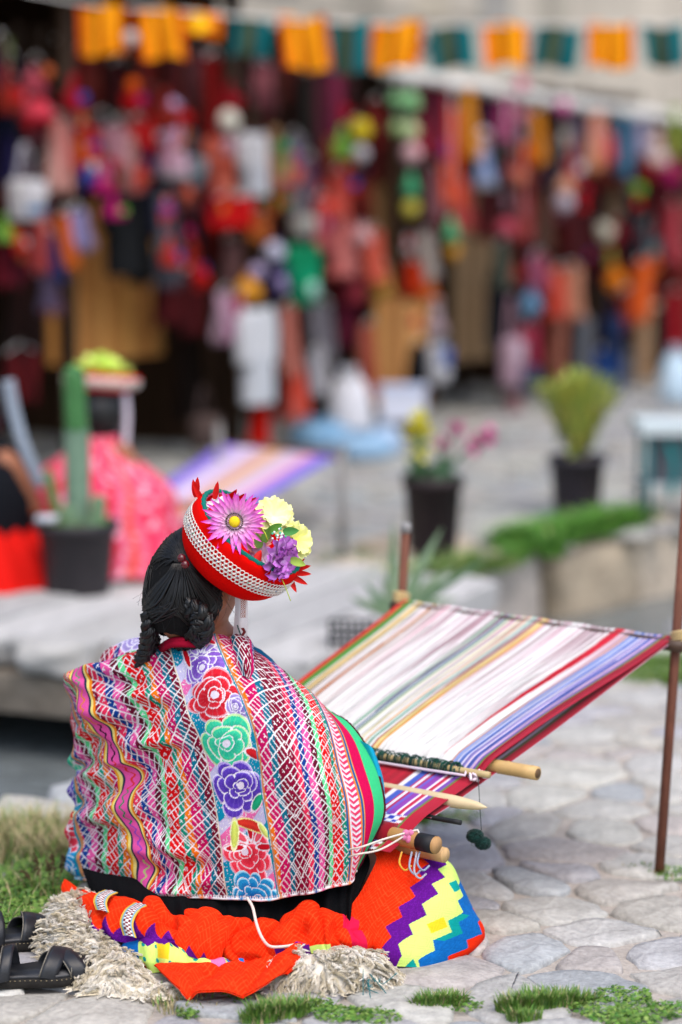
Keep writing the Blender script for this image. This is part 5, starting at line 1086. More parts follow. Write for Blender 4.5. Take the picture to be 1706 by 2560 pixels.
# cactus in a black tub
cb = ground_at(196, 1528); cb[2] = .055; pot(cb, .135, .255, 'large black plastic tub holding the tall cactus at left')
ct = thing('cactus', cb+np.array((0, 0, .235)), 'tall ribbed green column cactus with small side shoots in the black tub', 'cactus')
def column(name, P, r, col, ribs=7):
    P = crom(P, 26); k = np.linspace(0, 1, 26); rr = r*np.sqrt(np.clip(1-((k-.82)/.18).clip(0, 1)**2, .01, 1)); T, N, B = frames(P); th = np.linspace(0, 2*np.pi, ribs*4, endpoint=False); V = (P[:, None]+(rr[:, None]*(1+.13*np.cos(ribs*th))[None])[..., None]*(np.cos(th)[None, :, None]*N[:, None]+np.sin(th)[None, :, None]*B[:, None])).reshape(-1, 3)
    o = mk(name, V, grid_faces(26, ribs*4, True).tolist()+[[25*ribs*4+i for i in range(ribs*4)]], M['cactus'], ct, col); mb = MB()
    for i in range(40):
        a = i % ribs*2*np.pi/ribs; j = int(2+22*((i*7) % 40)/40); c = P[j]+rr[j]*1.1*(np.cos(a)*N[j]+np.sin(a)*B[j]); mb.add(*tube([c, c+(np.cos(a)*N[j]+np.sin(a)*B[j])*.012], [.0012, .0003], 3), lin('#d8d0b0', .8))
    tag(mb.build('spines', M['cactus'], o), kind='stuff'); return o
Yc = cb[1]
column('lower_column', [at(196, 1330, Yc), at(194, 1200, Yc), at(192, 1060, Yc), at(196, 1035, Yc)], .039, lin('#7f9f86', .62))
column('upper_column', [at(192, 1075, Yc-.01), at(188, 1000, Yc-.01), at(186, 925, Yc-.01), at(187, 912, Yc-.01)], .034, lin('#4f9050', .55))
column('side_shoot', [at(232, 1330, Yc-.03), at(244, 1290, Yc-.03), at(247, 1250, Yc-.03), at(248, 1236, Yc-.03)], .022, lin('#7ea27a', .6))
column('side_shoot', [at(160, 1330, Yc-.03), at(140, 1270, Yc-.03), at(122, 1190, Yc-.03), at(118, 1170, Yc-.03)], .016, lin('#5f8a4a', .6))
column('side_shoot', [at(175, 1330, Yc-.06), at(170, 1290, Yc-.06), at(166, 1262, Yc-.06)], .018, lin('#7ea27a', .6))
mb = MB(); 
for i in range(26): leafblade(mb, cb+np.array((rm.uniform(-.1, .1), rm.uniform(-.1, .08), .232)), (rm.normal(0, .8), rm.normal(0, .6), 1), rm.uniform(.04, .09), .02, lin(['#7fae4a', '#93b85a', '#5f9040'][i % 3], .6))
mb.build('ground_leaves', M['leaf'], ct)
V, F = box(at(118, 1296, Yc-.1), (.07, .05, .02)); mk('pale_stone', V, F, M['stone'], ct, lin('#c8ccd4', .85))
# brown pot with yellow flowers, dark pot with bushy yellow-green plant
pb = ground_at(1082, 1400); pb[2] = 0; Yp = pb[1]; pot(pb, .115, .33, 'brown black pot with yellow cactus flower and pink blossoms', '#2c2022')
pl = thing('flowering_plant', pb+np.array((0, 0, .3)), 'potted plant with one tall yellow bloom and pink blossoms', 'plant')
c = at(1046, 1090, Yp); mb = MB()
for i in range(60): d = rm.normal(size=3); d /= np.linalg.norm(d); leafblade(mb, c+d*np.array((.03, .03, .07)), d+np.array((0, 0, .6)), .05, .03, lin(['#e8dc3c', '#f0e858', '#d8d040'][i % 3], .85), .1)
mb.build('yellow_bloom', M['petal'], pl)
V, F = tube(crom([pb+np.array((-.04, 0, .30)), at(1050, 1160, Yp), c], 12), .02, 8); mk('stem', V, F, M['cactus'], pl, lin('#5f8a4a', .6))
for px, py in ((1142, 1062), (1198, 1098), (1225, 1085), (1110, 1110), (1180, 1120)):
    c = at(px, py, Yp+.03*rm.normal()); mb = MB()
    for i in range(16): d = rm.normal(size=3); d /= np.linalg.norm(d); leafblade(mb, c, d, .045, .03, lin(['#d85a9c', '#e884b4'][i % 2], .8), .2)
    mb.build('pink_blossom', M['petal'], pl); V, F = tube(crom([pb+np.array((.03, 0, .30)), (pb+np.array((.03, 0, .3))+c)/2+np.array((0, 0, .03)), c], 10), .005, 6); mk('stem', V, F, M['leaf'], pl, lin('#5f8a6a', .6))
mb = MB()
for i in range(50): leafblade(mb, pb+np.array((rm.uniform(-.08, .08), rm.uniform(-.06, .06), .30)), (rm.normal(0, .5), rm.normal(0, .5), 1), rm.uniform(.06, .16), .03, lin(['#5f8a5c', '#4f7a54', '#76a07c'][i % 3], .6), .3)
mb.build('leaves', M['leaf'], pl)
pc = ground_at(1442, 1292); pc[2] = 0; Yq = pc[1]; pot(pc, .125, .275, 'dark grey pot with the bushy yellow green shrub', '#353038')
sb = thing('potted_shrub', pc+np.array((0, 0, .25)), 'bushy yellow green shrub widening upward from the dark grey pot', 'shrub'); mb = MB(); sm_ = MB()
for i in range(420):
    a = rm.uniform(0, 6.28); f = rm.random()**.6; R = (.04+.16*f)*math.sqrt(rm.random()); b = pc+np.array((math.cos(a)*R, math.sin(a)*R, .24+.36*f-.10*(R/.2)**2*rm.random())); leafblade(mb, b, (math.cos(a)*R*4, math.sin(a)*R*4, 1), rm.uniform(.05, .10), .026, lin(['#a8b44c', '#bcc054', '#98a848', '#c4bc50', '#8aa046'][i % 5], .85)*rm.uniform(.7, 1.15), .2)
for i in range(24): a = rm.uniform(0, 6.28); sm_.add(*tube([pc+np.array((0, 0, .2)), pc+np.array((math.cos(a)*.13, math.sin(a)*.13, .5))], [.006, .002], 5), lin('#7a7a44', .6))
mb.build('foliage', M['leaf'], sb); sm_.build('stems', M['leaf'], sb)
# agave behind the loom, crate, weeds on the kerb
ag = thing('agave', (.24, 6.9, 0), 'pale green spiky agave behind the left loom stake', 'plant'); bp = at(985, 1555, 7.3)
for (dx, dz, L) in ((-.02, 1, .40), (.45, 1, .42), (.85, .7, .46), (-.05, 1, .26), (.35, 1, .27), (.75, .75, .32), (-.5, .7, .22), (.15, .8, .2), (.9, .35, .26), (-.8, .5, .18), (.5, .9, .22), (.0, 1.0, .30), (-.25, .9, .2)):
    mb = MB(); leafblade(mb, bp+rm.normal(0, .01, 3), (dx, -.2*rm.random(), dz), L*.85, .032, lin(['#9cb890', '#86a880', '#a8c098'][int(L*100) % 3], .62), .15, .35, (rm.uniform(-.3, .3), 1, .2)); mb.build('leaf', M['leaf'], ag)
cr = thing('plastic_crate', at(880, 1630, 7.15)*np.array((1, 1, 0)), 'small black lattice plastic crate left of the loom edge', 'crate'); cc = np.array(at(880, 1595, 7.2)); W_, D_, H_ = .13, .13, .085
for fy in (-1, 1):
    for i in range(7): V, F = box(cc+np.array((-W_/2+W_*i/6, fy*D_/2, 0)), (.008, .006, H_)); mk('slat', V, F, M['pot'], cr, lin('#26282c', .7), smooth=False)
    for z in (-1, 0, 1): V, F = box(cc+np.array((0, fy*(D_/2+.004), z*H_/2)), (W_+.01, .006, .010)); mk('rail', V, F, M['pot'], cr, lin('#26282c', .7), smooth=False)
for fx in (-1, 1):
    for z in (-1, 0, 1): V, F = box(cc+np.array((fx*(W_/2+.005), 0, z*H_/2)), (.006, D_, .010)); mk('rail', V, F, M['pot'], cr, lin('#26282c', .7), smooth=False)
V, F = box(cc-np.array((0, 0, H_/2+.003)), (W_, D_, .006)); mk('base', V, F, M['pot'], cr, lin('#26282c', .7), smooth=False)
def far_patch(name, label, spots, dry=.08, wid=.004, cols=None):
    global GCOL
    mb = MB(); keep_ = GCOL; GCOL = cols or GCOL
    for (px, py, R, n, h) in spots: tuft(mb, ground_at(px, py), R, n, h, .7, dry, wid)
    GCOL = keep_; o = mb.build(name, M['leaf']); tag(o, label, 'grass', kind='stuff')
far_patch('kerb_grass', 'lush green grass growing over the stone kerb of the channel', [(1290+i*15, 1372-i*3.2, .13, 170, .13) for i in range(20)]+[(1290, 1400, .06, 150, .10), (1380, 1392, .05, 150, .16)], .02, .005, [lin(c, .62) for c in ('#6fb03c', '#5fa030', '#84bc4c', '#58983a', '#78b848', '#68a83c')])
far_patch('kerb_weeds', 'sparse green weeds along the channel edge behind the loom', [(1000+i*34, 1460-i*6, .12, 90, .10) for i in range(8)]+[(905, 1400, .2, 90, .06), (960, 1500, .15, 120, .12), (900, 1520, .15, 90, .08), (1180, 1420, .10, 120, .10)])
far_patch('pot_weeds', 'green weeds at the foot of the black cactus tub', [(130, 1530, .1, 120, .06), (170, 1535, .1, 120, .05), (230, 1530, .1, 60, .04)])
# second weaver, seated farther back
def far_weaver(px, pyb, hatpx, label, cols, hatcol, face, full=True, sc=1.0):
    b = ground_at(px, pyb); b[2] = 0; p = thing('person', b, label, 'person', None); up_ = np.array((0, 0, 1.0)); f = np.array((*face, 0.0)); f /= np.linalg.norm(f); r = np.cross(f, up_)
    hc = b+up_*.63+f*.06; J = {'pelvis': (b+up_*.12, .11), 'waist': (b+up_*.26+f*.02, .10), 'chest': (b+up_*.42+f*.03, .105), 'neck': (b+up_*.53+f*.05, .05), 'nk2': (hc-up_*.07, .045)}; E = [('pelvis', 'waist'), ('waist', 'chest'), ('chest', 'neck'), ('neck', 'nk2')]; ex = []
    for s, t in ((1, 'r'), (-1, 'l')):
        J['s'+t] = (b+up_*.49+r*s*.13+f*.03, .048); J['e'+t] = (b+up_*.30+r*s*.17+f*.14, .038); J['w'+t] = (b+up_*.28+r*s*.10+f*.32, .026); J['k'+t] = (b+up_*.10+r*s*.20+f*.30, .06); J['a'+t] = (b+up_*.05+r*s*.02+f*.2, .04)
        E += [('chest', 's'+t), ('s'+t, 'e'+t), ('e'+t, 'w'+t), ('pelvis', 'k'+t), ('k'+t, 'a'+t)]; ex += hand(J['w'+t][0], f, -up_, -s)
    hv_, hf_, (x_, y_, z_) = head_mesh(hc, f+np.array((0, 0, -.2)), n=28, m=22); ex.append((hv_, hf_)); V, F = skin_body(J, E, ex, .009); mk('body', V, F, M['skin'], p)
    for s in (-1, 1): V, F = ball(hc+x_*s*.031+y_*.078+z_*.008, .011, 8, 6); mk('eye', V, F, M['paint'], p, lin('#1d1612', .8))
    V, F = ball(hc-y_*.012+z_*.01, (.088, .095, .115), 20, 14, np.stack([x_, y_, z_], 1)); mk('hair', V, F, M['hair'], p)
    V, F = tube(crom([hc-y_*.09-z_*.04, hc-y_*.10-z_*.12, b+up_*.40-f*.09], 12), .02, 8); mk('braid', V, F, M['hair'], p)
    # cape
    nth, nz = 120, 60; th = np.linspace(0, 2*np.pi, nth); zz = np.linspace(0, 1, nz); TH, ZZ = np.meshgrid(th, zz, indexing='ij'); Rr = (.075+.175*smooth01(ZZ*2.2)+.11*ZZ)*(1+.05*np.sin(TH*9+ZZ*3)*ZZ); Z = .56-.47*ZZ-.03*np.cos(TH)*0; 
    Pc = b+np.stack([Rr*np.cos(TH)*r[0]+Rr*.85*np.sin(TH)*f[0], Rr*np.cos(TH)*r[1]+Rr*.85*np.sin(TH)*f[1], Z], -1)+f*.03*(1-ZZ)[..., None]
    st = (np.floor(TH*8+.3*np.sin(ZZ*14))).astype(int) % len(cols); cc_ = np.array([lin(h, .82) for h in cols])[st]; cc_ = np.where((n2(TH*26, ZZ*30, 3.0) > .80)[..., None], lin('#efb8c8', .85), cc_)
    mk('shawl', Pc.reshape(-1, 3), grid_faces(nth, nz), M['cloth_far'], p, cc_.reshape(-1, 3))
    Rk = lambda z: .30+.10*(1-z); V, F = lathe([(.2, .16), (.30, .12), (.36, .06), (.40, .005)], 60, b+f*.06, wob=lambda V: V*np.array((1, .85, 1))*(1+.04*np.sin(np.arctan2(V[:, 1], V[:, 0])*17))[:, None]); mk('skirt', V, F, M['cloth_far'], p, np.repeat(np.array([lin('#16161a', .7), lin('#e03a1a', .8), lin('#e8401c', .8), lin('#e0e0e4', .8)]), 60, 0))
    hb = hc+up_*.095-f*.01; A_ = axes(up_*1.0+f*.10); h = thing('flower_hat', hb, 'red hat with pale braid band and lime yellow crown, on the distant '+('weaver' if full else 'figure'), 'hat')
    V, F = lathe([(.0, .0), (.09, -.01), (.125, .01), (.138, .045), (.132, .05), (.10, .03), (0, .03)], 40, hb, A_); mk('brim', V, F, M['felt'], h)
    V, F = lathe([(.128, .004), (.139, .016), (.141, .034), (.136, .038)], 40, hb, A_); mk('braid_band', V, F, M['paint'], h, lin('#cbbfb4', .85)); mb = MB()
    for i in range(40): d = rm.normal(size=3); d[2] = abs(d[2]); d /= np.linalg.norm(d); leafblade(mb, hb+A_ @ (d*np.array((.07, .07, .045))+np.array((0, 0, .04))), A_ @ d, .055, .055, lin(['#dcf47c', '#e8f898', '#d0ec6c'][i % 3], 1.0), .2)
    mb.build('lime_flowers', M['petal'], h); V, F = tube(crom([hc+r*.088+f*.02+up_*.09, hc+r*.095+f*.02, hc+r*.085-up_*.13+f*.02], 10), .012, 6, flat=.3); mk('chin_strap', V, F, M['cloth_far'], h, lin('#dcd4e0', .9)); return p, b
far_weaver(236, 1476, 295, 'distant weaver in a pink red shawl seated behind the cactus', ['#e02850', '#e85878', '#d82440', '#e47090', '#e05040', '#e8607c'], '', (.6, .8))
# figure at the left edge in dark top and red skirt
b3 = ground_at(-55, 1500); b3[2] = 0
p3 = thing('person', b3, 'person in dark jacket and red skirt cut off by the left edge', 'person'); up_ = np.array((0, 0, 1.0)); f3 = np.array((.5, .86, 0)); r3 = np.cross(f3, up_)
hc = b3+up_*.66+f3*.04; hv_, hf_, _ = head_mesh(hc, f3, n=28, m=22)
J = {'pelvis': (b3+up_*.12, .11), 'waist': (b3+up_*.28, .10), 'chest': (b3+up_*.44, .105), 'neck': (b3+up_*.55, .05), 'nk2': (hc-up_*.07, .045), 'sr': (b3+up_*.51+r3*.15, .048), 'er': (b3+up_*.32+r3*.19+f3*.08, .038), 'wr': (b3+up_*.26+r3*.12+f3*.26, .026), 'sl': (b3+up_*.51-r3*.15, .048), 'el': (b3+up_*.32-r3*.19+f3*.08, .038), 'wl': (b3+up_*.26-r3*.12+f3*.26, .026), 'kr': (b3+up_*.1+r3*.2+f3*.3, .06), 'kl': (b3+up_*.1-r3*.2+f3*.3, .06), 'ar': (b3+up_*.05+f3*.2+r3*.03, .04), 'al': (b3+up_*.05+f3*.2-r3*.03, .04)}
E = [('pelvis', 'waist'), ('waist', 'chest'), ('chest', 'neck'), ('neck', 'nk2'), ('chest', 'sr'), ('sr', 'er'), ('er', 'wr'), ('chest', 'sl'), ('sl', 'el'), ('el', 'wl'), ('pelvis', 'kr'), ('kr', 'ar'), ('pelvis', 'kl'), ('kl', 'al')]
V, F = skin_body(J, E, [(hv_, hf_)]+hand(J['wr'][0], f3, -up_, -1)+hand(J['wl'][0], f3, -up_, 1), .009); mk('body', V, F, M['skin'], p3)
V, F = ball(hc+up_*.012-f3*.012, (.09, .10, .115), 20, 14); mk('hair', V, F, M['hair'], p3)
V, F = lathe([(.06, .58), (.13, .55), (.20, .48), (.22, .36), (.19, .22)], 40, b3, wob=lambda V: V*np.array((1, .75, 1))); mk('jacket', V, F, M['cloth_far'], p3, lin('#14161c', .8))
V, F = lathe([(.17, .26), (.26, .20), (.33, .10), (.37, .005)], 60, b3+f3*.03, wob=lambda V: V*(1+.05*np.sin(np.arctan2(V[:, 1], V[:, 0])*15))[:, None]); mk('skirt', V, F, M['cloth_far'], p3, lin('#d6160e', .8))
V, F = tube(crom([at(20, 950, b3[1]-.05), at(38, 1040, b3[1]-.06), at(66, 1130, b3[1]-.08), at(104, 1215, b3[1]-.08)], 20), .022, 8, flat=.35); mk('carrying_cloth', V, F, M['cloth_far'], p3, lin('#9aa6b4', .7))
# small red and white bundle between
bd = thing('cloth_bundle', ground_at(90, 1470), 'red and white cloth bundle on the pavement left of the cactus tub', 'bundle')
for k, (px, py, c, rr_) in enumerate(((85, 1405, '#f04018', (.11, .08, .045)), (70, 1435, '#e0dce0', (.10, .08, .05)), (85, 1478, '#f07a48', (.05, .05, .045)), (350, 1440, '#e8482c', (.13, .08, .05)), (370, 1465, '#e4dce0', (.10, .07, .04)))):
    if k == 3: bd = thing('cloth_bundle', ground_at(350, 1490), 'red and white cloth edge on the pavement right of the cactus tub', 'bundle')
    V, F = ball(at(px, py, 8.75)*np.array((1, 1, 0))+np.array((0, 0, max(.03, at(px, py, 8.75)[2]))), rr_, 16, 10, bump=.2, seed=k); mk('folded_cloth', V, F, M['cloth_far'], bd, lin(c, .85))
# the second loom with a purple striped warp
q = [at(842, 1146, 10.2), at(700, 1128, 10.8), at(395, 1225, 9.0), at(430, 1345, 8.85)]; l2 = thing('backstrap_loom', (q[0]+q[2])/2*np.array((1, 1, 0)), 'distant loom with a purple, lilac and tan striped warp', 'loom')
c4 = [at(555, 1108, 11.3), at(845, 1140, 10.2), at(330, 1260, 9.1), at(520, 1330, 8.8)]
a_, s_ = np.meshgrid(np.linspace(0, 1, 90), np.linspace(0, 1, 20), indexing='ij'); Pq = (c4[0]*(1-a_[..., None])+c4[1]*a_[..., None])*(1-s_[..., None])+(c4[2]*(1-a_[..., None])+c4[3]*a_[..., None])*s_[..., None]
bands_ = ['#7a68c8', '#8a74c8', '#c8b4d4', '#d4c4d8', '#c8a8c8', '#d8b090', '#d09a70', '#d4bcc8', '#c4b4d0', '#e0a0b8', '#9a80d0', '#6c66cc']; ci = np.minimum((a_*12).astype(int), 11)
mk('warp_threads', Pq.reshape(-1, 3), grid_faces(90, 20), M['cloth_far'], l2, np.array([lin(h, .85) for h in bands_])[ci].reshape(-1, 3))
V, F = tube([c4[0], c4[1]], .016, 10); mk('far_beam', V, F, M['wood'], l2, lin('#6a4a34', .7)); V, F = tube([c4[2], c4[3]], .016, 10); mk('near_beam', V, F, M['wood'], l2, lin('#6a4a34', .7))
for px, y0, y1, lb in ((857, 1120, 1405, 'grey upright loom stake in front of the blue sacks'), (548, 1060, 1300, 'thin stake behind the second loom and the flowered hat')):
    b = ground_at(px, y1); s_o = thing('loom_stake', b, lb, 'stake'); V, F = tube([b, at(px, y0, b[1]+.02)], .016, 10); mk('rod', V, F, M['wood'], s_o, lin('#8f8c88', .75)); V, F = tube([at(px, y0+3, b[1]+.02), at(px, y0-4, b[1]+.02)], [.018, .014], 10); mk('cap', V, F, M['wood'], s_o, lin('#7a7672', .7))
# sacks and boxes on the pavement before the stalls
def sack(px, pyb, w, h, Y, col, label, cat='sack', top=None):
    b = at(px, pyb, Y); b[2] = 0; s_ = Y/FPX; o = thing('market_sack', b, label, cat, 'sacks on the ground before the stalls'); W, H = w*s_, h*s_
    prof = [(0, .0), (W*.46, .0), (W*.53, H*.25), (W*.5, H*.6), (W*.36, H*.85), (W*.2, H*.94)]; V, F = lathe(prof, 26, b, wob=lambda V: V*np.array((1, .8, 1))*(1+.06*np.sin(np.arctan2(V[:, 1], V[:, 0])*7+V[:, 2]*20))[:, None]); mk('bag_body', V, F, M['cloth_far'], o, lin(col, .82))
    V, F = lathe([(W*.2, H*.93), (W*.14, H*.97), (W*.22, H*1.06)], 20, b, wob=lambda V: V*(1+.1*np.sin(np.arctan2(V[:, 1], V[:, 0])*6))[:, None]); mk('tied_neck', V, F, M['cloth_far'], o, lin(top or col, .85)); return o
sack(873, 1105, 110, 170, 13.9, '#d8d8de', 'pale grey white sack leaning before the stall above the blue bags')
sack(800, 1120, 150, 70, 13.6, '#7fa8c8', 'light blue low sack left of the pale sack'); sack(905, 1150, 150, 70, 13.0, '#8fb0cc', 'pale blue low sack right of the loom stake'); sack(960, 1140, 90, 75, 13.2, '#a8bcd4', 'bluish grey small sack beside the yellow bloom')
sack(1690, 1040, 80, 130, 16.5, '#c4dcec', 'light blue white sack at the right edge')
bx = thing('white_box', front(1005, 1055, .6)*np.array((1, 1, 0)), 'white box with bluish lid standing before the tan panel', 'box'); c = front(1008, 1012, .6); V, F = box(c, (.26, .2, .17)); mk('carton', V, F, M['paint'], bx, lin('#d4d8e6', .85), smooth=False); V, F = box(c+np.array((0, 0, .1)), (.28, .22, .03)); mk('lid', V, F, M['paint'], bx, lin('#c2cce4', .85), smooth=False); V, F = box(np.array((c[0], c[1], (c[2]-.085)/2)), (.24, .18, c[2]-.085)); mk('stand', V, F, M['dark_wood'], bx, smooth=False)
# teal metal table at the right edge
tb_ = ground_at(1690, 1310); tb_[2] = 0; Yt = tb_[1]; tt = thing('metal_table', tb_, 'pale topped teal metal table at the right edge of the pavement', 'table'); z1 = at(1690, 1068, Yt)[2]; wT = .22
V, F = box(tb_+np.array((.06, .1, z1)), (.46, .40, .05)); mk('tabletop', V, F, M['paint'], tt, lin('#c8d4d6', .85), smooth=False)
for sx in (-1, 1):
    for sy in (-1, 1): V, F = tube([tb_+np.array((.06+sx*.19, .1+sy*.16, 0)), tb_+np.array((.06+sx*.19, .1+sy*.16, z1-.02))], .013, 8); mk('leg', V, F, M['paint'], tt, lin('#1c7a80', .7))
V, F = box(tb_+np.array((.0, .1, z1*.66)), (.20, .20, .26), bev=.02); mk('grey_basket', V, F, M['pot'], tt, lin('#6a6e76', .8), smooth=False)
V, F = box(tb_+np.array((.06, .1, z1*.40)), (.40, .34, .02)); mk('lower_shelf', V, F, M['paint'], tt, lin('#b8c2c4', .8), smooth=False)
for k in range(3): V, F = tube(crom([tb_+np.array((-.05+.08*k, -.075, z1*.85)), tb_+np.array((-.02+.08*k, -.09, z1*.6)), tb_+np.array((-.04+.08*k, -.08, z1*.3))], 12), .014, 6); mk('hanging_ribbon', V, F, M['cloth_far'], tt, lin('#0f8a8c', .75))
# ------------------------------------------------------------------ wares hanging in and before the stalls
rg = np.random.default_rng(61); TOP = lambda p: np.array((p[0], p[1], max(p[2]+.05, 2.2)))
GR = 'wares hanging along the market stalls'
def g_cloth(px, py, w, h, cols, off, label, horiz=False, group=GR, cat='textile'):
    c = front(px, py, off); s_ = c[1]/FPX; W, H = w*s_/.86, h*s_; nu, nv = 34, 22; u = np.linspace(-.5, .5, nu); v = np.linspace(0, 1, nv); U_, V_ = np.meshgrid(u, v, indexing='ij'); k = rg.uniform(0, 6)
    wob_ = .035*np.sin(U_*13+k+V_*1.5)*(.4+V_)+.012*np.sin(U_*31+k)
    P = c+np.stack([U_*W*FD[0]+wob_*FN[0], U_*W*FD[1]+wob_*FN[1], H*(.5-V_)-.03*H*np.cos(U_*5+k)*V_], -1); q = V_ if horiz else U_+.5; n = len(cols); seq = np.array([lin(x, .64) for x in cols])
    ci = seq[np.minimum((q*n*(1 if horiz or n < 3 else 2)).astype(int) % n, n-1)]; ci = ci*(1-.25*(n2(U_*26, V_*26, k)-.5))[..., None]
    nn = nu*nv; P2 = P-np.r_[FN, 0]*.012; f = grid_faces(nu, nv); o = mk('hanging_textile', np.vstack([P.reshape(-1, 3), P2.reshape(-1, 3)]), np.vstack([f, f[:, ::-1]+nn]), M['cloth_far'], None, np.vstack([ci.reshape(-1, 3)]*2)); tag(o, label, cat, group)
    mb = MB()
    for i in range(9): b = P[int((i+.5)*nu/9), -1]; mb.add(*tube([b, b+np.array((.004*math.sin(i), 0, -.035))], [.007, .003], 5), ci[int((i+.5)*nu/9), -1])
    tag(mb.build('fringe', M['cloth_far'], o), kind='stuff'); V, F = tube([P[2, 0], P[nu//2, 0]+np.array((0, 0, .04)), P[-3, 0]], .004, 5); mk('hanging_cord', V, F, M['tarp'], o); return o
def fuzz(c, r, col, seed):
    c = np.array(c); V, F = ball(c, r*.86, 14, 10, bump=.22, seed=seed); mb = MB(); mb.add(V, F, col); q = np.random.default_rng(seed)
    for i in range(46):
        d = q.normal(size=3); d /= np.linalg.norm(d); a = np.cross(d, (0, .3, 1)); a /= np.linalg.norm(a); b = c+d*r*.7; mb.add([b-a*r*.12, b+a*r*.12, c+d*r*1.08], [[0, 1, 2]], col*q.uniform(.85, 1.1))
    return mb
SD = [0]
def g_pom(px, py, w, h, cols, off, label, cord=False):
    c = front(px, py, off); r = w*c[1]/FPX/2; SD[0] += 1; o = fuzz(c, r, lin(cols[0], .72), SD[0]).build('yarn_pompom', M['cloth_far']); tag(o, label, 'pompom', 'yarn pompoms hanging on cords'); V, F = tube([c+np.array((0, 0, r*.8)), TOP(c)], .003, 5); mk('cord', V, F, M['tarp'] if cord else M['roof'], o)
    if len(cols) > 1:
        V, F = lathe([(.002, .0), (r*.5, -r*.7), (r*.62, -r*1.7), (0, -r*1.6)], 12, c-np.array((0, 0, r*.8))); mk('tassel', V, F, M['cloth_far'], o, lin(cols[1], .70))
    return o
def g_strand(px, items, off, label):
    c0 = front(px, items[0][0], off); o = thing('pompom_strand', np.array((c0[0], c0[1], 0)), label, 'garland', 'pompom strands hanging from the eave'); last = c0
    for (py, w, kind, col) in items:
        c = front(px+rg.uniform(-3, 3), py, off); r = w*c[1]/FPX/2; SD[0] += 1
        if kind == 'p': fuzz(c, r, lin(col, .72), SD[0]).build('pompom', M['cloth_far'], o)
        elif kind == 'b': V, F = lathe([(.003, r*1.3), (r*.35, r*1.0), (r*.75, -r*.3), (r*.95, -r*1.2), (r*.5, -r*1.15), (0, -r*.9)], 18, c); mk('cloth_bell', V, F, M['cloth_far'], o, lin(col, .64))
        else: V, F = lathe([(.003, r), (r*.4, r*.7), (r*.5, -r*1.5), (0, -r*1.6)], 12, c); mk('tassel', V, F, M['cloth_far'], o, lin(col, .64))
        last = c
    V, F = tube([TOP(c0), last], .0035, 5); mk('cord', V, F, M['tarp'], o); return o
def g_bag(px, py, w, h, cols, off, label):
    c = front(px, py, off); s_ = c[1]/FPX; W, H = w*s_, h*s_; o = thing('woven_bag', c, label, 'bag', GR); t = np.r_[FD, 0]; n = np.r_[FN, 0]; up_ = np.array((0, 0, 1.0)); R_ = np.stack([t, n, up_], 1)
    prof = np.array([(-1, -.86), (-.9, -1), (.9, -1), (1, -.86), (1.0, .7), (.86, 1), (-.86, 1), (-1, .7)])*np.array((W, H))*.5; m_ = len(prof); V = []
    for d, k in ((-.05, .86), (-.03, .98), (0, 1.0), (.03, .98), (.05, .86)): V += [c+t*x*k+up_*z*k+n*d for x, z in prof]
    F = grid_faces(5, m_, True).tolist()+[list(range(m_-1, -1, -1)), [4*m_+i for i in range(m_)]]; col = np.repeat(lin(cols[0], .64)[None], len(V), 0); mk('pouch', V, F, M['cloth_far'], o, col)
    V, F = box(c+n*.056+up_*H*.22, (W*.92, .012, H*.45), R_); fo = mk('flap', V, F, M['cloth_far'], o, lin(cols[1 % len(cols)], .64), smooth=False)
    V, F = box(c+n*.056-up_*H*.22, (W*.8, .010, H*.12), R_); mk('stripe', V, F, M['cloth_far'], o, lin(cols[2 % len(cols)], .64), smooth=False)
    V, F = tube(crom([c-t*W*.42+up_*H*.4, c-t*W*.2+up_*H*1.1, c+up_*H*1.35, c+t*W*.2+up_*H*1.1, c+t*W*.42+up_*H*.4], 18), .012, 6, flat=.4); mk('strap', V, F, M['cloth_far'], o, lin(cols[-1], .64)); return o
def g_hat(px, py, w, h, cols, off, label):
    c = front(px, py, off); s_ = c[1]/FPX; W, H = w*s_, h*s_; o = thing('knitted_hat', c, label, 'hat', GR); t = np.r_[FD, 0]; up_ = np.array((0, 0, 1.0))
    V, F = lathe([(.004, H*.5), (W*.2, H*.42), (W*.4, H*.15), (W*.5, -H*.2), (W*.46, -H*.24), (0, -H*.1)], 22, c); n = len(V)//6; cc = np.vstack([np.repeat(lin(cols[i % len(cols)], .64)[None], n, 0) for i in (0, 0, 1, 0, 1, 1)]); mk('crown', V, F, M['cloth_far'], o, cc)
    for s in (-1, 1):
        V, F = lathe([(W*.17, 0), (W*.14, -H*.2), (.004, -H*.42)], 10, c+t*s*W*.36-up_*H*.16); mk('ear_flap', V, F, M['cloth_far'], o, lin(cols[-1], .64))
    fuzz(c+up_*H*.55, W*.14, lin(cols[-1], .70), int(px)).build('pompom', M['cloth_far'], o); V, F = tube([c+up_*H*.5, TOP(c)], .002, 4); mk('cord', V, F, M['roof'], o); return o
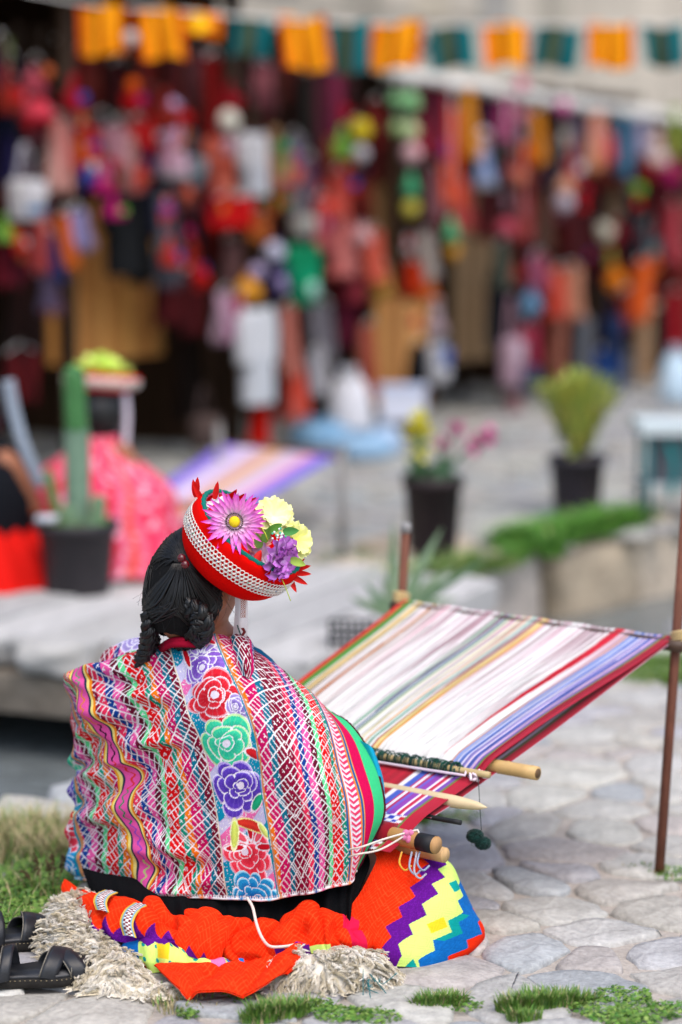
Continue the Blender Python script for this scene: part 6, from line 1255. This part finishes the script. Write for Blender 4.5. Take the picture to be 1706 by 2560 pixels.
def g_doll(px, py, w, h, cols, off, label):
    c = front(px, py, off); s_ = c[1]/FPX; W, H = w*s_, h*s_; o = thing('cloth_doll', c, label, 'doll', GR); t = np.r_[FD, 0]; up_ = np.array((0, 0, 1.0))
    V, F = lathe([(0, -H*.5), (W*.5, -H*.5), (W*.46, -H*.32), (W*.22, H*.02), (W*.24, H*.18), (W*.08, H*.24)], 18, c); k = 18; cc = np.vstack([np.repeat(lin(cols[i % len(cols)], .64)[None], k, 0) for i in (2, 2, 1, 1, 0, 0)]); mk('dress', V, F, M['cloth_far'], o, cc)
    V, F = ball(c+up_*H*.32, W*.2, 12, 8); mk('head', V, F, M['cloth_far'], o, lin('#c89a7a', .8)); V, F = lathe([(W*.3, 0), (W*.22, H*.06), (.002, H*.12)], 14, c+up_*H*.38); mk('hat', V, F, M['cloth_far'], o, lin(cols[-1], .64))
    for s in (-1, 1): V, F = tube([c+t*s*W*.2+up_*H*.16, c+t*s*W*.46-up_*H*.04], [W*.09, W*.07], 8); mk('arm', V, F, M['cloth_far'], o, lin(cols[0], .64))
    return o
def g_garment(px, py, w, h, cols, off, label):
    c = front(px, py, off); s_ = c[1]/FPX; W, H = w*s_/.86, h*s_; o = thing('hanging_garment', c, label, 'garment', GR); t = np.r_[FD, 0]; n = np.r_[FN, 0]; up_ = np.array((0, 0, 1.0)); u = np.linspace(0, 1, 24); v = np.linspace(0, 1, 16); V = []
    th = np.linspace(0, 2*np.pi, 24, endpoint=False)
    for f in v:
        wd = W*.5*(.55+.45*smooth01(f*6))*(1+.12*f); V.append(c+np.outer(np.cos(th)*wd*.8, t)+np.outer(np.sin(th)*(.07+.02*np.sin(th*5+f*3)), n)+up_*(H*(.5-f)))
    q = np.repeat(np.arange(16), 24); cc = np.array([lin(x, .64) for x in cols])[np.minimum(q*len(cols)//16, len(cols)-1)]; mk('bodice', np.vstack(V), grid_faces(16, 24, True), M['cloth_far'], o, cc)
    for s in (-1, 1): V, F = tube(crom([c+t*s*W*.30+up_*H*.46, c+t*s*W*.46+up_*H*.30, c+t*s*W*.50-up_*H*.08], 12), np.linspace(.055, .045, 12)*W/.25, 10); mk('sleeve', V, F, M['cloth_far'], o, lin(cols[0], .64)*.95)
    V, F = tube([c-t*W*.3+up_*H*.49, c+up_*H*.55, c+t*W*.3+up_*H*.49], .006, 5); mk('hanger', V, F, M['dark_wood'], o); return o
KIND = dict(c=g_cloth, p=g_pom, b=g_bag, h=g_hat, d=g_doll, g=g_garment)
ITEMS = [
 # left stall, upper rows
 ('h', 92, 284, 110, 90, ['#c01c2c', '#d84a5c', '#b81420'], .30, 'crimson knitted hat hanging at the upper left'), ('h', 82, 215, 85, 75, ['#b85868', '#8a1a28', '#c87a86'], .28, 'dusty pink knitted hat above the crimson one'), ('p', 120, 181, 38, 38, ['#c8683c'], .34, 'small rust orange pompom above the crimson hat'),
 ('c', 28, 330, 60, 260, ['#1c1a3a', '#2a2450', '#161428'], .2, 'dark navy weaving hanging at the far upper left'), ('c', 12, 170, 40, 150, ['#4a2a3a', '#6a7a4a'], .3, 'faded green and plum strip at the far upper left corner'),
 ('c', 153, 385, 66, 180, ['#e0aca0', '#d87a74', '#e8c8b8'], .32, 'cream and salmon weaving right of the crimson hat'), ('b', 66, 500, 100, 110, ['#d8d4d4', '#e4e0e0', '#6a98c4', '#b8b4bc'], .42, 'round white bag with a blue motif at the left edge'),
 ('c', 225, 372, 84, 110, ['#c8141c', '#b00c14', '#d81c20'], .34, 'bright red cloth next to the cream and salmon weaving'), ('c', 236, 428, 90, 36, ['#8a6a9c', '#b894b4'], .36, 'narrow lilac braid under the bright red cloth'), ('c', 288, 360, 80, 90, ['#c48a98', '#b87a88', '#d4a4ac'], .30, 'dusty pink cloth between two red cloths'),
 ('c', 346, 336, 52, 70, ['#c41c20', '#d42a2a'], .33, 'small red cloth above the dusty pink tassel bag'), ('b', 330, 445, 50, 84, ['#c88a84', '#b82c28', '#d8a49c'], .36, 'dusty pink tassel bag with a red tip'),
 ('d', 432, 345, 96, 210, ['#b8a4cc', '#e4a8c0', '#e4dcdc', '#c8a8d0'], .38, 'lilac and white cloth doll in the upper left row'), ('b', 482, 430, 50, 80, ['#7a8a94', '#9aa8ae', '#5a6a74'], .33, 'grey blue pouch right of the lilac doll'), ('c', 362, 390, 36, 70, ['#1f2f5c', '#2a3a6c'], .30, 'small navy cloth left of the lilac doll'),
 ('p', 326, 96, 48, 48, ['#d8d0c8'], .62, 'white pompom in front of the orange flags'), ('p', 332, 214, 46, 46, ['#c8500c'], .60, 'burnt orange pompom below the white flag pompom'), ('p', 573, 304, 70, 70, ['#dcd8c8', '#c89aa4'], .55, 'large cream pompom with a pink tassel'),
 ('c', 527, 268, 62, 260, ['#6a0c0c', '#a01410', '#7a0e0e'], .30, 'long dark red weaving beside the large cream pompom'), ('g', 632, 412, 84, 160, ['#dcdce0', '#d0d4dc'], .40, 'white garment right of the large cream pompom'), ('g', 546, 418, 84, 140, ['#c8604c', '#b8503c', '#d4705a'], .36, 'coral garment left of the white garment'),
 ('c', 590, 530, 180, 76, ['#c80c0c', '#d8181c', '#b80a0a'], .44, 'wide scarlet cloth under the white garment'), ('p', 708, 372, 46, 40, ['#3c9a5c'], .5, 'green pompom right of the white garment'), ('b', 690, 432, 58, 90, ['#d8905c', '#8aa868', '#b86a90', '#d0a878'], .42, 'multicoloured pouch under the green pompom'), ('c', 652, 562, 70, 70, ['#c8702c', '#a8502c', '#d89a5c'], .42, 'rust patterned cloth below the scarlet cloth'),
 ('b', 756, 566, 58, 60, ['#b8b4ac', '#c8c8bc', '#9a98a0'], .44, 'grey white pouch left of the coral weavings'), ('c', 742, 430, 54, 190, ['#8a8a8c', '#6c6a74', '#9c8a98'], .32, 'grey mauve scarf below the green pompom'),
 ('c', 800, 290, 44, 320, ['#3a2028', '#5a2034', '#2c1c26'], .28, 'plum striped weaving in the middle dark stall'), ('c', 838, 270, 50, 260, ['#5a1a34', '#8a3050', '#3c1428'], .30, 'magenta plum weaving left of the yellow pompom'), ('c', 762, 300, 40, 240, ['#22201e', '#2c2a28'], .24, 'charcoal scarf in the middle dark stall'),
 ('c', 846, 486, 66, 120, ['#c8483c', '#d85a4c', '#a83430'], .40, 'coral red cloth under the plum weavings'), ('c', 772, 470, 44, 150, ['#7a4a68', '#9a5a70', '#5c3850'], .34, 'mauve weaving beside the coral red cloth'), ('c', 810, 560, 70, 130, ['#b85a5c', '#c87a74', '#8a3c44'], .40, 'dusty rose cloth below the mauve weaving'),
 # left stall, lower rows
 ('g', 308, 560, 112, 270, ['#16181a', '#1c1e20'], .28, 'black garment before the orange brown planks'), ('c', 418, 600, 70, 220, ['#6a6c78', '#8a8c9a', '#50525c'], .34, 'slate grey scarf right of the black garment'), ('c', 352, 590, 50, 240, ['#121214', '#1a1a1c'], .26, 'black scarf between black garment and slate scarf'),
 ('c', 198, 570, 66, 90, ['#9088b4', '#b0a8cc', '#787090'], .40, 'lavender cloth left of the black garment'), ('c', 164, 600, 44, 130, ['#d8641c', '#c8541c', '#e07a30'], .38, 'orange cloth strip left of the lavender cloth'), ('c', 136, 640, 40, 110, ['#1c2a5c', '#2a3a70'], .36, 'navy strip left of the orange cloth strip'),
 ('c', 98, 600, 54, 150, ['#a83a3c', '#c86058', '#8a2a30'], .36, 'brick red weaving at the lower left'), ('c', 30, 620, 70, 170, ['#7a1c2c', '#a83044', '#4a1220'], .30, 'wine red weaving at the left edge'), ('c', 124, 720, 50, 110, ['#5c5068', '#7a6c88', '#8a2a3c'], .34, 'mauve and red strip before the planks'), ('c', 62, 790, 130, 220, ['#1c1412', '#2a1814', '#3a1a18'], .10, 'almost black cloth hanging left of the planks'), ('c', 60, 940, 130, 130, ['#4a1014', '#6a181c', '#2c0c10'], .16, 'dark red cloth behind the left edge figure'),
 ('p', 505, 697, 52, 52, ['#b81410'], .45, 'red pompom alone in the dark stall'), ('h', 620, 728, 86, 80, ['#d8902c', '#e8a030', '#c87a24'], .48, 'amber knitted hat above the white robe'), ('c', 562, 788, 56, 120, ['#c8a0b4', '#d8b8c8', '#b0809c'], .46, 'pale pink cloth left of the white robe'), ('c', 598, 786, 26, 90, ['#b80c4c', '#c81c5c'], .48, 'thin magenta strip under the amber hat'),
 ('p', 686, 631, 66, 66, ['#c0c0d4'], .50, 'pale grey blue pompom above the navy pouch'), ('p', 642, 680, 52, 52, ['#b0a0c0'], .52, 'pale violet pompom left of the navy pouch'), ('b', 688, 700, 70, 90, ['#2a2054', '#3a2c68', '#b8a8d4', '#2a2054'], .44, 'navy pouch with violet trim'), ('g', 757, 690, 100, 150, ['#0c8a5c', '#10a070', '#0a7450'], .50, 'emerald green garment right of the navy pouch'), ('p', 780, 726, 50, 50, ['#a8d8c8'], .56, 'pale mint pompom on the emerald garment'), ('p', 703, 706, 40, 40, ['#a898c4'], .54, 'small lilac pompom on the navy pouch'),
 ('g', 642, 890, 112, 250, ['#e0e2e6', '#d4d8de'], .52, 'long white robe hanging low in the left stall'), ('c', 654, 1066, 58, 110, ['#c01408', '#d01c0c', '#a01008'], .50, 'scarlet strip below the long white robe'), ('c', 724, 850, 52, 180, ['#c87a6c', '#d08a78', '#b8604c'], .50, 'salmon scarf right of the long white robe'), ('c', 738, 980, 68, 130, ['#d8402c', '#c87068', '#e0503a'], .50, 'vermilion cloth under the salmon scarf'),
 ('c', 800, 830, 88, 150, ['#8a868c', '#a8a4a8', '#706c74'], .40, 'ash grey weaving right of the salmon scarf'), ('c', 790, 930, 60, 110, ['#b0aeb4', '#c8c6ca'], .44, 'pale grey cloth under the ash weaving'), ('c', 866, 770, 70, 200, ['#4a1424', '#6a1c34', '#34101c'], .30, 'burgundy weaving left of the tan panel'), ('c', 918, 900, 44, 190, ['#c86a58', '#d88068', '#a8503c'], .44, 'peach red scarf beside the tan panel'),
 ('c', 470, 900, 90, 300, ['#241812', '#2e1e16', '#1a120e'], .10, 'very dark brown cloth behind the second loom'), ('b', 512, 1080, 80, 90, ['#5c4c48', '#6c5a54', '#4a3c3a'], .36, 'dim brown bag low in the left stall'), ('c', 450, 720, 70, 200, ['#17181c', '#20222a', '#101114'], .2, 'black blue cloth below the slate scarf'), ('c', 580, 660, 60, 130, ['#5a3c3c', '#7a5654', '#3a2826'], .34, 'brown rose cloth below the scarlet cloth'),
 ('c', 862, 620, 80, 140, ['#c8605c', '#d8807a', '#b84c4c'], .42, 'rose red weaving left of the upright tan boards'), ('c', 936, 640, 76, 130, ['#d8604c', '#c84c40', '#e07a64'], .46, 'coral weaving before the upright tan boards'), ('h', 905, 590, 60, 60, ['#d8b0b0', '#c89090'], .5, 'pale pink hat above the coral weaving'), ('c', 950, 700, 60, 70, ['#a8842c', '#c89a4c'], .44, 'ochre cloth under the coral weaving'),
 ('c', 890, 710, 70, 90, ['#7a2430', '#983440', '#5a1a24'], .38, 'maroon cloth under the rose red weaving'),
 # right stalls
 ('p', 903, 326, 66, 66, ['#d8c02c'], .6, 'yellow pompom hanging in the middle'), ('p', 902, 384, 52, 52, ['#c8c4c8'], .6, 'grey white pompom below the yellow one'),
 ('c', 1070, 300, 40, 170, ['#b02c40', '#4a2434', '#c84c5c'], .40, 'crimson strip right of the mint garland'), ('c', 1130, 390, 84, 250, ['#e04a1c', '#d8542c', '#e8643c'], .44, 'orange red weaving under the awning'), ('c', 1172, 300, 46, 180, ['#e0902c', '#e8a03c'], .48, 'amber strip beside the orange red weaving'), ('c', 1218, 282, 56, 100, ['#1c1830', '#4a1a34', '#141226'], .44, 'black plum cloth under the awning'), ('c', 1110, 300, 34, 190, ['#a8304c', '#c04c64'], .42, 'rose strip left of the orange red weaving'),
 ('d', 1208, 395, 72, 160, ['#c8b4c4', '#8a9cc4', '#b4b8b4', '#d4c4cc'], .48, 'grey and blue cloth doll under the awning'), ('c', 1264, 290, 54, 120, ['#b03c74', '#c8508c', '#8a2c5c'], .46, 'magenta pink cloth under the awning'), ('c', 1342, 340, 44, 130, ['#d8841c', '#e0942c'], .48, 'orange strip left of the white pompom strand'), ('p', 1298, 442, 52, 52, ['#d8704c'], .5, 'coral orange pompom under the awning'),
 ('c', 1375, 420, 40, 110, ['#1c2234', '#2a3044'], .40, 'navy cloth below the orange strip'), ('c', 1445, 340, 40, 180, ['#7a6a7c', '#96869a'], .42, 'mauve grey strip behind the white pompom strand'), ('c', 1492, 350, 60, 150, ['#d88a2c', '#e09a90', '#e0a03c'], .48, 'orange and pink cloth left of the blue one'), ('c', 1518, 366, 36, 70, ['#c83c3c', '#d84c4c'], .50, 'small red cloth left of the blue one'), ('c', 1560, 360, 48, 150, ['#3c7494', '#4a84a4'], .50, 'steel blue cloth under the awning at right'),
 ('d', 1640, 365, 76, 110, ['#d8b0a0', '#d8c4bc', '#c88a7c', '#dcd0d0'], .48, 'peach and white cloth doll at right'), ('c', 1690, 325, 40, 120, ['#9ab04c', '#c8a03c', '#b0c06c'], .48, 'yellow green cloth at the upper right edge'), ('c', 1600, 330, 36, 110, ['#a4a4c4', '#b8b4cc'], .46, 'pale lilac strip right of the steel blue cloth'),
 ('c', 1150, 510, 96, 120, ['#b84c48', '#c85c54', '#98383c'], .42, 'coral rose cloth below the orange red weaving'), ('c', 1085, 480, 40, 130, ['#8a5a60', '#a87078'], .40, 'dusty mauve strip right of the green bell'), ('c', 1220, 520, 80, 150, ['#5a2024', '#7a2c30', '#3c1618'], .34, 'maroon weaving under the grey doll'), ('c', 1310, 520, 60, 170, ['#8a3438', '#a84a48', '#6a2428'], .38, 'brick maroon weaving below the coral pompom'), ('c', 1365, 540, 54, 170, ['#6a4c40', '#84604e', '#543a30'], .36, 'brown weaving right of the brick maroon one'), ('c', 1440, 560, 70, 170, ['#5a2428', '#743034', '#3e181c'], .34, 'dark wine weaving below the peach pompoms'), ('c', 1660, 500, 80, 200, ['#6a2028', '#8a2c34', '#4a161c'], .36, 'wine red weaving at the right edge'), ('c', 1580, 560, 60, 180, ['#1c1c24', '#2a2a34', '#121218'], .34, 'black cloth right of the cream ball'), ('c', 1690, 580, 50, 150, ['#b84450', '#c8545c'], .42, 'raspberry strip at the right edge'),
 ('c', 1030, 690, 56, 80, ['#b82c08', '#c83c10'], .46, 'red orange cloth left of the weathered boards'), ('c', 1066, 640, 60, 110, ['#a89c94', '#8a7c78', '#b8b0a8'], .42, 'grey beige cloth left of the weathered boards'), ('d', 1090, 790, 62, 100, ['#c8b4b4', '#a88c90', '#dcd0d0', '#b8a0a4'], .48, 'pale doll before the weathered boards'), ('b', 1096, 910, 62, 100, ['#d8d8dc', '#2c5ca8', '#d8d4d8', '#b8b8c4'], .5, 'white and blue bag above the dark doorway'), ('c', 1045, 910, 50, 110, ['#14161c', '#1c1e26'], .42, 'black cloth left of the white and blue bag'), ('c', 1060, 720, 70, 60, ['#c8642c', '#d8742c'], .40, 'rust orange cloth over the tan panel'),
 ('h', 1326, 762, 66, 66, ['#5c84a8', '#6c94b4'], .48, 'sky blue knitted hat in the right stall'), ('c', 1340, 680, 64, 90, ['#b0607c', '#c07890', '#984c68'], .44, 'mauve pink cloth above the sky blue hat'), ('c', 1392, 730, 64, 120, ['#d85440', '#c84838', '#e06c54'], .46, 'bright coral cloth right of the sky blue hat'), ('c', 1440, 728, 50, 130, ['#c8886c', '#d89c80'], .44, 'peach cloth next to the bright coral cloth'), ('b', 1278, 905, 68, 130, ['#c0a0b0', '#d0b4c0', '#a4808c'], .46, 'large pale mauve bag low in the right stall'), ('c', 1325, 860, 90, 100, ['#a8344c', '#b84860', '#7c2438'], .44, 'raspberry cloth under the sky blue hat'), ('b', 1318, 950, 54, 70, ['#3a4464', '#4a5474', '#2a3450'], .48, 'slate blue pouch under the raspberry cloth'),
 ('c', 1240, 780, 60, 200, ['#161a20', '#1e242c', '#10141a'], .3, 'black teal cloth right of the weathered boards'), ('c', 1250, 660, 50, 110, ['#50564c', '#646a5c'], .36, 'olive grey cloth right of the weathered boards'), ('c', 1400, 860, 60, 180, ['#8a5444', '#a46858', '#744436'], .40, 'terracotta cloth below the bright coral cloth'), ('c', 1464, 870, 66, 160, ['#60646c', '#747880', '#4c5058'], .42, 'grey cloth left of the navy bag'), ('b', 1530, 830, 66, 80, ['#1c2c50', '#24365c', '#16223e'], .46, 'navy bag in the right stall'),
 ('h', 1538, 700, 66, 62, ['#d8700c', '#e0801c'], .48, 'orange knitted hat in the right stall'), ('c', 1606, 726, 72, 150, ['#d8541c', '#e06420', '#c8441c'], .48, 'bright orange weaving at the right'), ('c', 1560, 770, 50, 90, ['#7a2c1c', '#983c24'], .42, 'brown red cloth between hat and orange weaving'), ('c', 1690, 810, 56, 170, ['#a81424', '#c02434', '#8a0e1c'], .46, 'crimson weaving at the right edge'), ('c', 1650, 850, 50, 170, ['#14161a', '#1c2024'], .40, 'black strip left of the crimson weaving'), ('c', 1520, 930, 150, 130, ['#1c3c74', '#24488a', '#162f5c'], .42, 'dark blue cloth draped low in the right stall'), ('c', 1290, 1010, 60, 60, ['#9a7074', '#8a5c64'], .44, 'dim rose cloth at the stall foot behind the shrub'),
 ('p', 1514, 580, 56, 56, ['#c8c4b0'], .5, 'cream pompom in the right stall'), ('p', 1265, 569, 54, 54, ['#c85468'], .5, 'raspberry pink pompom under the awning'), ('p', 1304, 212, 44, 40, ['#e0728c'], .60, 'pink pompom resting on the rolled awning'),
]
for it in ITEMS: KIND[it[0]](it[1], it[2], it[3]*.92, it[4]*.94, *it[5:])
g_strand(1028, [(257, 58, 'p', '#8ec88c'), (328, 54, 'p', '#c4d4a0'), (382, 58, 'p', '#e4b8bc'), (462, 50, 'b', '#4aa474'), (520, 52, 'p', '#c4b84c')], .58, 'mint, cream and pink pompom strand with a green bell')
g_strand(990, [(250, 40, 'p', '#84bc80'), (320, 42, 'p', '#98b478')], .56, 'short pale green pompom strand left of the bell strand')
g_strand(1130, [(430, 26, 't', '#b8a0a0'), (574, 50, 'b', '#50ac78'), (628, 48, 'p', '#d89c3c')], .56, 'strand ending in a green bell and amber pompom')
g_strand(1304, [(290, 40, 'p', '#d88a98'), (330, 40, 't', '#8c9498'), (520, 30, 't', '#a87078')], .54, 'grey tassel strand below the awning knot')
g_strand(1411, [(270, 44, 'p', '#c85c94'), (345, 44, 't', '#c4bcb0'), (468, 52, 'p', '#e0a484'), (505, 54, 'p', '#ccc0cc')], .56, 'white tassel strand with peach pompoms')
g_strand(1265, [(440, 26, 't', '#987080'), (500, 30, 't', '#a87c8c')], .52, 'mauve tassel strand above the raspberry pink pompom')
# dim wares packed deeper in the shade
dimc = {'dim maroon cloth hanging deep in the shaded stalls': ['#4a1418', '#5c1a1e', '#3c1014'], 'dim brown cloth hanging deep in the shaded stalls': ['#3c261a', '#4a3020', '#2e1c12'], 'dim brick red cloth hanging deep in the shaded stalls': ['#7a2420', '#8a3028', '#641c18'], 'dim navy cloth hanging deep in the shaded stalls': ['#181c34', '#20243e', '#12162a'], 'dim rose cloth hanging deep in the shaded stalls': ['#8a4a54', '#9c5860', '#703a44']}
keys = list(dimc); CUT = set('in at under right left beside below above between next before with on low over behind along deep hanging draped alone resting'.split()); used = set()
def near_name(px, py, dim):
    best = None
    for it in sorted(ITEMS, key=lambda q: math.hypot(q[1]-px, (q[2]-py))):
        w = []
        for x in it[7].split():
            if x in CUT: break
            w.append(x)
        dx, dy = px-it[1], py-it[2]; rel = ('right of' if dx > 0 else 'left of') if abs(dx) > abs(dy)*.8 else ('below' if dy > 0 else 'above')
        lb = f'{dim} in the shade, {rel} the {" ".join(w)}'
        if lb not in used: used.add(lb); return lb
for i in range(120):
    px = 14+i*14.2+rg.uniform(-12, 12); row = i % 5
    py = (200, 340, 470, 600, 730)[row]+rg.uniform(-50, 50)+(40 if px > 1000 else 0)
    if 120 < px < 410 and py > 560: continue
    if px > 900: py = max(py, 300+(px-880)*.13)
    if 1040 < px < 1240 and py > 620: continue
    if 930 < px < 1010 and py > 380: continue
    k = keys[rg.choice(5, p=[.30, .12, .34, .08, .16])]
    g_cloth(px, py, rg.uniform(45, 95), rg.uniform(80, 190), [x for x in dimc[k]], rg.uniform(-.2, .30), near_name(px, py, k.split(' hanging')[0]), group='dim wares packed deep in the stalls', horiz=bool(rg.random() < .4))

# many small bright wares hung between the larger ones
SM = [('scarlet', '#d8181c'), ('coral', '#e0604c'), ('brick red', '#9c2c20'), ('white', '#dcd8d8'), ('orange', '#e8761c'), ('crimson', '#b01428'), ('turquoise', '#2aa0a8'), ('royal blue', '#2c4aa4'), ('lime green', '#8ac450'), ('rust brown', '#a4522c'), ('magenta', '#c82478'), ('tomato red', '#e03c28')]
NM = {'b': 'pouch', 'h': 'hat', 'p': 'pompom'}
for i in range(96):
    px = rg.uniform(10, 900) if i % 5 else rg.uniform(1010, 1700); py = rg.uniform(190, 560) if px < 900 else rg.uniform(330, 860)
    if px < 560 and rg.random() < .25: py = rg.uniform(560, 700)
    if 120 < px < 410 and py > 540: continue
    if (px < 560 and py < 250) or (600 < px < 820 and py < 330): continue
    if px > 900: py = max(py, 330+(px-880)*.13)
    if 1110 < px < 1240 and py > 560: continue
    k = ('b', 'h', 'b', 'p')[int(rg.integers(4))]; nm, hx_ = SM[int(rg.choice(12, p=[.15, .14, .10, .07, .07, .14, .03, .04, .03, .08, .06, .09]))]; w = rg.uniform(26, 48)
    KIND[k](px, py, w, w*rg.uniform(1.0, 1.7), [hx_, SM[int(rg.integers(12))][1], hx_], rg.uniform(.26, .5), near_name(px, py, f'small {nm} {NM[k]}').replace(' in the shade,', ' hung'))
